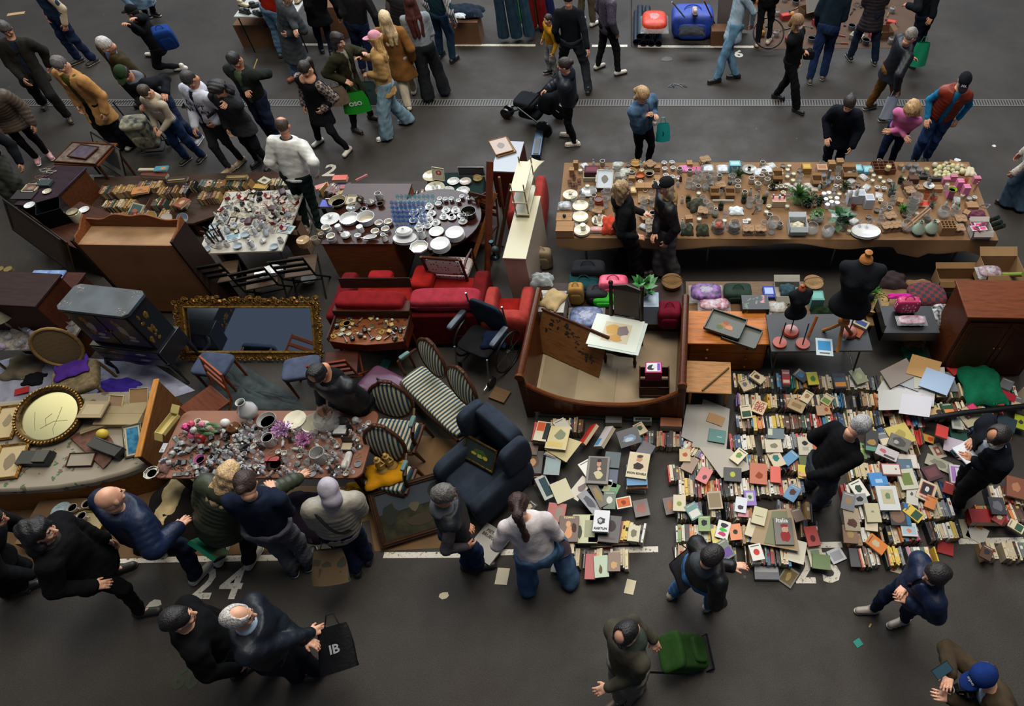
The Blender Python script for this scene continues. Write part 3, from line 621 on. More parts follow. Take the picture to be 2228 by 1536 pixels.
litter((838,793),.12,'#1f6b66','teal booklet lying on the dark floor by the purple suitcase',1.4,.05,1.2,'leaflet')
litter((1460,1430),.014,'#7a5a33','brown cigarette end on the asphalt left of the green trolley wheel',.4,.05,3,'cigarette_end')
litter((1893,1361),.014,'#a8844a','orange cigarette end on asphalt in front of the blue jacket person',.9,.05,3,'cigarette_end')
mb=MB();p=G(1466,187);rg=random.Random(3);pts=[(p.x+.16*math.sin(i*.9)+.01*i,p.y+.07*math.cos(i*1.7),.008)for i in range(14)];mb.tube(pts,.005,M('#141312','plastic'),n=5);tag(mb.done('cord'),'black tangled cord lying on the asphalt above the denim jacket woman','cord')
P_=person
P_('man in open dark olive jacket and black trousers at the left edge, stepping forward',(12,62),[(95,226),(150,256)],-150,1.76,dict(c='#22211c',inn='#1b2230',open=.055,hem=-.16),('#191817','straight'),('#3a2a1f','#241a14'),('#4a4540','short'),('swing','swing'),35,'m',1.05,seed=1)
P_('person in denim blue top with cream sleeve stripe, cut off by the top edge',(62,-55),[(172,130),(205,132)],150,1.75,dict(k='sweater',c='#26384a',sl='#b3a084',ssc=1),('#18223a','straight','denim'),('#2a2724','#8d8578'),seed=2)
P_('grey-haired man in olive brown jacket over a light blue shirt, looking down',(229,97),[(312,222),(345,232)],150,1.74,dict(c='#3a3322',inn='#5a7392',open=.035,hem=-.1),('#2a2a2a',),hair=('#b5b0aa','short'),look=40,build=1.05,skin='l',seed=3)
P_('person in long black coat and black cap carrying a blue backpack, hand at face',(288,26),[(335,118),(398,148)],95,1.72,dict(k='jacket',c='#101114',hem=-.12),('#0f1013','slim'),('#c9c4ba',),('#15130f','short'),((268,42,1.5),(278,42,1.5)),10,extra=dict(cap='#111215',logo='*'),seed=4)
P_('person in light blue denim dress at the top edge behind the black-cap person',(262,-70),[(318,30),(334,28)],-120,1.7,dict(k='coat',c='#6d8aa0',hem=-.5,m='denim'),('#1a1c22','slim'),('#16161a','#cfcfcf'),seed=5)
i=P_('man in green cap and black varsity jacket with grey hood, arm around a boy',(268,160),[(398,292),(434,300)],175,1.75,dict(c='#13151a',hood='#5b5f66',hem=-.05,band='#23252b'),('#222c44','straight','denim'),('#8a8a8a','#d6d6d6'),('#2a211c','short'),((372,206,1.12),(316,236,1.05)),45,extra=dict(cap='#23331f'),seed=6)
i=P_('boy in cream hooded sweatshirt and blue jeans looking down',(316,200),[(407,345),(440,340)],165,1.5,dict(k='sweater',c='#a89c88',hood='#a89c88'),('#1a2c4c','straight','denim'),('#111','#999'),('#3a2c22','short'),((352,290,.75),(340,280,.75)),45,'l',.95,seed=7)
logo(i,['PUMA'],.075,'#d8dce0',(0,.32))
i=P_('man in white hooded sweatshirt with black lettering over a navy striped shirt',(412,172),[(500,368),(525,348)],160,1.77,dict(k='jacket',c='#b9bcc6',inn='#1c2740',open=.045,hood='#b9bcc6',hem=-.03),('#26262a','slim'),('#9b8468','#b8a88a'),('#2e2b2c','short'),('pocket',(427,284,.9)),50,'m',1.05,seed=8)
logo(i,['DE  PT','UNIV  ATE'],.1,'#14161c',(0,.36))
P_('woman with long black curly hair and dark grey coat, hand at her mouth',(476,194),[(562,350),(588,358)],165,1.7,dict(k='coat',c='#2a2b2e',hem=-.2),('#131318','slim'),('#121214',),('#120f10','curly',.08),('chin','down'),40,'l',seed=9)
P_('man in open black jacket over a green t-shirt holding a thin stick',(510,130),[(595,300),(612,308)],170,1.74,dict(c='#1e221f',inn='#4c5c3e',open=.075,hem=-.08),('#1a2236','straight','denim'),('#16161a',),('#1c1815','short'),((548,158,1.35),(545,205,1.1)),45,'m',1.12,seed=10)
P_('woman in camel coat over olive sweater and black trousers, looking down',(130,140),[(262,318),(288,312)],165,1.72,dict(k='coat',c='#a87b48',inn='#4a4a1c',open=.085,hem=-.34),('#12141b','wide'),('#cfcac0',),('#5a5552','short'),('down','down'),40,'l',1.1,seed=11)
P_('person in brown quilted jacket at the left edge with black leggings',(-42,192),[(80,345),(105,335)],-140,1.7,dict(k='puffer',c='#4f4338',hem=-.2),('#131318','tight'),('#b08080','#ddd'),seed=12)
P_('person in grey loose trousers at the left edge below the brown quilted jacket',(-75,262),[(38,440),(62,436)],-150,1.72,dict(c='#16181c'),('#44453f','wide'),('#1a1a1c',),seed=13)
P_('bald man in white zip jacket and dark green trousers, seen from behind',(616,274),[(668,498),(698,506)],0,1.78,dict(c='#c4c4be',hem=-.03,collar='#23283a',band='#b8b8b2'),('#13201f','slim'),('#8a7a68','#999'),('#3c2c22','bald',1),('pocket',(690,388,.98)),12,'m',1.12,seed=14,bend=.5)
P_('woman in long black quilted vest with plaid sleeves and peach scarf, striding',(664,150),[(695,306),(758,326)],160,1.66,dict(k='coat',c='#141518',hem=-.3,scarf='#a3765c',sl='#8f8078',sm='plaid',sc2='#3a302e',ssc=22),('#121318','slim'),('#cdc8bc',),('#241a16','pony'),('pocket','pocket'),35,'l',seed=15)
P_('woman with sunglasses on her head in olive padded coat, arm stretched out',(736,88),[(772,281),(808,254)],-115,1.7,dict(k='coat',c='#2b2a1c',inn='#8a8778',open=.03,hem=-.3),('#1c1e22','slim'),('#231c18',),('#231a17','bob'),((800,118,1.3),(750,184,.95)),15,'l',seed=16,extra=dict(shades='#15151a'))
P_('grey-bearded man in long grey overcoat, cut off by the top edge',(621,-12),[(643,166),(665,150)],140,1.76,dict(k='coat',c='#3c4043',hem=-.55),('#5d7a94','straight','denim'),('#8a4a2c',),('#8a8580','bald',1),('pocket',(676,118,.85)),10,'l',1.05,seed=17)
P_('person in bright red sweater and light jeans at the white shoe table',(585,-62),[(612,118),(632,124)],-10,1.74,dict(k='sweater',c='#96200f'),('#5d7a94','straight','denim'),('#333',),seed=18,build=1.1)
P_('person in black hooded coat between grey overcoat and cardboard boxes',(690,-52),[(700,108),(722,116)],20,1.72,dict(k='coat',c='#0f1013',hem=-.25),('#141a26','slim'),('#1a1a1c',),seed=19)
P_('person in black leather jacket and dark blue jeans beside the blonde women',(768,-40),[(790,150),(812,158)],10,1.76,dict(c='#101114',m='leather',hem=-.1),('#16203a','straight','denim'),('#2a1e18',),seed=20,build=1.1)
P_('woman in pink cap, tan shirt jacket and wide light jeans talking',(815,84),[(842,298),(888,262)],105,1.7,dict(c='#a3804e',hem=-.16),('#6f8a96','wide','denim'),('#cfcfcf','#e8e8e8'),('#b08a52','long',.12),((803,168,1.0),(783,128,1.2)),5,'l',extra=dict(cap='#c98a9a'),seed=21)
P_('woman with long straight blonde hair in brown coat, seen from behind',(838,40),[(890,232),(900,198)],10,1.72,dict(k='coat',c='#7d552c',hem=-.4),('#b3a894','straight'),('#cdbfa8',),('#c9b28a','long',.2),('front','down'),0,'l',1.05,seed=22)
P_('woman with long auburn hair, grey sweatshirt and wide black trousers',(892,4),[(932,214),(968,200)],15,1.74,dict(k='sweater',c='#7e858a'),('#1b1d20','wide'),('#141b30',),('#3f120c','long',.3),('front','front'),5,'l',1.05,seed=23)
P_('person in dark padded vest behind the two brown-coated women',(870,-30),[(880,150),(892,160)],0,1.7,dict(k='vest',c='#1a191c',sl='#4d4244'),('#222','straight'),seed=24)
P_('person with black and white striped sleeves and blue jeans at a clothes pile',(945,-48),[(958,120),(985,130)],-20,1.72,dict(k='sweater',c='#1f3a44',sl='#c8c8c8',sm='stripe',sc2='#111318',ssc=12),('#1f3248','straight','denim'),('#141414',),seed=25)
P_('small boy in yellow sweatshirt and grey joggers holding on to a man',(1192,42),[(1196,154),(1212,162)],120,1.22,dict(k='sweater',c='#b3801a'),('#7a7a78','straight'),('#1a1a1c','#ddd'),('#2c211b','short'),('down','pocket'),5,'l',.9,seed=26)
P_('man in black sweater and charcoal trousers beside the small boy',(1236,-6),[(1222,150),(1280,198)],0,1.8,dict(k='sweater',c='#0f1217'),('#23262b','straight'),('#141414',),('#241c18','short'),('down',(1281,118,.85)),10,'l',1.05,seed=27)
P_('person in dark purple speckled jacket and black leggings walking',(1322,-34),[(1300,145),(1345,158)],-60,1.7,dict(k='coat',c='#262032',m='mottle',c2='#4c4658',sc=8,hem=-.14),('#101115','tight'),('#b8b2a4',),seed=28)
P_('person in khaki trousers and white shoe behind the grey pipes, cut by top edge',(1268,-130),[(1290,52),(1262,44)],-40,1.7,dict(c='#4a4534'),('#4f4836','straight'),('#c4c2bc',),seed=29)
P_('woman in black padded jacket with dark bun pushing the stroller',(1228,142),[(1240,292),(1252,312)],90,1.66,dict(k='puffer',c='#161b26',hem=-.14,hood='#161b26'),('#0f1014','tight'),('#cfc6b4','#e0d8c8'),('#251a16','bun',.04),((1211,175,1.02),(1188,200,.98)),5,'l',1.1,seed=30)
P_('blonde woman in denim jacket and black trousers examining a small jar',(1398,206),[(1388,352),(1408,358)],-140,1.66,dict(k='jacket',c='#47627c',m='denim',inn='#5c6c7c',open=.05,hem=-.1),('#12141c','slim'),('#d8d5cf',),('#9a7d58','bob'),((1426,258,1.12),(1412,256,1.18)),50,'l',1.15,extra=dict(glasses='#3a2a22'),seed=31)
P_('person in pale blue shirt and light jeans striding left, head above frame',(1628,-82),[(1560,174),(1602,165)],100,1.78,dict(k='shirt',c='#7f919e',hem=-.2),('#52748c','straight','denim'),('#121214',),('#2a211c','short'),('swing','down'),seed=32)
P_('person in black with red socks at the tool stall, cut by top edge',(1672,-88),[(1648,96),(1672,90)],-20,1.68,dict(k='coat',c='#101216',hem=-.15),('#0f1014','tight'),('#b3a898',),seed=33)
P_('woman in black coat wearing a white face mask, walking',(1736,48),[(1688,208),(1732,238)],-125,1.66,dict(k='jacket',c='#0f1114',hem=-.15),('#0d0e11','straight'),('#111',),('#7d5f40','bob'),('down',(1748,115,.95)),20,'l',extra=dict(mask='#c4c8cc'),seed=34)
P_('person in dark teal and black jacket and blue jeans at the tool stall',(1832,-46),[(1762,175),(1790,166)],-10,1.78,dict(c='#0f1c26',hem=-.1),('#162544','straight','denim'),('#4c4540','#b8b4ac'),('#2a211c','short'),('down','front'),seed=35,build=1.08)
P_('person in long dark brown quilted coat and jeans facing the tool stall',(1920,-60),[(1850,125),(1903,134)],5,1.7,dict(k='coat',c='#241e22',hem=-.28,m='puffer',puff=.014),('#141e30','straight','denim'),('#121318','#aaa'),('#2a211c','short'),('front','front'),seed=36,build=1.12)
i=P_('man in black jacket with a green carrier bag in the top right',(2022,-58),[(1984,142),(1998,128)],30,1.76,dict(c='#0e1116',hem=-.12),('#141a28','straight','denim'),('#2a3436',),('#2a211c','short'),((1970,20,1.1),(2022,80,.8)),seed=37,build=1.12)
P_('grey-haired man with glasses in navy padded jacket and brown trousers',(1982,78),[(1888,232),(1922,258)],-75,1.77,dict(k='jacket',c='#14171f',m='puffer',hem=-.16),('#5f4020','straight'),('#3a3530','#c8c4bc'),('#77726c','short'),('front',(1948,203,.82)),20,'l',1.1,extra=dict(glasses='#1a1a1a'),seed=38)
i=P_('man in dark cap, orange-red padded vest, blue shirt and jeans',(2098,176),[(1988,348),(2014,342)],165,1.78,dict(k='vest',c='#6e2412',sl='#1e6f98',open=.06,inn='#1e6f98'),('#22365a','straight','denim'),('#1a1f2c','#aaa'),('#8a8580','short'),((2082,264,.85),(2013,264,.88)),45,'l',1.12,extra=dict(cap='#14151c',beard='#8a857e',logo='NY'),seed=39)
P_('curly blonde woman in pink sweater with folded arms and blue jeans',(1985,238),[(1912,352),(1938,352)],150,1.62,dict(k='sweater',c='#b3628c'),('#13223c','slim','denim'),('#333',),('#a8875c','curly',.07),('cross','cross'),45,'l',seed=40)
P_('woman in navy duffle coat looking down at the homeware table',(1848,224),[(1795,362),(1822,362)],160,1.7,dict(k='coat',c='#12161f',hem=-.3),('#141d2e','straight','denim'),('#222',),('#241a18','bun',-.02),('down',(1797,305,.82)),50,'l',.9,seed=41)
P_('person in leopard print jacket and flared jeans at the right edge',(2262,262),[(2192,442),(2218,450)],60,1.68,dict(k='jacket',c='#b5aca0',m='dots',c2='#2a2522',sc=40,hem=-.06),('#42586c','flare','denim'),('#15161a',),seed=42)
P_('long-haired blonde person in black hoodie and dark baggy trousers by the homeware table',(1354,412),[(1350,578),(1385,594)],-85,1.68,dict(k='sweater',c='#0f1013',hem=-.08,hood='#0f1013'),('#1c1717','wide'),('#3a3530','#999488'),('#8d7554','long',.2),('front',(1388,524,.9)),10,'l',1.15,seed=43)
P_('person in black cap, black padded jacket and baggy grey trousers with long pale hair',(1448,404),[(1436,590),(1464,592)],105,1.68,dict(k='jacket',c='#0f1113',hood='#9a7a48',m='puffer',hem=-.06),('#5f5a5a','wide','denim'),('#5c4a38','#7a6a55'),('#9a8a70','caplong',.14),('down',(1424,524,.92)),5,'l',1.1,extra=dict(cap='#141416',logo='NY'),seed=44)
P_('grey-haired man in black sweater and grey jeans bending over the books, hands behind him',(1870,928),[(1762,1056),(1776,1098)],-65,1.74,dict(k='sweater',c='#0c0d10'),('#2e323b','straight','denim'),('#22252c','#b8ae9c'),('#8f8f90','short'),((1800,985,.9),'back'),50,'l',1.08,seed=45,hip=(1790,1020))
i=P_('balding man in black cardigan with glasses standing reading an open book',(2172,948),[(2082,1098),(2090,1062)],100,1.78,dict(c='#10131a',inn='#8a93a0',open=.04,hem=-.08,collar='#a8a498'),('#101115','straight'),('#4f4f44','#b0aa98'),('#231d1b','balding'),((2102,1000,1.18),(2118,962,1.2)),50,'m',1.15,extra=dict(glasses='#111'),seed=46)
P_('woman in blue quilted jacket standing with clasped hands at the lower right',(2036,1250),[(1898,1326),(1966,1350)],100,1.64,dict(k='puffer',c='#121e38',inn='#11141c',open=.02,hem=-.14),('#111c33','slim','denim'),('#8a8276','#b3aa9c'),('#191214','bob'),((1968,1308,1.05),(1966,1286,1.08)),20,'l',1.05,seed=47)
P_('man in blue cap and brown jacket holding a white coffee cup at the bottom right',(2138,1470),[(2140,1640),(2190,1650)],110,1.74,dict(c='#3a3024',inn='#8d9cb0',open=.05,hem=-.08),('#16284a','straight','denim'),('#222',),('#2a211c','short'),((2050,1512,1.15),(2050,1466,1.3)),35,'l',1.05,extra=dict(cap='#12275c',logo='abc',strap='#0f0f10',side=1),seed=48)
P_('person in black jacket with grey hood and jeans, gesturing beside the front books',(1550,1210),[(1466,1290),(1545,1318)],-60,1.7,dict(c='#101215',hood='#3a3f44',hem=-.06,m='puffer'),('#3a5f8a','straight','denim'),('#8a7f70','#a89c88'),('#1a1314','short'),((1604,1240,1.15),'down'),20,'l',1.08,seed=49)
P_('balding man in olive sweatshirt pulling a green shopping trolley',(1362,1378),[(1390,1500),(1352,1520)],130,1.72,dict(k='sweater',c='#3a372e',hood='#333a33'),('#5c5850','straight'),('#4a3c30','#8a8070'),('#151214','balding'),((1314,1500,.95),(1432,1392,.95)),35,'l',1.12,extra=dict(glasses='#1c1815'),seed=50)
P_('woman with curly ponytail in white sweater and jeans bending towards the books',(1128,1098),[(1150,1276),(1240,1262)],8,1.68,dict(k='sweater',c='#b8b0b0',hem=.02),('#3b5570','wide','denim'),('#8d8878','#a8a090'),('#2b1712','pony'),((1100,1160,.75),(1200,1150,.75)),45,'l',1.15,seed=51,hip=(1168,1205),hipz=.78)
P_('grey-haired man with glasses in grey hoodie and black vest looking right',(966,1076),[(1018,1228),(1042,1232)],-75,1.7,dict(k='vest',c='#13161b',sl='#3e3a3c',hood='#55565a',hem=-.04),('#16263e','straight','denim'),('#1c1a18',),('#55524f','short'),((1008,1150,1.0),'pocket'),25,'m',1.1,extra=dict(glasses='#3a2018'),seed=52)
P_('woman in white headscarf and white quilted jacket at the goods table',(716,1066),[(776,1240),(800,1214)],20,1.64,dict(k='puffer',c='#8a8478',hem=-.14),('#141d33','straight'),('#111318',),('#97929b','hijab'),('front','front'),35,'l',1.1,extra=dict(strap='#111',side=1,backside=True),seed=53)
P_('woman with brown bun in navy sweater leaning over the goods table',(536,1052),[(640,1238),(672,1225)],8,1.74,dict(k='sweater',c='#141b2b',collar='#141b2b'),('#55565c','straight'),('#14171f','#c8c8c8'),('#2c1c15','bun',-.01),('front','front'),40,'l',1.18,seed=54)
P_('blonde woman in dark green quilted jacket reaching across the goods table',(500,1034),[(478,1215),(545,1222)],-10,1.7,dict(k='puffer',c='#2e3426',hem=-.2,hood='#2e3426'),('#1c1917','straight'),('#a8a49a','#c8c4ba'),('#b89a70','long',.1),('front',(668,1032,.9)),45,'l',1.1,seed=55)
P_('bald man in blue quilted jacket walking away with a green book in hand',(240,1084),[(360,1195),(428,1255)],-25,1.78,dict(k='puffer',c='#0e1a33',hem=-.05,puff=.008),('#0f1624','straight','denim'),('#8f8a80','#bdb8ac'),('#222','none'),('down',(402,1152,1.0)),15,'l',1.15,seed=56)
P_('man with black curly hair in long black coat at the left edge of the aisle',(86,1158),[(252,1240),(308,1332)],-75,1.8,dict(k='coat',c='#0d0d0f',hem=-.22,hood='#2c2b28',collar='#2c2b28'),('#0f0f11','slim'),('#2e2a24','#3a352c'),('#0d0c0d','curly',.02),('down',(212,1282,.85)),10,'l',1.15,seed=57)
P_('person in black with a bag strap behind the curly haired man, cut by left edge',(-20,1130),[(20,1290),(45,1282)],-70,1.74,dict(k='coat',c='#0d0e10',hem=-.2),('#0f0f11',),('#111',),seed=58)
P_('dark-haired man in black coat walking right at the bottom left',(388,1346),[(522,1464),(600,1450)],-60,1.78,dict(k='jacket',c='#08090b',hem=-.12),('#0a0a0c','straight'),('#101012',),('#120e0f','short'),('down','down'),10,'l',1.18,seed=59)
P_('white-haired balding man in navy and pale blue tracksuit top, hands behind his back',(520,1342),[(650,1474),(690,1462)],-75,1.76,dict(k='jacket',c='#0f141d',hem=-.08,collar='#8fa0ac',m='puffer'),('#0f1218','straight'),('#3a2018',),('#b0aca6','balding'),((676,1402,.95),(688,1372,.95)),15,'l',1.22,seed=60)
P_('man in black hooded jacket bending behind the goods table',(692,812),[(770,935),(730,925)],165,1.74,dict(k='jacket',c='#101115',m='puffer',hood='#101115',hem=-.1),('#101115','straight'),('#101012',),('#0f0d0e','balding'),((720,884,.85),(700,884,.85)),60,'m',1.18,seed=61,hip=(765,860))
# ---- furniture
DW=M('#3b2015','wood');MW=M('#6b3a1e','wood');LW=M('#9a6a3c','wood');RW=M('#5a2514','wood',.3);BLK=M('#101012','plastic',.4);BR=M('#a8823c','gold');GREYM=M('#8a8c90','metal')
def mw(o,X):o.matrix_world=X;return o
def art(mb,spec,w,h,z=.002,X=None):
 for k,q in enumerate(spec):
  x0,y0,x1,y1,c=q[:5];zz=z+.0006*(k+1);m=M(c,'paper')if isinstance(c,str)else c
  if len(q)>5 and q[5]=='o':
   n=14;mb.add([((x0+x1)/2*w+(x1-x0)/2*w*math.cos(2*math.pi*i/n),(y0+y1)/2*h+(y1-y0)/2*h*math.sin(2*math.pi*i/n),zz)for i in range(n)],[tuple(range(n))],m,X)
  elif len(q)>5 and q[5]=='p':
   rg=random.Random(k+int(x0*97));n=11;mb.add([((x0+x1)/2*w+(x1-x0)/2*w*math.cos(2*math.pi*i/n)*rg.uniform(.6,1),(y0+y1)/2*h+(y1-y0)/2*h*math.sin(2*math.pi*i/n)*rg.uniform(.6,1),zz)for i in range(n)],[tuple(range(n))],m,X)
  else:mb.add([(x0*w,y0*h,zz),(x1*w,y0*h,zz),(x1*w,y1*h,zz),(x0*w,y1*h,zz)],[(0,1,2,3)],m,X)
def plane_mat(BLp,BRp,TLp,zb,zt,zr=None):
 A=G(*BLp,zb);B=G(*BRp,zb if zr is None else zr);C=G(*TLp,zt);x=(B-A);w=x.length;x=x/w;y=C-A;y=y-x*y.dot(x);h=y.length;y=y/h;n=x.cross(y)
 return Matrix(((x.x,y.x,n.x,A.x),(x.y,y.y,n.y,A.y),(x.z,y.z,n.z,A.z),(0,0,0,1))),w,h
def framed(label,BLp,BRp,TLp,zb,zt,fw=.03,fm=None,am=None,mount=0,mm=None,spec=(),th=.02,name='framed_picture',cat='picture',zr=None,ornate=False):
 X,w,h=plane_mat(BLp,BRp,TLp,zb,zt,zr);t=thing(name,label,cat);mw(t,X);fm=fm or DW
 mb=MB()
 for(x0,x1,y0,y1)in((0,w,0,fw),(0,w,h-fw,h),(0,fw,fw,h-fw),(w-fw,w,fw,h-fw)):mb.box(x0,x1,y0,y1,-th/2,th/2,fm)
 if ornate:
  for(a,b)in(((fw*.5,fw*.5),(w-fw*.5,fw*.5)),((fw*.5,h-fw*.5),(w-fw*.5,h-fw*.5)),((fw*.5,fw*.5),(fw*.5,h-fw*.5)),((w-fw*.5,fw*.5),(w-fw*.5,h-fw*.5))):mb.tube([(a[0],a[1],th/2),(b[0],b[1],th/2)],fw*.22,fm,n=6)
 mb.done('frame',t,bev=.003);p=MB();p.box(fw*.9,w-fw*.9,fw*.9,h-fw*.9,-th*.4,0,mm or am or M('#cfc8b8','paper'))
 if mount:p.add([(fw+mount,fw+mount,.001),(w-fw-mount,fw+mount,.001),(w-fw-mount,h-fw-mount,.001),(fw+mount,h-fw-mount,.001)],[(0,1,2,3)],am)
 k=fw+mount;art(p,spec,w-2*k,h-2*k,.0015,T(k,k,0));p.done('picture',t,smooth=0);return t
def legs(t,w,d,h,r=.03,m=None,inset=.03,name='leg',z0=0,top=None):
 for x in(inset,w-inset):
  for y in(inset,d-inset):b=MB();b.tube([(x,y,z0),(x,y,h)],[r*.7,r]if top is None else[r,top],m or DW,n=8);b.done(name,t)
def ft(fr,name,label,cat,z=0,**k):return thing(name,label,cat,(fr.o.x,fr.o.y,z),fr.rz,**k)
fr=Fr((117,672),(273,690),(308,632),1.27);w,d=fr.w,fr.d;t=ft(fr,'lacquer_cabinet','black lacquered cabinet on curved legs with gold and mother of pearl figures on the doors','cabinet')
K=M('#121418','plastic',.28);K2=M('#1b1c1f','plastic',.3);gm=M('#a0793a','gold');ivm=M('#8d8577','plastic')
b=MB();b.box(.03,w-.03,.03,d-.02,.62,1.23,K);b.done('body',t,bev=.006)
b=MB();c=.05;b.prism([(c,0),(w-c,0),(w,c),(w,d-c),(w-c,d),(c,d),(0,d-c),(0,c)],1.23,1.27,M('#3d4854','mottle',.3,'#232a33',.5));rg=random.Random(5)
for(cx,cy)in((.08,.08),(w-.1,.08),(w-.09,d-.08),(.09,d-.08)):
 for k in range(16):a=cx+rg.uniform(-.06,.06);e=cy+rg.uniform(-.05,.05);q=rg.uniform(.004,.011);b.ball((a,e,1.2715),(q,q*.7,.0015),ivm,nu=6,nv=4)
b.done('top',t,bev=.006)
for k in(0,1):
 x0=.06+k*(w-.1)/2;x1=x0+(w-.12)/2-.01;b=MB();b.box(x0,x1,.012,.035,.68,1.2,K2);fx=(x0+x1)/2
 for(dx,dz,rx,rz_)in((0,.08,.05,.1),(-.04,-.02,.03,.06),(.04,-.06,.05,.03),(-.02,.2,.04,.05),(.03,-.12,.07,.02),(0,.15,.02,.03)):b.ball((fx+dx,.012,.9+dz),(rx,.006,rz_),gm if rx<.045 else ivm,nu=8,nv=6,wob=.2,seed=k)
 o=b.done('door',t,bev=.003)
 h_=MB();h_.ball((x1-.02 if k==0 else x0+.02,.003,.93),.012,BR);h_.done('knob',o)
b=MB();b.box(-.02,w+.02,-.02,d,.36,.62,K);b.prism([(x*w,-.02-.012*math.cos(x*12))for x in[i/12 for i in range(13)]]+[(w,.02),(0,.02)],.31,.36,K);b.done('base',t,bev=.005)
for z0 in(.39,.5):b=MB();b.box(.02,w-.02,-.032,-.02,z0,z0+.1,K2);b.ball((w*.3,-.034,z0+.05),(.06,.004,.02),gm,nu=8,nv=5,wob=.3);b.ball((w*.7,-.034,z0+.05),(.07,.004,.018),ivm,nu=8,nv=5,wob=.3);b.done('drawer',t,bev=.003)
for x in(0,w):
 for y in(0,d-.03):sx=-1 if x==0 else 1;b=MB();b.tube([(x-sx*.02,y,.36),(x+sx*.03,y-.02,.26),(x+sx*.01,y-.01,.12),(x+sx*.04,y-.03,.0)],[.035,.03,.016,.02],K,n=8);b.done('leg',t)
b=MB();
for k in range(9):b.ball((w+.0-.028,.06+rg.uniform(0,d-.15),.7+rg.uniform(0,.45)),(.004,rg.uniform(.015,.04),rg.uniform(.02,.06)),gm,nu=8,nv=5,wob=.3,seed=k)
b.done('side_ornament',t)
fr=Fr((168,532),(378,535),(372,497),1.3);w,d=fr.w,fr.d+.05;t=ft(fr,'cupboard','tall wooden cupboard seen from its plain brown back, scrolled rail on top','cupboard')
b=MB();b.box(0,w,0,.012,.05,1.3,M('#8a5a32','card'));b.done('back_panel',t);b=MB();b.box(0,w,.012,d,.05,1.3,M('#7d5e40','mottle',.7,'#94734f',.5));b.box(-.03,0,-.02,d,0,1.38,M('#20140f','wood'));b.box(w,w+.03,-.02,d,0,1.38,M('#20140f','wood'));b.done('carcass',t,bev=.004)
def scroll(L,hh,base=.08):return[(0,0)]+[(L*u,base+hh*(max(0,math.sin(math.pi*u))**1.5)+.02*math.cos(u*19))for u in[i/24 for i in range(25)]]+[(L,0)]
b=MB();b.prism(scroll(w,.09,.1),0,.025,M('#6e3f20','wood'),T(0,d,1.3)@RX(math.pi/2));b.done('gallery',t,bev=.004)
for x in(-.015,w+.005):b=MB();b.prism([(0,0),(0,.05),(.06,.09),(d*.5,.1),(d*.8,.16),(d,.18),(d,0)],0,.022,M('#6e3f20','wood'),T(x,0,1.3)@RZ(math.pi/2)@RX(math.pi/2));b.done('side_rail',t,bev=.004)
X,w,h=plane_mat((402,778),(702,778),(378,655),.03,.56);t=thing('ornate_mirror','large carved gilt mirror leaning back on the floor behind the bending man','mirror');mw(t,X)
gd=M('#7d5a26','gold',.45);b=MB();rg=random.Random(11);fw=.075
b.box(0,w,0,fw,0,.04,gd);b.box(0,w,h-fw,h,0,.04,gd);b.box(0,fw,fw,h-fw,0,.04,gd);b.box(w-fw,w,fw,h-fw,0,.04,gd)
b.done('frame',t,bev=.008);b=MB();gs=M('#a8803a','gold',.3);q=fw
for a,c_ in(((q,q),(w-q,q)),((w-q,q),(w-q,h-q)),((w-q,h-q),(q,h-q)),((q,h-q),(q,q))):b.tube([(*a,.045),(*c_,.045)],.014,gs,n=8)
b.done('inner_moulding',t);b=MB()
for side in range(4):
 L=w if side%2==0 else h;n=int(L/.03)
 for i in range(n):
  u=(i+.5)/n*L;v=rg.uniform(-.02,.035)if side!=0 else rg.uniform(-.01,.02);r=rg.uniform(.012,.024)*(1.25 if side==2 else 1)
  p={0:(u,-v*.6),1:(w+v,u),2:(u,h+v*1.4),3:(-v,u)}[side]
  b.ball((p[0],p[1],.035+rg.uniform(0,.02)),(r,r,r*.8),gd,nu=7,nv=5,wob=.3,seed=i+side*99)
  if i%2:b.tube([(p[0]+r*math.cos(a)*1.3,p[1]+r*math.sin(a)*1.3,.05+.002*a)for a in[k*.7 for k in range(8)]],.006,gs,n=5)
b.done('carving',t);b=MB();b.box(fw*.8,w-fw*.8,fw*.8,h-fw*.8,0,.012,M('#b8c0c8','mirror'));b.done('mirror_glass',t,smooth=0)
fr=Fr((328,1040),(785,1040),(795,893),.74);TG=fr;w,d=fr.w,fr.d;t=ft(fr,'display_table','brown laminate table with rounded corners crowded with glassware and trinkets','table')
def rrect(w,d,r,n=6):return[(cx+r*math.cos(a0+k*math.pi/2/n),cy+r*math.sin(a0+k*math.pi/2/n))for cx,cy,a0 in((w-r,r,-math.pi/2),(w-r,d-r,0),(r,d-r,math.pi/2),(r,r,math.pi))for k in range(n+1)]
b=MB();b.prism(rrect(w,d,.09),.71,.74,M('#6a4232','mottle',.4,'#7c4e3a',.3));b.done('tabletop',t,bev=.006)
for x in(.14,w-.14):
 for y in(.12,d-.1):b=MB();b.box(x-.03,x+.03,y-.03,y+.03,0,.71,DW);b.done('leg',t)
Z5=.5;pl=[(-70,1070),(40,1066),(120,1060),(200,1047),(270,1028),(326,1006),(352,850),(230,852),(-70,880)];pts=[G(*p,Z5)for p in pl];c0=sum(pts,Vector())/len(pts);c0 .z=0
t=thing('daybed','daybed with bowed orange wooden front and floral cover, covered in frames and a radio','bed',c0);lp=[(p.x-c0 .x,p.y-c0 .y)for p in pts]
b=MB();b.prism(lp,0.0,Z5-.1,M('#7d4f20','wood'));b.done('base',t,bev=.01);b=MB();b.prism([(x*1.01,y*1.01)for x,y in lp],Z5-.12,Z5,M('#857b6a','floral',.95,'#7a3c44',12));b.done('floral_cover',t,bev=.03)
X,w,h=plane_mat((322,1012),(352,845),(300,1000),0.0,.0);A=G(326,1012,.5);Bp=G(350,838,.62)
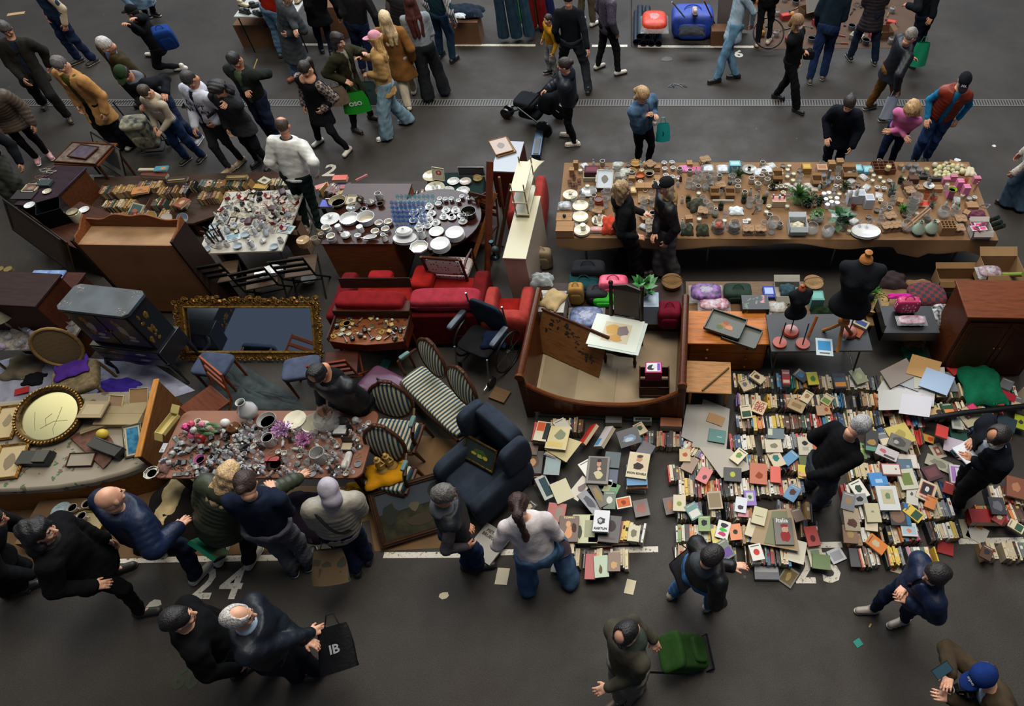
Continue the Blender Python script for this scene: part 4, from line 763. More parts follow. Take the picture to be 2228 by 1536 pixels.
b=MB();dv=Vector((Bp.x-A.x,Bp.y-A.y,0));L=dv.length;rz=math.atan2(dv.y,dv.x)
foot=thing('headboard','upright orange brown wooden bed end beside the floral daybed','bed end',(A.x,A.y,0),rz);b.box(0,L,-.025,.025,.0,.7,M('#53341a','wood'));b.done('panel',foot,bev=.004);b=MB();b.box(-.02,L+.02,-.03,.03,.7,.725,M('#a06a30','wood'));b.done('top_rail',foot,bev=.006)
STR=M('#aca287','stripe',.85,'#1f3a44',6.5);WAL=M('#3a2114','wood',.35)
def french(label,fr,ovals,zs,cat,name,hb=.5,split=1):
 w,d=fr.w,fr.d;t=ft(fr,name,label,cat);b=MB();b.cush(0,w,-.02,d,zs-.11,zs+.02,STR,e=.3);b.done('seat',t)
 b=MB();
 for(x0,y0,x1,y1)in((.0,0,w,0),(0,d,w,d),(0,0,0,d),(w,0,w,d)):b.tube([(x0,y0,zs-.09),((x0+x1)/2,(y0+y1)/2-(.02 if y0==y1==0 else 0),zs-.1),(x1,y1,zs-.09)],.028,WAL,n=8)
 b.done('seat_frame',t)
 n=ovals
 for k in range(n):
  cx=w*(k+.5)/n;rx=w/n*.46;rz_=hb/2;X=T(cx,d+.03,zs+.1+rz_)@RX(-.22)
  b=MB();b.ball((0,0,0),(rx,.045,rz_),STR,X,20,12);o=b.done('backrest',t)
  b=MB();b.tube([(rx*1.04*math.cos(a),0,rz_*1.04*math.sin(a)+(.03 if abs(a-math.pi/2)<.3 else 0))for a in[i*math.pi/14 for i in range(28)]],.022,WAL,X,n=8,closed=True)
  for q in(-.05,0,.05):b.ball((q,-.01,rz_*1.05+.03),(.035,.025,.02),WAL,X,8,6)
  b.done('back_frame',o)
 for x,sx in((0,-1),(w,1)):
  b=MB();b.tube([(x,d,zs+.28),(x+sx*.03,d*.6,zs+.25),(x+sx*.05,d*.3,zs+.22),(x+sx*.02,d*.25,zs+.1),(x,d*.3,zs-.08)],[.018,.02,.024,.02,.022],WAL,n=8);o=b.done('armrest',t)
  b=MB();b.cush(x+sx*.03-.025,x+sx*.03+.025,d*.35,d*.75,zs+.25,zs+.295,M('#5b7370','fabric'));b.done('arm_pad',o)
  for y in(.03,d):b=MB();b.tube([(x,y,zs-.1),(x+sx*.02,y+(.05 if y else-.01),.0)],[.026,.014],WAL,n=8);b.done('leg',t)
 return t
french('striped two-oval settee in cream and dark green with carved walnut frame',Fr((868,826),(994,950),(1016,880),.42),2,.42,'settee','settee',.46)
french('larger view striped armchair with oval back, next to the goods table',Fr((797,968),(893,978),(896,915),.44),1,.44,'armchair','armchair',.5)
AC2=french('striped armchair holding a yellow cloth and two angel figures',Fr((787,1052),(876,1068),(892,1012),.42),1,.42,'armchair','armchair',.5)
bpy.data.objects['armchair']['label']='striped oval-backed armchair between the goods table and the settee'
fr=Fr((938,1012),(1042,1112),(1122,958),.58);w,d=fr.w,fr.d*1.0;t=ft(fr,'wing_armchair','dark slate blue wing armchair holding a small gold framed print','armchair');DB=M('#262d38','fabric')
b=MB();b.cush(.12,w-.12,-.02,d-.12,.22,.46,DB);b.done('seat',t);b=MB();b.cush(.1,w-.1,d-.2,d,.3,1.1,DB,e=.25);b.done('backrest',t)
for x0,x1 in((0,.17),(w-.17,w)):b=MB();b.cush(x0,x1,-.04,d-.05,.14,.62,DB,e=.4);b.done('armrest',t)
for x0,x1,s_ in((-.01,.13,-1),(w-.13,w+.01,1)):b=MB();b.cush(x0,x1,d-.38,d-.02,.6,1.08,DB,e=.45);b.done('wing',t)
legs(t,w,d,.2,.025,DW,.08)
framed('small gold framed green print of a supper scene standing in the blue armchair',(1004,992),(1072,1030),(1018,946),.5,.74,.022,M('#7a6434','gold'),M('#142420','paper'),spec=[(.2,.25,.8,.75,'#3a4a10','p'),(.22,.3,.42,.5,'#a88f20','p'),(.4,.25,.66,.5,'#8f9046','p'),(.62,.3,.82,.52,'#b09a20','p'),(.3,.5,.7,.72,'#2f4a18','p')])
framed('large dark landscape painting in wide brown frame lying by the goods table',(830,1194),(1004,1140),(782,1076),.05,.38,.06,M('#2f1e12','wood'),M('#1c1d12','mottle',.3,'#35311c',1.2),spec=[(0,.55,1,1,'#2b3138'),(.02,.25,.3,.8,'#11150c','p'),(.7,.5,1,.95,'#12160f','p'),(.3,.1,.8,.4,'#2c2412','p'),(.42,.42,.6,.7,'#4a4132','p')],th=.04,name='landscape_painting',cat='painting',ornate=True)
fr=Fr((1132,812),(1485,830),(1485,650),.88);BD=fr;w,d=fr.w,fr.d;SB=M('#45220f','wood',.25);t=ft(fr,'sleigh_bed','dark mahogany sleigh bed frame with curved rail, boards and furniture inside','bed')
for x,s_ in((0,-1),(w,1)):
 b=MB();b.sheet(lambda u,v:(x+s_*(.0-.09*(1-v)**1.5+.02),u*d,.08+v*.78),2,8,SB,th=.03);b.sheet(lambda u,v:(x-s_*.03+s_*(.0-.09*(1-v)**1.5+.02),(1-u)*d,.08+v*.78),2,8,SB);o=b.done('end_board',t)
 b=MB();b.tube([(x,-.04,.88),(x,d+.04,.88)],.045,SB,n=14);b.tube([(x,-.07,.88),(x,-.04,.88)],.055,M('#5a3018','wood',.25),n=14);b.done('roll_top',o)
 for y in(0,d):b=MB();b.box(x-.045,x+.045,y-.045,y+.045,0,.84,SB);b.done('post',t,bev=.01)
b=MB();n=20;top=[(x*w,.34+.38*(abs(2*x-1)**2.6))for x in[i/n for i in range(n+1)]];b.prism([(0,.12)]+top+[(w,.12)],0,.035,SB,T(0,.0,0)@RX(math.pi/2));b.tube([(x,-.018,z)for x,z in top],.03,M('#5a3018','wood',.25),n=8);b.done('front_rail',t)
b=MB();b.prism([(0,.12),(w,.12),(w,.5),(0,.5)],0,.035,SB,T(0,d,0)@RX(math.pi/2));b.done('rear_rail',t,bev=.006)
b=MB();b.box(.06,w-.06,.02,d-.02,.24,.27,M('#8c7a62','card'));b.done('bed_base',t);b=MB();b.box(w*.06,w*.52,.03,d*.62,.272,.276,M('#77684f','card'));b.box(w*.3,w*.56,.04,d*.46,.278,.282,M('#85765c','card'));tag(b.done('cardboard_sheet',loc=(fr.o.x,fr.o.y,0),rz=fr.rz),'two thin brown board sheets lying inside the sleigh bed','cardboard')
ZB=.28
t=thing('decorated_panel','dark wooden panel with black floral inlay leaning inside the sleigh bed','panel');X,w,h=plane_mat((1165,760),(1302,822),(1165,668),.29,.78);mw(t,X);b=MB();b.box(0,w,0,h,-.02,0,M('#6a4526','wood'));rg=random.Random(8)
for k in range(60):x=rg.uniform(.1,.9)*w;y=h*(.5+.3*math.sin(x*5)+rg.uniform(-.15,.15));b.ball((x,y,0),(rg.uniform(.01,.03),rg.uniform(.008,.02),.001),M('#1f1812','plain'),nu=6,nv=4,wob=.4,seed=k)
b.done('board',t);b=MB();b.box(-.015,w+.015,h,h+.02,-.025,.008,DW);b.done('edge_trim',t)
p=G(1340,800,ZB);t=thing('carved_chair','dark carved wooden chair with leather back standing inside the sleigh bed','chair',(p.x-.17,p.y+.08,ZB),.12-.35);w,d=.44,.42;CW=M('#1f120c','wood',.3)
b=MB();b.box(0,w,0,d,.42,.47,CW);b.done('seat',t,bev=.01)
for x in(.03,w-.03):
 b=MB();b.tube([(x,.03,0),(x,.03,.1),(x,.03,.13),(x,.03,.3),(x,.03,.43)],[.018,.026,.016,.026,.03],CW,n=8);b.done('leg',t)
 b=MB();b.tube([(x,d-.03,0),(x,d-.03,.45),(x,d+.03,.98)],[.022,.026,.022],CW,n=8);b.ball((x,d+.032,1.0),.03,CW);b.done('leg',t)
b=MB();b.tube([(.03,.03,.2),(w*.3,.03,.2),(w*.4,.03,.2),(w*.5,.03,.2),(w*.6,.03,.2),(w-.03,.03,.2)],[.012,.014,.024,.03,.024,.012],CW,n=8);b.tube([(.03,d-.03,.18),(w-.03,d-.03,.18)],.014,CW);b.done('stretcher',t)
b=MB();b.box(.06,w-.06,-.012,.012,0,.42,M('#241811','leather'),T(0,d-.01,.5)@RX(-.12));b.prism([(.0,.0),(w,0),(w*.95,.04),(w*.5,.1),(w*.05,.04)],-.015,.015,CW,T(0,d+.035,.9)@RX(math.pi/2-.12));b.done('backrest',t,bev=.005);cc=t
o=thing('art_print','pale print with ochre and violet figure lying on the carved chair seat','print',(0,0,0));mw(o,cc.matrix_basis@T(-.12,-.14,.475));b=MB();b.box(0,.62,0,.5,0,.004,M('#aeb8b4','paper'));b.box(-.03,.58,.03,.52,.004,.008,M('#bcc2b8','paper'));art(b,[(.2,.25,.75,.85,'#b3aa94'),(.22,.4,.6,.85,'#b08c4c','p'),(.42,.42,.74,.84,'#6f6468','p'),(.3,.26,.66,.5,'#ab8448','p')],.6,.5,.0085);b.done('sheet',o,smooth=0)
p=G(1391,862,ZB);t=thing('magazine_rack','small dark wooden magazine rack standing inside the sleigh bed','rack',(p.x,p.y-.02,ZB));w=.36
for x in(0,w-.012):b=MB();b.prism([(0,0),(.26,0),(.26,.3),(.16,.36),(0,.22)],0,.012,DW,T(x,0,0)@RZ(math.pi/2)@RX(math.pi/2));b.done('side_panel',t)
for y,z in((.01,.16),(.09,.2),(.2,.28)):b=MB();b.box(0,w,-.006,.006,z-.15,z,M('#2f1a10','wood'),T(0,y,0)@RX(-.2));b.done('slat',t)
b=MB();b.box(0,w,0,.26,.02,.035,DW);b.done('bottom_panel',t)
o=thing('gift_box','magenta cardboard box with black and white picture lid on the magazine rack','box',(p.x+.07,p.y+.1,ZB+.3),0);b=MB();b.box(0,.2,0,.16,-.12,.05,M('#8f1f45','paper'));art(b,[(.08,.12,.92,.9,'#c4bcc8'),(.1,.15,.6,.8,'#1c1c22','p'),(.35,.3,.75,.7,'#b8b8b8','p'),(.72,.2,.9,.85,'#6a3fa0')],.2,.16,.0505);b.done('carton',o,smooth=0)
fr=Fr((1496,745),(1672,747),(1671,679),.58);DR=fr;w,d=fr.w,fr.d;t=ft(fr,'chest_of_drawers','orange pine chest with three wide drawers beside the sleigh bed','chest of drawers');OP=M('#a5622a','wood',.35);OP2=M('#8a4a1c','wood',.35)
b=MB();b.box(0.01,w-.01,.01,d,0,.56,OP2);b.done('carcass',t);b=MB();b.box(-.015,w+.015,-.015,d+.01,.555,.58,OP);b.done('top',t,bev=.005)
for k in range(3):
 b=MB();z0=.03+k*.175;b.box(.03,w-.03,-.005,.012,z0,z0+.165,OP2);o=b.done('drawer',t,bev=.004);b=MB()
 for x in(.25,.75):b.ball((w*x,-.02,z0+.08),.016,OP)
 b.done('knob',o)
def tray(label,cpx,z,w,d,rz,m,spec=(),g=None):
 p=G(*cpx,z);t=thing('tray',label,'tray',(p.x,p.y,z),rz,g);b=MB();b.box(0,w,0,d,0,.006,m);art(b,spec,w,d,.0065)
 for x0,x1,y0,y1 in((0,w,0,.012),(0,w,d-.012,d),(0,.012,0,d),(w-.012,w,0,d)):b.box(x0,x1,y0,y1,0,.04,m)
 b.done('tray_body',t,smooth=0);return t
GT=M('#3c3f35','plastic',.5)
tray('grey green wooden tray lying under another tray on the orange chest',(1568,738),.582,.44,.32,-.42,GT)
tray('grey green wooden tray with painted orange leaves, topmost on the orange chest',(1530,716),.63,.46,.34,-.42,GT,[(.3,.25,.7,.7,'#8a5a3c','p'),(.25,.22,.5,.45,'#4a5a34','p'),(.5,.3,.75,.55,'#a07050','p'),(.4,.5,.6,.72,'#7a4a3a','p')])
fr=Fr((1493,853),(1592,857),(1594,788),.45);w,d=fr.w,fr.d;t=ft(fr,'side_table','plain light wood side table with a stick on it, beside the sleigh bed','table');b=MB();b.box(0,w,0,d,.43,.45,M('#94683c','wood'));b.done('tabletop',t,bev=.004);legs(t,w,d,.43,.022,LW,.05)
q=fr.at(.35,.05);q2=fr.at(.95,.8);b=MB();b.tube([(q.x,q.y,.462),(q2 .x,q2 .y,.462)],.012,M('#5a4a28','wood'));tag(b.done('stick'),'old wooden stick lying across the light wood side table','stick')
fr=Fr((1678,765),(1900,763),(1880,682),.7);BT=fr;w,d=fr.w,fr.d;t=ft(fr,'folding_table','black folding table carrying dress forms and orange wooden bases','table');b=MB();b.box(0,w,0,d,.675,.7,M('#17181b','plastic',.55));b.done('tabletop',t,bev=.006)
for x in(.1,w-.1):b=MB();b.tube([(x,.05,0),(x,.12,.67)],.012,BLK);b.tube([(x,d-.05,0),(x,d-.12,.67)],.012,BLK);b.tube([(x,.08,.2),(x,d-.08,.2)],.01,BLK);b.done('leg',t)
hW=1.2;fr=Fr((2106,690),(2330,694),(2330,612),hW);w,d=fr.w,fr.d;t=ft(fr,'wardrobe','big dark mahogany wardrobe with moulded cornice at the right edge','wardrobe');MH=M('#4a2412','wood',.35)
b=MB();b.box(0.05,w-.05,.05,d,0,hW-.08,MH);b.done('body',t);b=MB();b.box(.0,w,0,d,hW-.03,hW,M('#5c2f18','wood',.4));b.box(.02,w-.02,.02,d,hW-.06,hW-.03,MH);b.box(.035,w-.035,.035,d,hW-.09,hW-.06,MH);b.done('cornice',t,bev=.008)
for k in(0,1):x0=.09+k*(w-.18)/2;x1=x0+(w-.2)/2;b=MB();b.box(x0,x1,.03,.05,.06,hW-.14,MH);b.box(x0+.07,x1-.07,.018,.035,.14,hW-.22,M('#3d1e10','wood',.35));o=b.done('door',t,bev=.006);b=MB();b.ball((x1-.03 if k==0 else x0+.03,.02,.6),.014,BR);b.done('knob',o)
fr=Fr((706,690),(1036,686),(1036,575),.66);w,d=fr.w,.92;RED=M('#540a0d','fabric');RD2=M('#74130f','fabric');t=ft(fr,'sofa','long red fabric sofa seen from its back, facing the crockery stall','sofa')
b=MB();b.box(0,w,0,.2,.06,.66,RED);b.done('backrest',t,bev=.03);b=MB();b.cush(.1,w-.1,.16,d,.1,.42,RD2,e=.2);b.done('seat',t)
for x in(-.04,w-.16):b=MB();b.cush(x,x+.2,.1,d,.08,.58,RED,e=.3);b.done('armrest',t)
legs(t,w,d,.08,.03,DW,.08)
def cushion(label,a,b_,c,z,hgt,m,tilt=0,e=.35):
 f=Fr(a,b_,c,z);o=thing('cushion',label,'cushion',(f.o.x,f.o.y,z),f.rz);q=MB();q.cush(0,f.w,0,f.d,-hgt,0.02,m,RX(tilt),e=e);q.done('cushion_cover',o)
 q=MB();q.tube([(x*f.w,y*f.d,-hgt*.45)for x,y in((.03,.03),(.5,-.005),(.97,.03),(1.0,.5),(.97,.97),(.5,1.005),(.03,.97),(0,.5))],.006,m,RX(tilt),n=5,closed=True);q.done('piping',o);return o
cushion('left large red back cushion resting on top of the red sofa back',(722,664),(872,666),(868,632),.84,.17,M('#6a1014','fabric'))
cushion('right large pinkish red cushion resting on top of the red sofa back',(886,662),(1040,660),(1034,624),.84,.17,M('#842530','fabric'))
cushion('small red square cushion lying on the red sofa seat',(798,606),(850,606),(848,588),.52,.12,M('#82161a','fabric'))
cushion('red cushion leaning at the right end of the sofa seat',(888,622),(934,624),(932,576),.56,.14,M('#861814','fabric'))
def redchair(label,a,b_,c,z,rot=0):
 f=Fr(a,b_,c,z);w,d=f.w,f.d;t=ft(f,'club_armchair',label,'armchair');pk=M('#8c322c','fabric');b=MB();b.cush(.1,w-.1,.05,d-.1,.1,.44,M('#7c120c','fabric'));b.done('seat',t)
 b=MB();b.cush(0,w,-.02,.2,.08,z+.06,pk,e=.45);b.done('backrest',t);
 for x in(0,w-.16):b=MB();b.cush(x,x+.18,.02,d,.08,z,pk,e=.45);b.done('armrest',t)
 return t
redchair('red and pink club armchair right of the sofa, rounded arms',(1040,700),(1148,700),(1146,612),.6)
redchair('red club armchair standing behind the white shelf unit',(1098,470),(1172,470),(1172,368),.7)
b=MB();fr=Fr((737,625),(896,628),(885,607),.86);X,w,h=plane_mat((742,627),(896,626),(720,606),.72,.86);t=thing('board','thin dark wooden board laid across the red sofa cushions','board');mw(t,X);b.box(0,w,0,h,-.015,0,M('#2b1712','wood'));b.done('panel',t,bev=.003)
fr=Fr((716,742),(880,742),(876,690),.62);VN=fr;w,d=fr.w,fr.d;t=ft(fr,'vanity_desk','small mahogany desk with shaped rear rail, its top full of brass and paper trinkets','desk');b=MB();b.prism([(0,0),(w*.25,-.04),(w*.5,-.06),(w*.75,-.04),(w,0),(w,d),(0,d)],.6,.62,MW);b.done('top',t,bev=.004)
b=MB();b.prism([(0,0),(w*.25,-.02),(w*.5,-.04),(w*.75,-.02),(w,0),(w,d),(0,d)],.46,.6,RW);b.done('drawer_case',t,bev=.004);b=MB();b.box(-.02,w+.02,d-.02,d+.16,.6,.76,DW);b.done('back_rail',t,bev=.01)
for x in(-.012,w-.002):b=MB();b.box(x,x+.014,0,d,.6,.68,DW);b.done('side_rail',t)
legs(t,w,d,.46,.02,RW,.05)
c=G(948,475,.75);e=G(1048,470,.75);RT_r=(e-c).length;RTc=c;t=thing('round_table','round dark mahogany table covered with flowered plates, cups and blue glasses','table',(c.x,c.y,0));b=MB();b.lathe([(0,.73),(RT_r*.98,.72),(RT_r,.735),(RT_r*.99,.75),(0,.752)],M('#2a130e','wood',.25),n=40);b.done('tabletop',t)
b=MB();b.lathe([(.09,.1),(.05,.3),(.08,.5),(.06,.72)],M('#2a130e','wood',.25),n=16);b.done('pedestal',t)
for k in range(4):a=k*math.pi/2+.6;b=MB();b.tube([(0,0,.2),(.2*math.cos(a),.2*math.sin(a),.12),(.36*math.cos(a),.36*math.sin(a),.03)],[.04,.03,.025],M('#2a130e','wood',.25));b.done('foot',t)
fr=Fr((700,530),(852,530),(850,400),.75);CT=fr;w,d=fr.w,fr.d;t=ft(fr,'sideboard','brown wooden sideboard seen from its flat back, top covered with white crockery','sideboard');b=MB();b.box(0,w,0,d,.05,.73,M('#7a4526','wood'));b.done('body',t);b=MB();b.box(-.01,w+.01,-.01,d+.01,.73,.75,M('#341a12','wood',.3));b.done('top',t,bev=.004)
fr=Fr((428,552),(612,545),(650,412),.62);WT=fr;w,d=fr.w,fr.d;t=ft(fr,'trestle_table','white topped trestle table with jewellery, purses and glass, behind the black chairs','table');b=MB();b.box(0,w,0,d,.59,.62,M('#a8a498','plastic'));b.done('tabletop',t,bev=.004);legs(t,w,d,.59,.015,GREYM,.08)
fr=Fr((205,488),(632,420),(640,372),.3);b0=[(196,490),(420,486),(640,410),(640,372),(205,385)]
pts=[G(*p,.3)for p in b0];c0=sum(pts,Vector())/5;c0 .z=0;t=thing('low_table','low dark board table carrying rows of old leather books at the left stall','table',c0);b=MB();b.prism([(p.x-c0 .x,p.y-c0 .y)for p in pts],.27,.3,M('#3a2a20','wood'));b.done('board',t)
for p in pts:b=MB();q=(p-c0)*.9;b.box(q.x-.03,q.x+.03,q.y-.03,q.y+.03,0,.27,DW);b.done('leg',t)
ZH=.75;fr=Fr((1210,516),(2172,522),(2110,352),ZH);HT=fr;w,d=fr.w,fr.d
PT=[G(*p,ZH)for p in((1210,516),(2172,522),(2108,352),(1228,354))];c0=sum(PT,Vector())/4;c0 .z=0;HP=[(p.x-c0 .x,p.y-c0 .y)for p in PT]
t=thing('market_table','long market table under brown kraft paper filled with candles, pots and plants','table',c0);b=MB();b.prism(HP,ZH-.03,ZH-.002,M('#6c5034','card'));b.done('tabletop',t)
for x in(.06,.35,.65,.94):
 for q in(.12,.88):A=PT[0].lerp(PT[1],x).lerp(PT[3].lerp(PT[2],x),q)-c0;b=MB();b.tube([(A.x,A.y,0),(A.x,A.y,ZH-.03)],.018,GREYM);b.done('leg',t)
A,Bq=PT[0],PT[1];KP=M('#705234','card');n=60
def drop(u):return.13+.05*math.sin(u*9)+.03*math.sin(u*31)+(.1 if.78<u<.84 else 0)+(.22*max(0,(u-.93)/.07))
b=MB();b.sheet(lambda u,v:((A.lerp(Bq,u)-c0).x+.01*math.sin(u*60)*v,(A.lerp(Bq,u)-c0).y-.012-v*.05*(1+math.sin(u*23))*.5,ZH-.002-drop(u)*v),n,5,KP,th=.001);C1,C2=PT[3],PT[2]
b.sheet(lambda u,v:(((A.lerp(Bq,u)).lerp(C1 .lerp(C2,u),v)-c0).x,((A.lerp(Bq,u)).lerp(C1 .lerp(C2,u),v)-c0).y-.013*(1-v),ZH+.001*math.sin(u*90+v*9)),n,14,KP);tag(b.done('kraft_paper',loc=c0),'brown kraft paper sheet draped over the long homeware table','paper cover')
# ---- library of small goods; every copy is an object of its own
PROTO={}
CNAME={'#b9bcbd':'white','#c8c4b8':'cream','#1f7fb8':'blue','#2f8f96':'teal'}
def shell(prof,t=.004):return prof+[(max(0.0005,r-t),z+(t if i==len(prof)-1 else 0))for i,(r,z)in list(enumerate(prof))[::-1]if True][0:len(prof)]
def vessel(mb,prof,m,n=16,t=.004,X=None,**k):
 """hollow turned body: outer profile up, inner profile back down"""
 inn=[(max(.0,r-t),max(z,prof[0][1]+t))for r,z in prof[::-1]];inn[-1]=(0,prof[0][1]+t);mb.lathe([(0,prof[0][1])]+prof+inn,m,X,n,**k)
def build_kind(kind,c,p,nm):
 """returns the object of one small thing standing on z=0; c colour(s), p size"""
 c1,c2=(c if isinstance(c,tuple)else(c or '#a8aaa8',None));CE=M(c1,'ceramic')
 def one(mb,**k):return mb.done(nm,**k)
 def multi(first,rest):
  t=thing(nm,None,None);first[1].done(first[0],t,**(first[2]if len(first)>2 else{}))
  for r in rest:r[1].done(r[0],t,**(r[2]if len(r)>2 else{}))
  return t
 b=MB();e=MB();g=MB()
 if kind=='plate':
  b.lathe([(0,0),(.5*p,0),(.6*p,.004),(p,.018),(p*.995,.021),(.62*p,.009),(.5*p,.005),(0,.005)],CE,n=28)
  if c2:b.lathe([(.86*p,.0175),(.96*p,.0205),(.965*p,.0215),(.86*p,.0185)],M(c2,'ceramic'),n=28);
  return one(b)
 if kind=='pplate':
  b.lathe([(0,0),(.5*p,0),(.6*p,.004),(p,.018),(p*.995,.021),(.62*p,.009),(.5*p,.005),(0,.005)],M(c1,'floral',.2,c2,34),n=28);return one(b)
 if kind=='bowl':vessel(b,[(p*.45,0),(p*.75,p*.25),(p*.95,p*.55),(p,p*.7)],CE,22);(b.lathe([(0,p*.3),(p*.72,p*.3)],M(c2,'ceramic'),n=20)if c2 else 0);return one(b)
 if kind=='deepbowl':vessel(b,[(p*.7,0),(p*.92,p*.15),(p,p*.85),(p*1.04,p*.95)],CE,26);(b.lathe([(0,p*.3),(p*.9,p*.32)],M(c2,'ceramic'),n=20)if c2 else 0);return one(b)
 if kind=='scallop':vessel(b,[(p*.8,0),(p*.9,p*.1),(p,p*.45)],CE,48,fl=20,fa=.035);return one(b)
 if kind=='oval':b.lathe([(0,0),(.55*p,0),(.7*p,.006),(p,.026),(p*.99,.03),(.68*p,.012),(0,.008)],CE,n=32,sx=1.0,sy=.68);return one(b)
 if kind in('cup','mug'):
  h=p*1.35 if kind=='cup' else p*2.2;pr=[(p*.5,0),(p*.85,h*.35),(p,h)]if kind=='cup' else[(p*.95,0),(p,h*.1),(p,h)]
  vessel(b,pr,CE,16);e.tube([(p*.9+p*.55*math.sin(a),0,h*.5+h*.3*math.cos(a))for a in[math.pi*k/6 for k in range(7)]],p*.11,CE,n=6);
  if c2:b.lathe([(0,h*.8),(p*.86,h*.8)],M(c2,'plastic',.2),n=14)
  return multi(('cup_body' if kind=='cup' else 'mug_body',b),[('handle',e)])
 if kind=='pot':vessel(b,[(p*.8,0),(p,p*.9),(p*1.06,p*.92),(p*1.06,p*1.1)],M(c1,'plain',.7),18,.006);(b.lathe([(0,p*.9),(p*.9,p*.9)],M(c2,'plain'),n=14)if c2 else 0);return one(b)
 if kind=='ramekin':vessel(b,[(p*.92,0),(p,p*.15),(p,p*.9),(p*1.06,p)],CE,24,fl=0);b.lathe([(0,p*.35),(p*.85,p*.36)],M(c2 or '#b5a98a','ceramic'),n=18);return one(b)
 if kind=='glass':vessel(b,[(p*.8,0),(p*.9,p*1),(p,p*2.4)],M(c1,'film' if c2!='solid' else 'plastic',.05),14,.003);return one(b)
 if kind=='wineglass':b.lathe([(0,0),(p*.8,.002),(p*.15,.008),(p*.09,.02),(p*.09,p*1.9),(p*.6,p*2.2),(p*.95,p*3),(p*.85,p*3.9),(p*.8,p*3.9),(p*.9,p*3),(p*.5,p*2.3),(0,p*2.1)],M(c1,'film',.05),n=14);return one(b)
 if kind=='jar':b.lathe([(0,0),(p,0),(p,p*1.6),(p*.9,p*1.7)],M(c1,'ceramic'),n=18);e.lathe([(0,p*1.7),(p*.95,p*1.7),(p*.95,p*1.95),(p*.3,p*2.0),(0,p*2.02)],M(c2 or '#a9a9a6','metal'),n=18);return multi(('jar_body',b),[('lid',e)])
 if kind=='glassjar':vessel(b,[(p*.9,0),(p,p*.2),(p,p*1.5),(p*.7,p*1.8),(p*.72,p*1.95)],M('#a8aaa8','film',.05),20,.004);e.ball((0,0,p*.75),(p*.85,p*.85,p*.65),M(c1,'plain'),nu=10,nv=8,wob=.25);return multi(('jar_body',b),[('contents',e)])
 if kind=='bottle':b.lathe([(0,0),(p,0),(p,p*2.6),(p*.8,p*3.3),(p*.3,p*3.9),(p*.3,p*5)],M(c1,'ceramic'),n=14);e.lathe([(p*.33,p*4.8),(p*.35,p*5.4),(0,p*5.4)],M(c2 or '#2b2622','plastic'),n=10);return multi(('bottle_body',b),[('cap',e)])
 if kind=='vase':vessel(b,[(p*.5,0),(p,p*.9),(p*.95,p*1.5),(p*.45,p*2.3),(p*.4,p*2.6),(p*.5,p*2.8)],CE,20);return one(b)
 if kind=='teardrop':vessel(b,[(p*.55,0),(p,p*.6),(p*.95,p*1.1),(p*.4,p*2.0),(p*.28,p*2.4),(p*.32,p*2.5)],CE,20);return one(b)
 if kind=='clearvase':vessel(b,[(p*.8,0),(p,p*.3),(p*.92,p*2.4),(p*1.05,p*2.8)],M('#a8aaa8','film',.05),18,.004);return one(b)
 if kind=='fishbowl':vessel(b,[(p*.5,0),(p*.95,p*.5),(p,p*.95),(p*.75,p*1.5),(p*.78,p*1.55)],M('#a8aaa8','film',.05),22,.004);return one(b)
 if kind=='candle':b.lathe([(0,0),(p,0),(p,p*1.4),(0,p*1.4)],M(c1,'plain',.4),n=16);e.tube([(0,0,p*1.4),(0,0,p*1.6)],.0015,BLK,n=4);vessel(g,[(p*1.06,0),(p*1.06,p*1.9)],M('#a8aaa8','film',.05),16,.002);return multi(('wax',b),[('wick',e),('glass_holder',g)])
 if kind=='ballc':b.ball((0,0,p*.95),p,M(c1,'plain',.6),nu=12,nv=8);return one(b)
 if kind=='box':w,d,h=p;b.box(-w/2,w/2,-d/2,d/2,0,h,M(c1,'card'));(art(b,[(.12,.2,.88,.8,c2)],w,d,h,T(-w/2,-d/2,0))if c2 else b.box(-w/2,w/2,-.002,.002,0,h+.0008,M('#6d5233','card')));return one(b,smooth=0)
 if kind=='openbox':
  w,d,h=p;m=M(c1,'card');b.box(-w/2,w/2,-d/2,d/2,0,.004,m)
  for q in((-w/2,w/2,-d/2,-d/2+.004),(-w/2,w/2,d/2-.004,d/2),(-w/2,-w/2+.004,-d/2,d/2),(w/2-.004,w/2,-d/2,d/2)):b.box(*q,0,h,m)
  rg=random.Random(int(w*1000))
  b.box(-w/2,w/2,0,d*.35,0,.004,m,T(0,d/2,h)@RX(.6));b.box(-w/2,w/2,-d*.35,0,0,.004,m,T(0,-d/2,h)@RX(.9))
  return one(b,smooth=0)
 if kind=='gridbox':
  w,d,h=p;m=M(c1,'card');b.box(-w/2,w/2,-d/2,d/2,0,.004,m)
  nx=4;ny=3
  for i in range(nx+1):x=-w/2+w*i/nx;b.box(x-.003,x+.003,-d/2,d/2,0,h,m)
  for i in range(ny+1):y=-d/2+d*i/ny;b.box(-w/2,w/2,y-.003,y+.003,0,h,m)
  return one(b,smooth=0)
 if kind=='carrier':
  for i in(-1,1):
   for j in(0,1):vessel(b,[(.03,0),(.034,.1)],M('#a8aaa8','film',.05),12,.003,T(i*.035,j*.07-.035,0))
  e.prism([(-.075,-.06),(-.035,-.078),(0,-.06),(.035,-.078),(.075,-.06),(.075,.06),(.035,.078),(0,.06),(-.035,.078),(-.075,.06)],.085,.09,M(c1,'card'));e.prism([(-.075,-.06),(.075,-.06),(.075,.06),(-.075,.06)],0,.03,M(c1,'card'));return multi(('glasses',b),[('card_sleeve',e)])
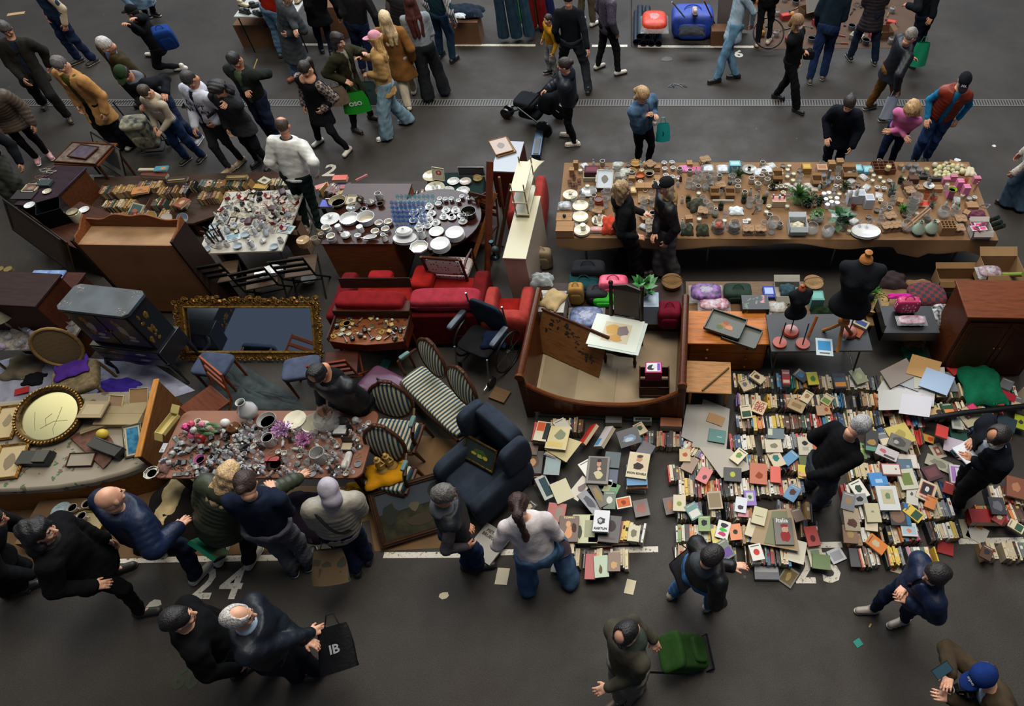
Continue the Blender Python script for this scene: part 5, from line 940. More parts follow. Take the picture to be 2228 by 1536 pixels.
 if kind=='pack':
  w,d,h=p;b.cush(-w/2,w/2,-d/2,d/2,0,h,M(c1,'mottle',.5,c2 or c1,3),e=.5,n=6);e.sheet(lambda u,v:((u-.5)*w*1.12,(v-.5)*d*1.12,h*.3+(h*.75)*math.sin(math.pi*u)**.5*math.sin(math.pi*v)**.5+.004*math.sin(u*40+v*23)),12,12,M('#c8ccd0','film'));return multi(('contents',b),[('plastic_wrap',e,{'smooth':180})])
 if kind=='cloth':
  w,d,h=p;rg=random.Random(int(w*997));a1,a2=rg.uniform(8,20),rg.uniform(8,20);b.sheet(lambda u,v:((u-.5)*w*(1+.06*math.sin(v*11)),(v-.5)*d*(1+.06*math.sin(u*13)),.006+h*(math.sin(math.pi*u)*math.sin(math.pi*v))**.4+h*.18*math.sin(u*a1+v*5)*math.sin(v*a2)),14,14,M(c1,'fabric')if not c2 else M(c1,'mottle',.9,c2,4),th=.004);return one(b,smooth=180)
 if kind=='grass':
  vessel(b,[(p*.5,0),(p*.62,p)],M(c2 or '#1c1a18','plain'),12);rg=random.Random(3)
  for k in range(70):a=rg.uniform(0,6.28);r=rg.uniform(0,p*.45);o=rg.uniform(.1,.8)*p;x,y=r*math.cos(a),r*math.sin(a);e.add([(x-.002,y,p*.8),(x+.002,y+.001,p*.8),(x+o*math.cos(a)*.6,y+o*math.sin(a)*.6,p*(1.7+rg.uniform(0,.5)))],[(0,1,2)],M(c1,'leaf'))
  return multi(('pot',b),[('blades',e)])
 if kind in('fern','leafy','bush','airplant'):
  rg=random.Random(len(PROTO));lf={'fern':(.3,.022,46),'leafy':(.75,.42,26),'bush':(.22,.13,90),'airplant':(.75,.05,40)}[kind];m=M(c1,'leaf')
  vessel(b,[(p*.22,0),(p*.3,p*.45)],M(c2 or '#2a2520','plain'),14)
  for k in range(lf[2]):
   a=rg.uniform(0,6.28);el=rg.uniform(.15,1.35);L=p*rg.uniform(.5,1.0);d=Vector((math.cos(a)*math.cos(el),math.sin(a)*math.cos(el),math.sin(el)));o0=Vector((0,0,p*.4))
   if kind=='fern':
    for j in range(12):
     q=o0+d*L*(j+1)/12+Vector((0,0,-.25*p*((j+1)/12)**2));s_=Vector((-d.y,d.x,0)).normalized()*p*.1*math.sin(math.pi*(j+1)/13+.3)
     g.add([q+s_,q+d*p*.03,q-s_,q-d*p*.03],[(0,1,2,3)],m)
    g.tube([o0,o0+d*L*.5,o0+d*L+Vector((0,0,-.25*p))],.002,m,n=3)
   elif kind=='airplant':q=o0+d*L;s_=Vector((-d.y,d.x,0)).normalized()*p*.03;g.add([o0+s_,q,o0-s_],[(0,1,2)],m)
   else:
    q=o0+d*L*.8;l=p*lf[0]*.5;s_=Vector((-d.y,d.x,.0)).normalized()*p*lf[1]*.5;u=(d+Vector((0,0,rg.uniform(-.9,.2)))).normalized()*l
    g.add([q-u*.8,q-u*.2+s_,q+u*.9,q-u*.2-s_,q+Vector((0,0,-.01))],[(0,1,4),(1,2,4),(2,3,4),(3,0,4)],m);g.tube([o0,q],.0025,m,n=3)
  return multi(('pot',b),[('foliage',g)])
 if kind=='teapot':
  b.lathe([(0,0),(p*.6,0),(p,p*.5),(p*.95,p*.9),(p*.45,p*1.25),(p*.4,p*1.3)],CE,n=24,fl=12,fa=.03);e.lathe([(p*.42,p*1.28),(p*.3,p*1.42),(p*.08,p*1.5),(p*.12,p*1.62),(0,p*1.68)],CE,n=16)
  g.tube([(p*.85,0,p*.5),(p*1.3,0,p*.8),(p*1.5,0,p*1.2)],[p*.2,p*.13,p*.09],CE,n=8);k=MB();k.tube([(-p*.85,0,p*1.0),(-p*1.35,0,p*1.05),(-p*1.4,0,p*.6),(-p*.85,0,p*.4)],p*.08,CE,n=6);return multi(('pot_body',b),[('lid',e),('spout',g),('handle',k)])
 if kind=='jug':vessel(b,[(p*.6,0),(p*.8,p*.2),(p*.62,p*1.4),(p*.55,p*1.9),(p*.66,p*2.2)],CE,18);e.tube([(p*.6,0,p*2),(p*1.25,0,p*1.9),(p*1.2,0,p*1.0),(p*.7,0,p*.6)],p*.09,CE,n=6);return multi(('jug_body',b),[('handle',e)])
 if kind=='tureen':b.lathe([(0,0),(p*.5,0),(p,p*.35),(p*1.03,p*.5)],CE,n=26,sy=.75);e.lathe([(p*1.0,p*.5),(p*.85,p*.75),(p*.3,p*.9),(p*.1,p*.95),(p*.16,p*1.1),(0,p*1.15)],CE,n=26,sy=.75);return multi(('dish',b),[('lid',e)])
 if kind=='boat':vessel(b,[(p*.35,0),(p*.3,p*.15),(p*.6,p*.35),(p*.75,p*.7)],CE,20,sx=1.6,sy=.7);e.tube([(-p*1.1,0,p*.65),(-p*1.6,0,p*.75),(-p*1.4,0,p*.3),(-p*.9,0,p*.3)],p*.06,CE,n=6);return multi(('dish',b),[('handle',e)])
 if kind=='squaredish':vessel(b,[(p*.7,0),(p*.9,p*.2),(p,p*.5)],CE,8,.005,RZ(math.pi/8));b.lathe([(0,p*.16),(p*.8,p*.17)],M(c2 or '#b3a98c','ceramic'),n=8);return one(b)
 if kind=='candlestick':b.lathe([(0,0),(p*.5,0),(p*.45,p*.1),(p*.12,p*.25),(p*.1,p*.8),(p*.2,p*.9),(p*.1,p*1.0),(p*.1,p*1.9),(p*.28,p*2.0),(p*.22,p*2.15),(0,p*2.15)],M(c1,'metal',.3),n=12);return one(b)
 if kind=='figurine':
  m=M(c1,'ceramic',.3);b.lathe([(0,0),(p*.32,0),(p*.3,p*.08),(p*.2,p*.2),(p*.24,p*.5),(p*.13,p*.75),(p*.16,p*.9),(p*.07,p*.98)],m,n=10);b.ball((0,0,p*1.06),p*.11,m,nu=8,nv=6)
  b.tube([(p*.14,0,p*.88),(p*.28,-.01,p*.65),(p*.1,-p*.18,p*.6)],p*.045,m,n=5);b.tube([(-p*.14,0,p*.88),(-p*.26,.01,p*.7),(-p*.3,0,p*.5)],p*.045,m,n=5);return one(b)
 if kind=='animal':
  m=M(c1,'ceramic',.35);b.cush(-p*.5,p*.35,-p*.18,p*.18,p*.25,p*.62,m,e=.8,n=5);b.ball((p*.48,0,p*.68),p*.16,m,nu=8,nv=6);b.tube([(p*.3,0,p*.5),(p*.46,0,p*.66)],p*.1,m,n=6)
  for x in(-.38,.25):
   for y in(-.1,.1):b.tube([(p*x,p*y,0),(p*x,p*y,p*.35)],p*.055,m,n=5)
  b.tube([(-p*.48,0,p*.5),(-p*.66,0,p*.62)],p*.04,m,n=5);return one(b)
 if kind=='necklace':
  rg=random.Random(len(PROTO));m=M(c1,'plastic',.25)
  for q in range(2):
   n=26;a0=rg.uniform(0,6);r1,r2=p*rg.uniform(.6,1),p*rg.uniform(.35,.8);
   for k in range(n):a=a0+6.28*k/n;b.ball((r1*math.cos(a)+p*.2*math.sin(3*a+q),r2*math.sin(a)+p*.15*math.cos(2*a),.006),p*.075,m,nu=6,nv=4)
  return one(b)
 if kind=='cable':rg=random.Random(len(PROTO));b.tube([(p*math.cos(k*.9)*rg.uniform(.5,1),p*math.sin(k*.9)*rg.uniform(.4,.9),.004+.002*k)for k in range(16)],.0035,M(c1,'plastic'),n=5);return one(b,smooth=180)
 if kind=='purse':w,d,h=p;b.cush(-w/2,w/2,-d/2,d/2,0,h,M(c1,'leather'),e=.4,n=6);e.tube([(-w*.5,0,h*.55),(w*.5,0,h*.55)],.003,BR,n=5);g.box(-w*.45,w*.45,-d*.5-.002,-d*.1,h*.8,h*.98,M(c1,'leather'));return multi(('purse_body',b),[('clasp',e),('flap',g)])
 if kind=='camera':b.box(-p,p,-p*.35,p*.35,0,p*1.1,M(c1,'plastic',.4));b.box(-p*.4,p*.4,-p*.3,p*.3,p*1.1,p*1.35,M(c1,'plastic',.4));e.lathe([(0,0),(p*.45,0),(p*.45,p*.5),(p*.3,p*.5),(p*.28,p*.4),(0,p*.4)],M('#2a2c30','metal'),T(0,-p*.35,p*.55)@RX(math.pi/2),16);return multi(('camera_body',b,{'bev':.002}),[('lens',e)])
 if kind=='phone':b.box(-p*.45,p*.45,-p,p,0,.012,M(c1,'plastic',.25));e.box(-p*.36,p*.36,-p*.1,p*.85,.012,.0135,M(c2 or '#1a2024','plastic',.1));g.box(-p*.3,p*.3,-p*.85,-p*.25,.012,.0135,M('#6f7274','plastic'));return multi(('phone_body',b,{'bev':.003}),[('screen',e),('keypad',g)])
 if kind=='clock':b.lathe([(0,-.02),(p,-.02),(p,.02),(p*.9,.025),(0,.018)],M(c1,'plastic',.3),T(0,0,p)@RX(1.2),20);e.lathe([(0,.02),(p*.8,.021)],M('#c8c4b8','paper'),T(0,0,p)@RX(1.2),20);return multi(('case',b),[('dial',e)])
 if kind=='ashtray':vessel(b,[(p*.7,0),(p,p*.12),(p,p*.35)],M(c1,'metal',.3),18,.006,fl=8,fa=.05);e.lathe([(0,p*.14),(p*.6,p*.14)],M(c2 or '#a89c78','paper'),n=14);return multi(('dish',b),[('inlay',e)])
 if kind=='ringbox':b.box(-p,p,-p*.8,p*.8,0,p*.7,M(c1,'leather'));b.box(-p,p,0,.008,0,p*1.3,M(c1,'leather'),T(0,p*.8,p*.6)@RX(-.3));e.box(-p*.85,p*.85,-p*.65,p*.65,p*.7,p*.705,M(c2 or '#b3aa98','fabric'));return multi(('case',b),[('lining',e)])
 if kind=='card':w,d,h=p;b.box(-w/2,w/2,-d/2,d/2,0,h,M(c1,'paper'));(art(b,[(.12,.3,.88,.85,c2),(.2,.1,.8,.18,'#5a5248')],w,d,h,T(-w/2,-d/2,0))if c2 else 0);return one(b,smooth=0)
 if kind=='frame':
  w,d=p;m=M(c1,'wood')
  for q in((-w/2,w/2,-d/2,-d/2+.015),(-w/2,w/2,d/2-.015,d/2),(-w/2,-w/2+.015,-d/2,d/2),(w/2-.015,w/2,-d/2,d/2)):b.box(*q,0,.016,m)
  e.box(-w/2+.01,w/2-.01,-d/2+.01,d/2-.01,0,.006,M(c2 or '#b3ac9a','paper'));art(e,[(.25,.25,.75,.75,'#6d6860','p')],w,d,.0065,T(-w/2,-d/2,0));return multi(('frame',b),[('picture',e)])
 if kind=='shoe':m=M(c1,'leather');b.cush(-p*.18,p*.18,-p*.5,p*.5,.0,p*.26,m,e=.6,n=6);b.cush(-p*.14,p*.14,-p*.5,-p*.05,p*.1,p*.42,m,e=.6,n=6);e.box(-p*.17,p*.17,-p*.48,p*.48,-.004,.01,M('#1b1917','plastic'));return multi(('upper',b),[('sole',e)])
 if kind=='bag':
  w,d,h=p;b.cush(-w/2,w/2,-d/2,d/2,0,h,M(c1,'fabric')if not c2 else M(c1,'dots' if len(c2)>7 else 'mottle',.6,c2[:7],26 if len(c2)>7 else 2),e=.35,n=8);e.tube([(w*.2*math.cos(a),-d*.1+d*.25*math.sin(a),h+.03*math.sin(a))for a in[math.pi*k/8 for k in range(9)]],.008,M(c1,'fabric'),n=6)
  g.cush(-w*.35,w*.35,-d*.56,-d*.3,h*.05,h*.7,M(c1,'fabric')if not c2 else M(c1,'dots' if len(c2)>7 else 'mottle',.6,c2[:7],26 if len(c2)>7 else 2),e=.4,n=6);return multi(('bag_body',b),[('handle',e),('pocket',g)])
 if kind=='lens':b.tube([(p*.5*math.cos(a)-p*.6,p*.4*math.sin(a),.004)for a in[k*.7 for k in range(9)]],.003,BLK,n=4,closed=True);b.tube([(p*.5*math.cos(a)+p*.6,p*.4*math.sin(a),.004)for a in[k*.7 for k in range(9)]],.003,BLK,n=4,closed=True);b.tube([(-p*.1,0,.004),(p*.1,0,.004)],.003,BLK,n=4);return one(b)
 if kind=='basket':vessel(b,[(p*.8,0),(p,p*.6)],M(c1,'wood',.8),20,.01);e.tube([(p*math.cos(a),0,p*.6+p*.7*math.sin(a))for a in[math.pi*k/10 for k in range(11)]],.008,M(c1,'wood'),n=6);return multi(('basket_body',b),[('handle',e)])
 if kind=='tube':b.lathe([(0,0),(p[0],0),(p[0],p[1]),(0,p[1])],M(c1,'plastic',.35),n=14);return one(b)
 if kind=='tool':rg=random.Random(len(PROTO));L,=(p,);b.tube([(-L/2,0,.012),(0,0,.012)],.012,M(c1,'plastic'),n=8);e.tube([(0,0,.012),(L/2,0,.012)],.006,M('#6a6c70','metal'),n=6);e.box(L*.45,L*.55,-.03,.03,0,.024,M('#6a6c70','metal'));return multi(('handle',b),[('head',e)])
 raise ValueError(kind)
CATS={'pplate':'plate','deepbowl':'bowl','scallop':'dish','oval':'dish','pot':'pot','wineglass':'glass','glassjar':'jar','teardrop':'vase','clearvase':'vase','fishbowl':'glass bowl','ballc':'decoration','openbox':'box','gridbox':'box','carrier':'glass set','pack':'packet','grass':'plant','fern':'plant','leafy':'plant','bush':'plant','airplant':'plant','tureen':'dish','boat':'sauce boat','squaredish':'dish','animal':'figurine','cable':'cable','ringbox':'jewellery box','card':'card','frame':'picture','lens':'glasses','tube':'tube','tool':'tool'}
NAMES={'pplate':'patterned_plate','deepbowl':'serving_bowl','scallop':'scalloped_dish','oval':'oval_dish','pot':'plant_pot','glass':'drinking_glass','wineglass':'wine_glass','jar':'storage_jar','glassjar':'glass_jar','teardrop':'glass_vase','clearvase':'clear_vase','fishbowl':'glass_bowl','ballc':'decorative_ball','box':'small_box','openbox':'open_box','gridbox':'compartment_box','carrier':'boxed_glasses','pack':'wrapped_packet','cloth':'folded_cloth','grass':'potted_grass','fern':'fern','leafy':'leafy_plant','bush':'small_bush','airplant':'air_plant','boat':'gravy_boat','squaredish':'square_dish','animal':'animal_figurine','ringbox':'ring_box','card':'printed_card','frame':'small_picture','shoe':'shoe','bag':'backpack','lens':'spectacles','tube':'roll','tool':'hand_tool','camera':'camera','phone':'mobile_phone','clock':'alarm_clock'}
def place_thing(kind,c,p,loc,rz,label,group=None,cat=None,tilt=None,name=None):
 key=(kind,c,p,name)
 rot=tilt if tilt else(0,0,rz)
 if key in PROTO:r=dup(PROTO[key],loc,rot,label);[r.pop(k)for k in('group',)if k in r.keys()]
 else:r=build_kind(kind,c,p,name or NAMES.get(kind,kind));r.location=loc;r.rotation_euler=rot;PROTO[key]=r
 tag(r,label,cat or CATS.get(kind,kind),group);return r
def zp(kind,c,p,px,z,label,rz=0,stack=1,dz=.006,group=None,**k):
 """stand a thing at pixel px on height z; stack>1 piles individual copies"""
 q=G(px[0],px[1],z+(dz*(stack-1)))
 for i in range(stack):
  lb=label if stack==1 else label+(', topmost of its stack' if i==stack-1 else ', within its stack')
  j=.002*math.sin(i*2.3+px[0])
  place_thing(kind,c,p,(q.x+j,q.y+j*.7,z+i*dz),rz,lb,group or(('stacked '+label)if stack>1 else None),**k)
 return q
WH,CRM,KR,PINK='#c2c4c4','#c4bda6','#8a6844','#b8678c'
Z=.752
OS='on the brown sideboard';zp('plate',WH,.13,(719,478),Z,'white round serving plate with domed lid '+OS);zp('teapot',WH,.03,(719,472),Z+.022,'small white domed lid with knob on the round plate',name='dish_lid',cat='lid')
zp('scallop',WH,.13,(762,481),Z,'white scalloped flan dish '+OS);zp('deepbowl',(WH,'#b3a98c'),.115,(800,484),Z,'large deep white serving bowl '+OS)
for i,q in enumerate(((712,500),(722,519))):zp('ramekin',(WH,'#a89f80'),.055,q,Z,('rear' if i==0 else 'front')+' white double ramekin at the sideboard left end',stack=2,dz=.045,group='stacked ramekins at the left end')
for i,q in enumerate(((826,490),(847,487),(818,508),(841,503))):zp('ramekin',(WH,'#ab9f7c'),.052,q,Z,('back left','back right','front left','front right')[i]+' white bowl of the four at the sideboard right end')
zp('teapot',WH,.062,(754,516),Z,'white ribbed teapot '+OS,rz=-.3);zp('jug',WH,.05,(838,523),Z,'tall white jug at the front right corner of the sideboard');zp('boat',(WH),.075,(808,521),Z,'white gravy boat at the front of the sideboard',rz=.2)
zp('cup',WH,.04,(780,518),Z,'small white sugar pot with spout beside the gravy boat',rz=1);zp('jar',WH,.045,(786,503),Z,'white lidded jar with faded flowers '+OS);zp('jar',(WH,WH),.04,(738,500),Z,'white lidded sugar bowl left of the teapot');zp('cup','#a39b84',.035,(701,513),Z,'cream cup with flowered side at the sideboard left edge')
zp('bowl',('#8f8668','#b39444'),.12,(738,446),Z,'tan bowl with yellow glazed inside at the back of the sideboard');zp('mug','#a8a8a4',.045,(826,432),Z,'white mug standing behind the silver teapot');zp('teapot','#7c7a76',.06,(808,444),Z,'tarnished silver teapot with handle '+OS,name='metal_teapot')
zp('plate','#5c5a56',.1,(770,452),Z,'dull silver tray under metal trinkets on the sideboard');zp('pot',('#46382c','#221a14'),.045,(829,448),Z,'small brown metal pot near the silver teapot');zp('necklace','#4a4640',.06,(776,452),Z+.02,'dark metal chain lying on the silver tray');zp('clock','#3a2c20',.05,(786,440),Z,'round brass ornament standing on the sideboard')
zp('frame',('#8a8068','#a89c80'),(.16,.2),(764,436),Z,'pale wooden picture board at the back of the sideboard');zp('ashtray','#6a6864',.045,(792,456),Z,'small silver dish on the sideboard')
zp('openbox','#5a4230',(.26,.2,.5),(662,545),0,'brown box under the tan plates by the white jacket man');zp('plate','#9a7f60',.09,(660,524),.5,'tan and white plate pile beside the feet of the white jacket man',stack=7,dz=.014)
zp('mug','#a8a28c',.05,(690,530),.5,'glazed patterned bowl left of the sideboard')
R='on the round table'
zp('oval',WH,.16,(882,520),Z,'oval white dish under the lidded tureen '+R,stack=4,dz=.014);zp('tureen',WH,.11,(881,510),Z+.066,'white lidded tureen with painted flowers '+R);zp('squaredish',(WH,'#b5ab90'),.125,(914,543),Z,'white eight-sided flowered dish at the round table front edge')
zp('plate',WH,.125,(958,531),Z,'white flowered soup plate in the front pile '+R,stack=7,dz=.013);zp('plate',WH,.122,(990,507),Z,'white flowered plate in the right pile '+R,stack=7,dz=.013);zp('plate',WH,.1,(950,505),Z,'single white plate between jug and right pile '+R,stack=2)
zp('jug',WH,.065,(919,517),Z,'white porcelain milk jug in the middle of the round table',rz=1);zp('deepbowl',WH,.045,(955,447),Z,'white lidded sugar bowl at the back of the round table')
for q in((900,466),(917,459),(935,452),(920,472),(940,467),(900,481),(918,484),(934,479),(949,487),(912,496),(931,493),(971,460),(992,460),(967,474),(984,475),(1005,470),(1008,484)):
 zp('plate',WH,.062,q,Z,'small white saucer under a coffee cup '+R,group='coffee saucers on the round table');zp('cup',(WH,None)if q[0]!=984 else(WH,'#a8853c'),.034,(q[0],q[1]-2),Z+.012,'white coffee cup on its saucer '+R,rz=q[0]*.7%6,group='coffee cups on the round table')
for q in((958,437),(970,438),(983,437),(999,441),(1006,432),(1021,436)):zp('cup',WH,.035,q,Z,'white tea cup without saucer at the back of the round table',rz=q[0]%6,group='tea cups at the back')
GB='#1878b8'
for r in range(5):
 for k in range(8):
  x=856+k*9.6+r*1.5;y=440+r*9.5+(k%2);zp('wineglass','#0f62a8',.028,(x,y+12),Z,'deep blue stemmed glass in the block of blue glasses, row %s from the back'%('one','two','three','four','five')[r],group='blue stemmed glasses')
for k in range(9):zp('wineglass','#3aa0a8',.028,(868+k*9.5,438),Z,'pale teal stemmed glass behind the blue ones',group='teal stemmed glasses')
p0_,p1_,p2_,p3_=[G(*q,.7)for q in((925,445),(1052,445),(1052,372),(930,376))];c0=(p0_+p2_)/2;c0 .z=0;t=thing('cloth_table','table under dark green cloth behind the round table, with plates and books','table',c0);b=MB();b.prism([(p.x-c0 .x,p.y-c0 .y)for p in(p0_,p1_,p2_,p3_)],.0,.7,M('#0f211e','fabric'));b.done('table_cover',t,bev=.02)
Q=.705;G2='on the green cloth table'
zp('plate','#a39f8c',.14,(947,410),Q,'large cream plate holding small glasses '+G2,stack=2);zp('pplate',('#a8a8a4','#2f4030'),.1,(974,417),Q,'left of two green-patterned white plates '+G2,stack=2);zp('pplate',('#a8a8a4','#2f4031'),.1,(1008,417),Q,'right of two green-patterned white plates '+G2,stack=2)
zp('pplate',('#a8a8a4','#8a2f2a'),.09,(987,396),Q,'white plate with red flowers '+G2);zp('pplate',('#9c9088','#3a2a24'),.085,(1013,396),Q,'stacked brown flowered plate '+G2,stack=3);zp('basket','#7d6a40',.07,(1041,392),Q,'shallow woven tan basket '+G2);zp('plate','#a39c80',.13,(940,384),Q,'cream platter standing behind the picture book '+G2)
for q in((947,405),(952,410),(943,412)):zp('glass','#a0a49c',.02,q,Q+.02,'tiny clear glass standing on the cream plate',group='tiny glasses on the cream plate')
framed('black board with silver edge standing at the back of the round table stall',(998,384),(1056,384),(993,363),.7,.84,.012,M('#a0a098','metal'),M('#14161a','plain'),name='framed_board',cat='board')
framed('book cover with red initial, cream and worn, leaning at the back',(942,390),(968,394),(947,364),.72,.9,.004,M('#a39a80','paper'),M('#a8a088','paper'),spec=[(.2,.35,.85,.85,'#8f2a20','p'),(.4,.5,.7,.75,'#a8a088','p')],name='picture_book',cat='book')
zp('deepbowl','#1c1a12',.1,(1022,470),Z,'dark metal cooking pot at the right of the round table',name='metal_pot')
Z=.756;HL_='on the long homeware table'
def H(kind,c,p,label,*pts,**k):
 for i,q in enumerate(pts):zp(kind,c,p,q,Z+(q[2]if len(q)>2 else 0),label,**k)
H('plate',CRM,.105,'cream dinner plate in the back left pile of the @',(1241,425),stack=5,dz=.012);H('plate',CRM,.112,'cream deep plate in the middle left pile of the @',(1263,449),stack=5,dz=.012);H('plate',CRM,.108,'cream plate in the third left pile of the @',(1263,473),stack=5,dz=.012)
H('plate',CRM,.112,'cream plate pile under a small vase, front left',(1266,502),stack=3,dz=.014);H('jar',(CRM,CRM),.036,'small cream vase on the front left plates',(1269,497,.05));H('plate',CRM,.11,'cream plate under a bead shaped vase by the orange bag',(1305,480),stack=2,dz=.014);H('vase',CRM,.03,'cream bead shaped vase on a plate by the orange bag',(1305,478,.03));H('teapot',CRM,.03,'cream domed lid on the back left plates',(1241,421,.06),name='dish_lid',cat='lid')
H('pplate',('#9a9a96','#5a5a58'),.115,'grey embossed metal plate left of the terracotta pots',(1281,418),stack=2,dz=.012);H('pot',('#8a4420','#3a1c10'),.06,'terracotta bowl in a pile at the left of the @',(1303,440),stack=4,dz=.035)
H('glass','#4a0f28',.034,'burgundy votive glass at the back left corner of the @',(1250,392),(1240,404),(1261,400),(1253,410),(1246,410),group='burgundy votive glasses')
H('box',KR,(.07,.07,.12),'tall kraft box at the back left corner of the @',(1254,366),(1245,382));H('box',KR,(.24,.2,.12),'large kraft carton at the front left corner of the @',(1231,506));H('box',KR,(.22,.16,.06),'flat kraft box with black mouse on top',(1229,478));H('ballc','#14151a',.025,'black computer mouse on the flat kraft box',(1228,472,.06),name='computer_mouse',cat='mouse')
H('pack',('#5a5c60','#b0b4b8'),(.18,.14,.06),'grey and silver wrapped packet behind the flat kraft box',(1230,450));H('box',('#3c1420','#5a2430'),(.22,.16,.035),'maroon gift box in a pile at the back left',(1288,372),stack=4,dz=.036)
H('box',('#8f8a78','#6e5c44'),(.22,.16,.03),'printed card pack under the maroon gift boxes',(1286,384),stack=2,dz=.031);H('frame',('#a8a8a2','#b3bcc4'),(.24,.28),'white framed print propped on cartons behind the blonde person',(1316,390,.14),tilt=(.5,0,-.05));H('box',('#9a958c','#6b6158'),(.26,.16,.12),'white and tan patterned carton under the framed print',(1316,402))
H('pack',('#9a9a90','#6d6858'),(.16,.13,.05),'clear packet of small cosmetics at the back of the @',(1345,362),(1362,376),(1350,384));H('basket','#9c7a48',.08,'shallow woven tray behind the wooden bowls',(1383,360))
H('bowl',('#9c7a44','#b08c50'),.068,'honey coloured wooden bowl at the back of the @',(1375,376));H('bowl',('#8a4424','#9c4e28'),.07,'terracotta coloured bowl at the back of the @',(1393,386),stack=2,dz=.02);H('bowl',('#9a8f78','#a8a08c'),.07,'cream wooden bowl behind the capped person',(1413,381))
H('box',KR,(.13,.12,.08),'kraft box behind the capped person',(1393,412),(1413,412));H('box',KR,(.09,.07,.07),'small kraft box in the row behind the capped person',(1430,370),(1430,393),(1375,393),(1432,400));H('box',('#8c7148','#b3a070'),(.09,.14,.05),'kraft gift box with gold window between the two people',(1378,418))
H('cup','#b9bab8',.038,'white cup in the block of cups at the back of the @',(1445,359),(1462,358),(1446,372),(1464,370),(1449,386),(1463,390),(1476,392));H('bottle','#3c1c10',.022,'tall thin brown wooden bottle behind the capped person',(1481,394))
H('cloth','#b8709c',(.18,.15,.03),'left pink folded napkin packet at the back',(1491,368));H('cloth','#b05a7c',(.17,.15,.03),'right darker pink napkin packet at the back',(1515,371));H('pack',('#888c92','#b8bcc0'),(.16,.16,.05),'silver wrapped packet at the back of the @',(1540,369),(1572,370),(1668,372),(1652,378));H('box',('#5f97a4','#8fb0b4'),(.16,.12,.14),'light blue patterned box at the back centre',(1597,372))
H('pplate',('#8c8c84','#4c4c48'),.11,'grey ornate plate holding a candle pot at the back centre',(1630,370));H('pot',('#8c8878','#c0b890'),.03,'small stone candle pot on the ornate plate',(1630,368,.02));H('bush',('#2c4a1c','#8f8c80'),.12,'small green bush in white pot at the back centre',(1607,388))
H('grass',('#1f4a1c',None),.07,'small potted artificial grass tuft',(1497,440),(1568,455),(1618,440),(1662,440),(1680,412),(1958,398));H('cloth','#3a3c30',(.24,.2,.11),'dark green bird shaped knitted cushion',(1515,450),rz=.4,name='knitted_cushion',cat='cushion');H('cloth','#33362a',(.17,.2,.09),'dark green knitted neck cushion with a hole',(1495,502),(1528,503),name='knitted_cushion',cat='cushion')
H('glassjar','#5a2c24',.085,'glass jar filled with pink and brown pouches',(1563,502));H('cloth','#9c5a4c',(.1,.1,.06),'pink brown pouch heap spilling from the glass jar',(1564,492,.12),name='pouch',cat='pouch');H('glassjar','#2e2e30',.085,'glass jar filled with dark foil',(1597,502));H('cloth','#b8c0c4',(.2,.16,.05),'white folded packet on top of the jars',(1602,460),name='white_packet',cat='packet');H('vase','#8f9088',.05,'translucent grey vase behind the pouch jar',(1556,470))
H('carrier',KR,1,'kraft sleeve with clear glasses at the centre front',(1627,506),(1653,506));H('box',('#b8b8b4','#7a7c80'),(.07,.08,.06),'white small box behind the kraft sleeve of glasses',(1621,488));H('openbox',KR,(.13,.1,.1),'open kraft box in the centre of the @',(1555,427),(1588,427));H('ballc','#3a3a3c',.035,'dark grey ball ornament on an open kraft box',(1588,402,.1));H('ballc','#0f0f10',.03,'black ball at the centre back of the @',(1540,388));H('box','#b3aea0',(.3,.02,.04),'pale wooden display rail in the centre of the @',(1573,440))
H('mug','#a89f90',.042,'stone coloured mug',(1604,404),(1604,416),(1634,398),(1655,392),(1676,388),(1668,400),(1648,410),(1660,382));H('bottle','#8c8a80',.026,'grey stoneware bottle with cork',(1632,425),(1649,432),(1641,440));H('clearvase',None,.05,'clear glass vase',(1592,398),(1630,450),(1650,455),(1520,392),(1498,408),(1535,455),(1545,462),(1402,455),(1420,448),(1395,470));H('clearvase',None,.07,'wide clear glass cylinder with gold twigs',(1550,402),(1535,408))
H('mug',('#9ca0a8','#4c5058'),.045,'grey mug with pattern between the two people',(1420,474));H('carrier','#8c7a64',1,'small glass cups in grey card between the two people',(1416,492),(1418,508));H('pack',('#8a6a60','#b86a5c'),(.18,.1,.05),'patterned wallet shaped pouch with tassel at the front left',(1298,502));H('cloth','#a83c28',(.2,.34,.1),'orange flowered shopping bag bundle by the blonde person',(1326,492),name='fabric_bag',cat='bag');H('box','#7a6040',(.22,.26,.02),'wooden board with hooks between the two people',(1405,430))
H('glass','#8a3a30',.04,'clear red tumbler behind the blonde person',(1322,418));H('clearvase',None,.055,'clear glass jar left of the blonde person',(1316,450),(1322,432))
H('candle','#b5a878',.032,'white jar candle near the gold box at the back',(1698,376),(1713,374),(1712,389),(1726,383),(1724,397));H('box',('#8a6a2c','#a8883c'),(.13,.14,.09),'shiny gold wrapped box at the back of the @',(1753,372));H('box',('#a3876c','#8c6048'),(.15,.13,.09),'brown and cream scalloped pattern box at the back',(1786,374));H('box',KR,(.1,.1,.13),'tall kraft gift box with cord handle at the back',(1824,364),(1806,368));H('openbox',KR,(.2,.14,.1),'open kraft gift box at the back right of centre',(1846,382))
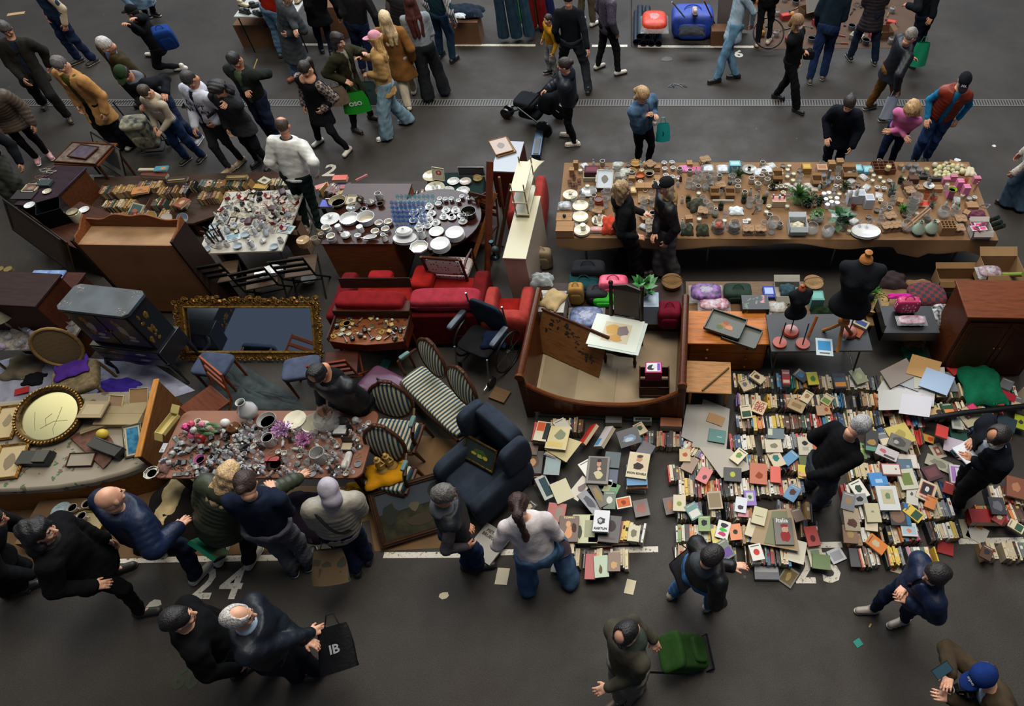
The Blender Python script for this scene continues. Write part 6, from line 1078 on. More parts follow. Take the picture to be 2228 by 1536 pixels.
H('box',('#5f9aac','#88b0b8'),(.15,.15,.05),'pale blue patterned soap box at the back right',(1863,370),(1888,373));H('gridbox','#6a3c20',(.32,.2,.09),'brown wooden compartment box at the back right',(1920,370));H('candle','#b8a85c',.04,'yellow candle jar',(1931,369,.09),(2014,374));H('candle','#bdb488',.03,'pale yellow votive candle',(1899,386),(1913,391),(1897,397),(1921,400));H('candle','#4c4c48',.04,'grey glass candle jar with lid at the back right',(1975,366),(1990,366),(1983,378),(1998,376));H('candle','#8a6a38',.04,'amber glass candle at the back right',(1958,366),(1893,378))
rg=random.Random(31)
for k in range(26):H('ballc','#b3ad80' if k%3 else '#a8a48c',.034 if k%4 else.045,'cream green decorative ball in the heap at the back right corner',(2034+(k%7)*9.5+rg.uniform(-2,2),366+(k//7)*7+rg.uniform(-2,2),.02*(k%2)),group='decorative balls heap')
H('box','#8f6c48',(.26,.09,.05),'tan ribbed packet behind the decorative balls',(2082,362),rz=-.5);H('cloth','#b5ad94',(.18,.2,.04),'cream cloth at the back right corner',(2108,374));H('openbox',KR,(.14,.12,.12),'open kraft box left of the fern',(1690,392),(1775,402));H('cup','#a39c88',.04,'cream beaker in the row of four left of the fern',(1676,412),(1687,412),(1698,411),(1708,411));H('bowl',('#8c7c5c','#6a5838'),.06,'tan bowl behind the row of beakers',(1688,400));H('box',('#b09c84','#a86a68'),(.19,.12,.1),'cream wooden crate with small pink tubes',(1692,445));H('tube',('#a8505c'),(.012,.07),'pink lipstick tube in the cream crate',(1682,432,.1),(1706,432,.1));H('tube','#5a90a0',(.015,.06),'pale blue tube in the cream crate',(1696,432,.1))
H('fern',('#2f5c1a','#8f948c'),.3,'big bright green fern in a tall clear vase',(1735,440));H('bush',('#2a3a2c','#222222'),.2,'dark grey green bush right of the fern',(1758,448));H('bush',('#1c3c24','#222222'),.13,'small dark green plant near the white jars',(1782,446));H('jar',(WH,'#b8b8b8'),.034,'white lidded jar in the group right of the fern',(1791,428),(1802,426),(1819,438),(1795,440),(1820,448),(1798,452),(1808,446));H('jug','#a8a8a8',.045,'white ceramic pitcher behind the white jars',(1815,415));H('mug','#a8a8a8',.035,'white beaker behind the pitcher',(1822,396));H('bush',('#2c4020','#8c8c84'),.14,'small flowering plant right of the pitcher',(1836,415))
H('tube','#5c6064',(.02,.2),'grey cylinder roll by the jars',(1800,395));H('candle','#4a5056',.04,'dark glass jar candle in the middle back',(1790,388),(1808,395),(1799,403));H('box',('#a8acb4','#8c9098'),(.12,.14,.16),'tall white carton with soap dispensers',(1850,440),(1868,438),(1886,448));H('bottle',('#b3b3b0','#1a1a1a'),.028,'white soap dispenser bottle with black pump',(1849,428,.16),(1863,424,.16));H('cup','#b3b3b0',.036,'white cup between candles and air plant',(1907,412),(1922,414),(1934,398));H('airplant',('#4a5a48','#5a5a54'),.2,'spiky grey green air plant',(1938,425));H('airplant',('#4a5a50','#5a5a54'),.12,'small grey air plant near the orange glass',(2025,452),(2028,432))
H('leafy',('#1c4a20','#8a9088'),.24,'large glossy leafy plant in a clear bowl',(1826,492));H('leafy',('#3c6a1c','#8a9088'),.14,'lighter leafy plant inside a glass bowl',(1776,478));H('fishbowl',None,.09,'round clear glass bowl at the front',(1777,482),(1798,512),(1683,492),(1970,500),(1765,506),(2050,470));H('bush',('#7a4030','#5a4434'),.08,'small heap of dried flowers beside the leafy plant',(1855,455));H('openbox','#a8b0b4',(.24,.2,.16),'clear acrylic box holding cream folded napkins',(1733,502));H('cloth','#b3ab94',(.2,.17,.08),'cream folded napkins in the acrylic box',(1734,497,.05));H('oval',WH,.2,'large white oval platter pile at the front of the @',(1883,505),stack=3,dz=.015);H('wineglass','#a8a8a0',.03,'clear stemmed glass lying with the platters',(1870,492,.05),(1885,494,.05),(1898,490,.05))
H('carrier',KR,1,'kraft bottle carrier at the front right of the @',(1927,500),(1948,498),(1934,478),rz=.2);q1=G(1962,500,Z+.04);q2=G(2018,452,Z+.16);b=MB();b.tube([q1,q2],.014,M('#8c6c50','wood'));tag(b.done('wooden_roller'),'left long pale wooden rod leaning in the glass bowl','rod');b=MB();b.tube([q1+Vector((.03,-.02,0)),q2+Vector((.04,-.02,0))],.014,M('#8c6c50','wood'));tag(b.done('wooden_roller'),'right long pale wooden rod leaning in the glass bowl','rod')
H('teardrop','#8fa090',.088,'pale green glass teardrop vase at the front',(1995,508),(2023,506));H('fern',('#4a7a1c','#222222'),.14,'yellow green young fern',(1963,462));H('clearvase',None,.08,'tall clear glass vase right of the fern sprout',(1985,452),(1978,462));H('ballc','#6a3028',.03,'brown bulb on the tall clear vase',(1985,430,.1));H('candle','#141416',.04,'black candle between the two teardrop vases',(2017,482));H('gridbox',KR,(.19,.14,.14),'kraft box with empty square compartments at the front right',(2056,505));H('carrier',KR,1,'kraft tray of glass cups near the pink box',(2082,505),(2086,485));H('box',('#8c6a50','#a8301c'),(.22,.14,.02),'orange red glass tray on the @',(2010,445));H('glass','#a03818',.04,'orange glass tumbler at the right end',(2000,450),(2022,445),(2013,432),(2030,440),(1990,440))
H('openbox',('#a8a09c'),(.26,.2,.14),'white carton with orange print full of pink packets',(2128,510));
for k in range(9):H('card',('#8f2848' if k%2 else '#b3a4b0','#3c1a30' if k%2 else '#b02858'),(.1,.07,.01),'pink and violet printed packet in the white carton',(2118+(k%3)*10,480+(k//3)*9,.1+.008*k),rz=k*.8)
H('tube','#0f1a18',(.03,.16),'black rolled umbrella at the right front corner',(2158,490),(2152,480),(2164,498),tilt=(.5,.4,0),name='folded_umbrella',cat='umbrella');H('cloth','#5a3440',(.3,.16,.06),'dusky pink crumpled foil packets at the right end',(2120,468));H('box',PINK,(.09,.09,.16),'tall dusty pink carton at the right end',(2064,428),(2096,424),(2082,412));H('box','#b06a80',(.1,.07,.09),'small pink carton at the back right',(2055,398),(2072,392),(2122,396));H('bowl',('#7c9c1c','#3c8c4c'),.06,'bowl with yellow and green rings on a pink carton',(2071,416,.16));H('glass','#b8301c',.03,'red glass votive at the right end',(2098,404),(2106,412),(2101,396));H('tube','#b07060',(.008,.14),'copper pink taper candle at the right end',(2118,416),(2122,412),name='taper_candle',cat='candle');H('cup',WH,.034,'white stacked cup at the right end',(2106,436),(2118,434),(2111,446));H('box',KR,(.16,.12,.06),'kraft box below the white stacked cups',(2112,452));H('bottle',('#0f5a30','#0f5a30'),.02,'green bottle at the right end',(2083,455));H('bottle',(WH,'#bbb'),.02,'white bottle beside the green one',(2073,452));H('necklace','#8a8088',.07,'black and white striped cord bundle at the right end',(2143,448));H('box',KR,(.2,.1,.06),'kraft egg shaped carton under the cone plate',(2008,414),(2032,414));H('plate','#9c9a94',.08,'grey white plate holding a stone cone',(2020,405,.07));H('vase','#a3a098',.03,'small cream pear shaped ornament',(1995,412));H('vase','#7a7a7c',.03,'grey stone cone on the grey white plate',(2020,402,.09));H('box','#4a2c1c',(.14,.1,.09),'dark brown wooden box behind the air plant',(1972,410),(1985,396));H('box','#1c1c1e',(.2,.07,.05),'black boxes of dark pebbles at the back right',(2008,388),(2035,392));H('airplant',('#6a6a64','#1c1c1e'),.12,'grey fluffy dried plant behind the yellow candle',(2010,382));H('tool','#1c1c1c',.2,'dark wooden spoon shaped brush by the pale ball',(1640,465),tilt=(0,-1.2,.3))
for k in range(10):H('pack',(('#8a7a70','#b0a890'),('#6a6458','#a09c90'))[k%2],(.1,.08,.03),'small wrapped soap packet in the middle back',(1712+k*7.5,404+(k%3)*5))
def near(z0,z1):return[(o.location.x,o.location.y,.05)for o in S.objects if o.parent is None and z0<o.location.z<z1]
# ---- books: spine-up rows on the floor and loose books with covers
PAL=[('#a8987a','tan',14),('#b8ab8c','cream',16),('#b9b6ac','off-white',12),('#8a6e4c','light brown',8),('#1a1a1e','black',9),('#4a2f20','dark brown',6),('#7a1c18','dark red',5),('#a8302a','bright red',4),('#1f3a5c','navy blue',4),('#2f6a90','mid blue',4),('#24422e','dark green',5),('#5c7a3c','leaf green',2),('#b86a2c','orange',4),('#b89a34','yellow',4),('#5a5c60','grey',6),('#5c4680','violet',1),('#a85070','pink',1),('#20605c','teal',2)]
OLD=[('#7a5a34','worn tan',12),('#8f7040','faded ochre',12),('#4a3020','old brown',10),('#5a241c','old maroon',6),('#2a3a30','old green',6),('#a09478','old cream',6),('#1f1e20','old black',4)]
PG=M('#a89c80','paper')
def pick(rg,pal):
 t=rg.uniform(0,sum(p[2]for p in pal))
 for p in pal:
  t-=p[2]
  if t<=0:return p
 return pal[0]
def book_mesh(cv,pgm,t,L,W,col,X,rg,deco=True):
 m=M(col,'paper',.5);c=min(.003,t*.15);cv.box(-t/2,-t/2+c,-L/2,L/2,0,W,m,X);cv.box(t/2-c,t/2,-L/2,L/2,0,W,m,X);cv.box(-t/2+c,t/2-c,-L/2,L/2,W-c,W,m,X)
 pgm.box(-t/2+c,t/2-c,-L/2+.004,L/2-.004,.004,W-c,PG,X)
 if deco and t>.012:
  q=rg.random();y0=rg.uniform(-.1,.25)*L;dk=rg.choice(['#1c1a18','#b5ae9c','#8a2a20','#b8a050','#b8b5ac']);hh=rg.choice([.04,.12,.2])*L
  cv.add([(-t*.32,y0,W+.0006),(t*.32,y0,W+.0006),(t*.32,y0+hh,W+.0006),(-t*.32,y0+hh,W+.0006)],[(0,1,2,3)],M(dk,'paper'),X)
  cv.add([(-t*.2,-L*.4,W+.0006),(t*.2,-L*.4,W+.0006),(t*.2,-L*.34,W+.0006),(-t*.2,-L*.34,W+.0006)],[(0,1,2,3)],M('#6a6458','paper'),X)
ROWS=[]
def row(x0,y0,x1,y1,name,z=0.0,pal=PAL,hr=(.105,.15),Lr=(.16,.22),seed=0,lean=0.0,tr=(.01,.034)):
 rg=random.Random(seed or int(x0+y0));A=G(x0,y0,z+.13);B=G(x1,y1,z+.13);d=B-A;n=d.length;d=d/n;rz=math.atan2(d.y,d.x);s=0;ln=rg.uniform(-.12,.12)+lean;cur=pick(rg,pal);run=0
 while s<n:
  t=rg.uniform(*tr)if rg.random()<.85 else rg.uniform(.03,.05);L=rg.uniform(*Lr);W=rg.uniform(*hr)
  if rg.random()<.06:ln=rg.uniform(-.3,.3);s+=.02
  if rg.random()<.035:s+=rg.uniform(.03,.1)
  if run<=0:cur=pick(rg,pal);run=rg.choice([0,0,0,1,3])
  run-=1;P=A+d*(s+t/2);P.z=z
  X=T(P.x,P.y,z+abs(math.sin(ln))*t*.5)@RZ(rz+rg.uniform(-.04,.04))@RY(ln+rg.uniform(-.02,.02))@T(0,rg.uniform(-.012,.012),0)
  ROWS.append((y0,name,X,t,L,W,cur[0],cur[1]));s+=t/max(.8,math.cos(ln))+.0015
for a in((1470,1206,1718,1208,'in the frontmost row of the middle book block'),(1472,1160,1640,1162,'in the second row of the middle book block'),(1742,1150,1762,1152,'in the short row right of the large cream print'),(1474,1112,1640,1110,'in the third row of the middle book block'),(1690,1108,1762,1112,'in the row behind the large cream print'),(1476,1062,1752,1058,'in the fourth row of the middle book block'),(1440,1030,1540,1024,'in the dark spined row right of the portrait paperback'),(1500,1008,1756,1006,'in the fifth row of the middle book block'),(1872,1212,2036,1206,'in the frontmost row of the right book block'),(1846,1166,2086,1152,'in the second row of the right book block'),(1836,1118,2072,1104,'in the third row of the right book block'),(1832,1070,2060,1064,'in the fourth row of the right book block'),(1846,1024,2000,1022,'in the fifth row of the right book block'),(1860,980,1990,976,'in the sixth row of the right book block'),(2136,1198,2240,1196,'in the front row at the far right corner'),(2120,1120,2240,1112,'in the rear row at the far right corner'),(2150,1075,2240,1080,'in the row behind the reading man'),(1232,1216,1362,1214,'in the front row of the art book pile'),(1330,1150,1400,1160,'in the row right of the art book pile'),(1372,952,1482,956,'in the row below the right bed post'),(1486,962,1560,1000,'in the row below the floor plan papers'),(1200,925,1270,925,'in the row below the bed front'),(1598,828,1765,830,'in the back row right of the side table'),(1768,830,1990,834,'in the back row below the black folding table'),(1600,870,1860,872,'in the second back row'),(1870,868,2000,872,'in the second back row under the loose papers'),(1604,918,1850,914,'in the third back row'),(1838,908,2012,912,'in the cream row behind the bending man'),(1590,962,1760,958,'in the fourth back row'),(1900,945,2000,950,'in the row right of the bending man'),(2030,848,2228,856,'in the back row before the wardrobe'),(2014,892,2180,886,'in the row before the green plastic bag'),(2080,920,2160,918,'in the row by the grey tube')):row(*a,seed=int(a[0]*3+a[1]))
NEAR=sorted([r for r in ROWS],key=lambda r:-PX(r[2].translation)[1]);IND=NEAR[:105];REST=NEAR[105:]
ROWS=[]
for a in((216,412,292,408,'in the upper row of tan paperbacks at the left stall'),(216,442,290,440,'in the lower row of tan paperbacks at the left stall'),(298,400,345,398,'in the row left of the grey green set'),(345,412,402,410,'in the grey striped set of the left stall'),(322,438,400,436,'in the middle row of old books'),(402,398,460,396,'in the row of tall old spines'),(430,425,520,420,'in the row by the brown purse'),(462,398,540,396,'in the pale spined row near the jewellery'),(560,396,640,392,'in the row behind the jewellery table'),(235,470,300,468,'in the row by the framed landscape'),(308,465,370,462,'in the coloured row near the plates')):row(*a,z=.3,pal=OLD,Lr=(.14,.19),hr=(.1,.13))
row(770,425,935,420,'in the row behind the blue glasses',z=.3,pal=OLD,Lr=(.14,.19));row(835,440,930,446,'in the lower row behind the blue glasses',z=.3,pal=OLD);row(700,405,770,418,'in the row behind the tan bowl',z=.3,pal=OLD)
REST+=ROWS
for k,(y,name,X,t,L,W,col,cn)in enumerate(IND):
 rg=random.Random(k);cv,pg=MB(),MB();book_mesh(cv,pg,t,L,W,col,None,rg);o=cv.done('book',smooth=0);o.matrix_world=X;pg.done('pages',o,smooth=0)
 tag(o,'%s%s book standing spine up %s'%('thick ' if t>.03 else('thin ' if t<.014 else ''),cn,name),'book','books standing '+name)
cv=MB();rg=random.Random(9)
for(y,name,X,t,L,W,col,cn)in REST:book_mesh(cv,cv,t,L,W,col,X,rg,True)
tag(cv.done('books',smooth=0),'further rows of spine-up books behind the front rows and at the left stall','books',None,'stuff')
p0_,p1_,p2_,p3_=[G(*q,.3)for q in((690,450),(940,452),(935,395),(700,392))];c0=(p0_+p2_)/2;c0 .z=0;t=thing('low_table','low table behind the sideboard carrying the row of old books','table',c0);b=MB();b.prism([(p.x-c0 .x,p.y-c0 .y)for p in(p0_,p1_,p2_,p3_)],.26,.3,M('#2a201a','wood'));b.done('board',t)
for p in(p0_,p1_,p2_,p3_):b=MB();q=(p-c0)*.92;b.box(q.x-.02,q.x+.02,q.y-.02,q.y+.02,0,.26,DW);b.done('leg',t)
def flat(px,py,w,d,th,rz,col,spec,label,z=.15,tilt=(0,0),txt=(),grp=None,nm='book',open_=False):
 """book lying with its front cover up, centred on the pixel"""
 P=G(px,py,z+th);m=M(col,'paper',.4);cv=MB();c=.0025;cv.box(-w/2,w/2,-d/2,d/2,0,c,m);cv.box(-w/2,w/2,-d/2,d/2,th-c,th,m);cv.box(-w/2,-w/2+c,-d/2,d/2,0,th,m)
 art(cv,spec,w,d,th,T(-w/2,-d/2,0))
 for(s_,x,y,sz,tc)in txt:text(cv,s_,sz,M(tc,'paper'),T((x-.5)*w,(y-.5)*d,th+.004),.001)
 o=cv.done(nm,smooth=0);o.matrix_world=T(P.x,P.y,z)@RZ(rz)@RX(tilt[0])@RY(tilt[1]);pg=MB();pg.box(-w/2+c,w/2-.004,-d/2+.004,d/2-.004,c,th-c,PG);pg.done('pages',o,smooth=0);return tag(o,label,'book',grp)
K_='#1a1a1c';B5=(.13,.2);A4=(.22,.29)
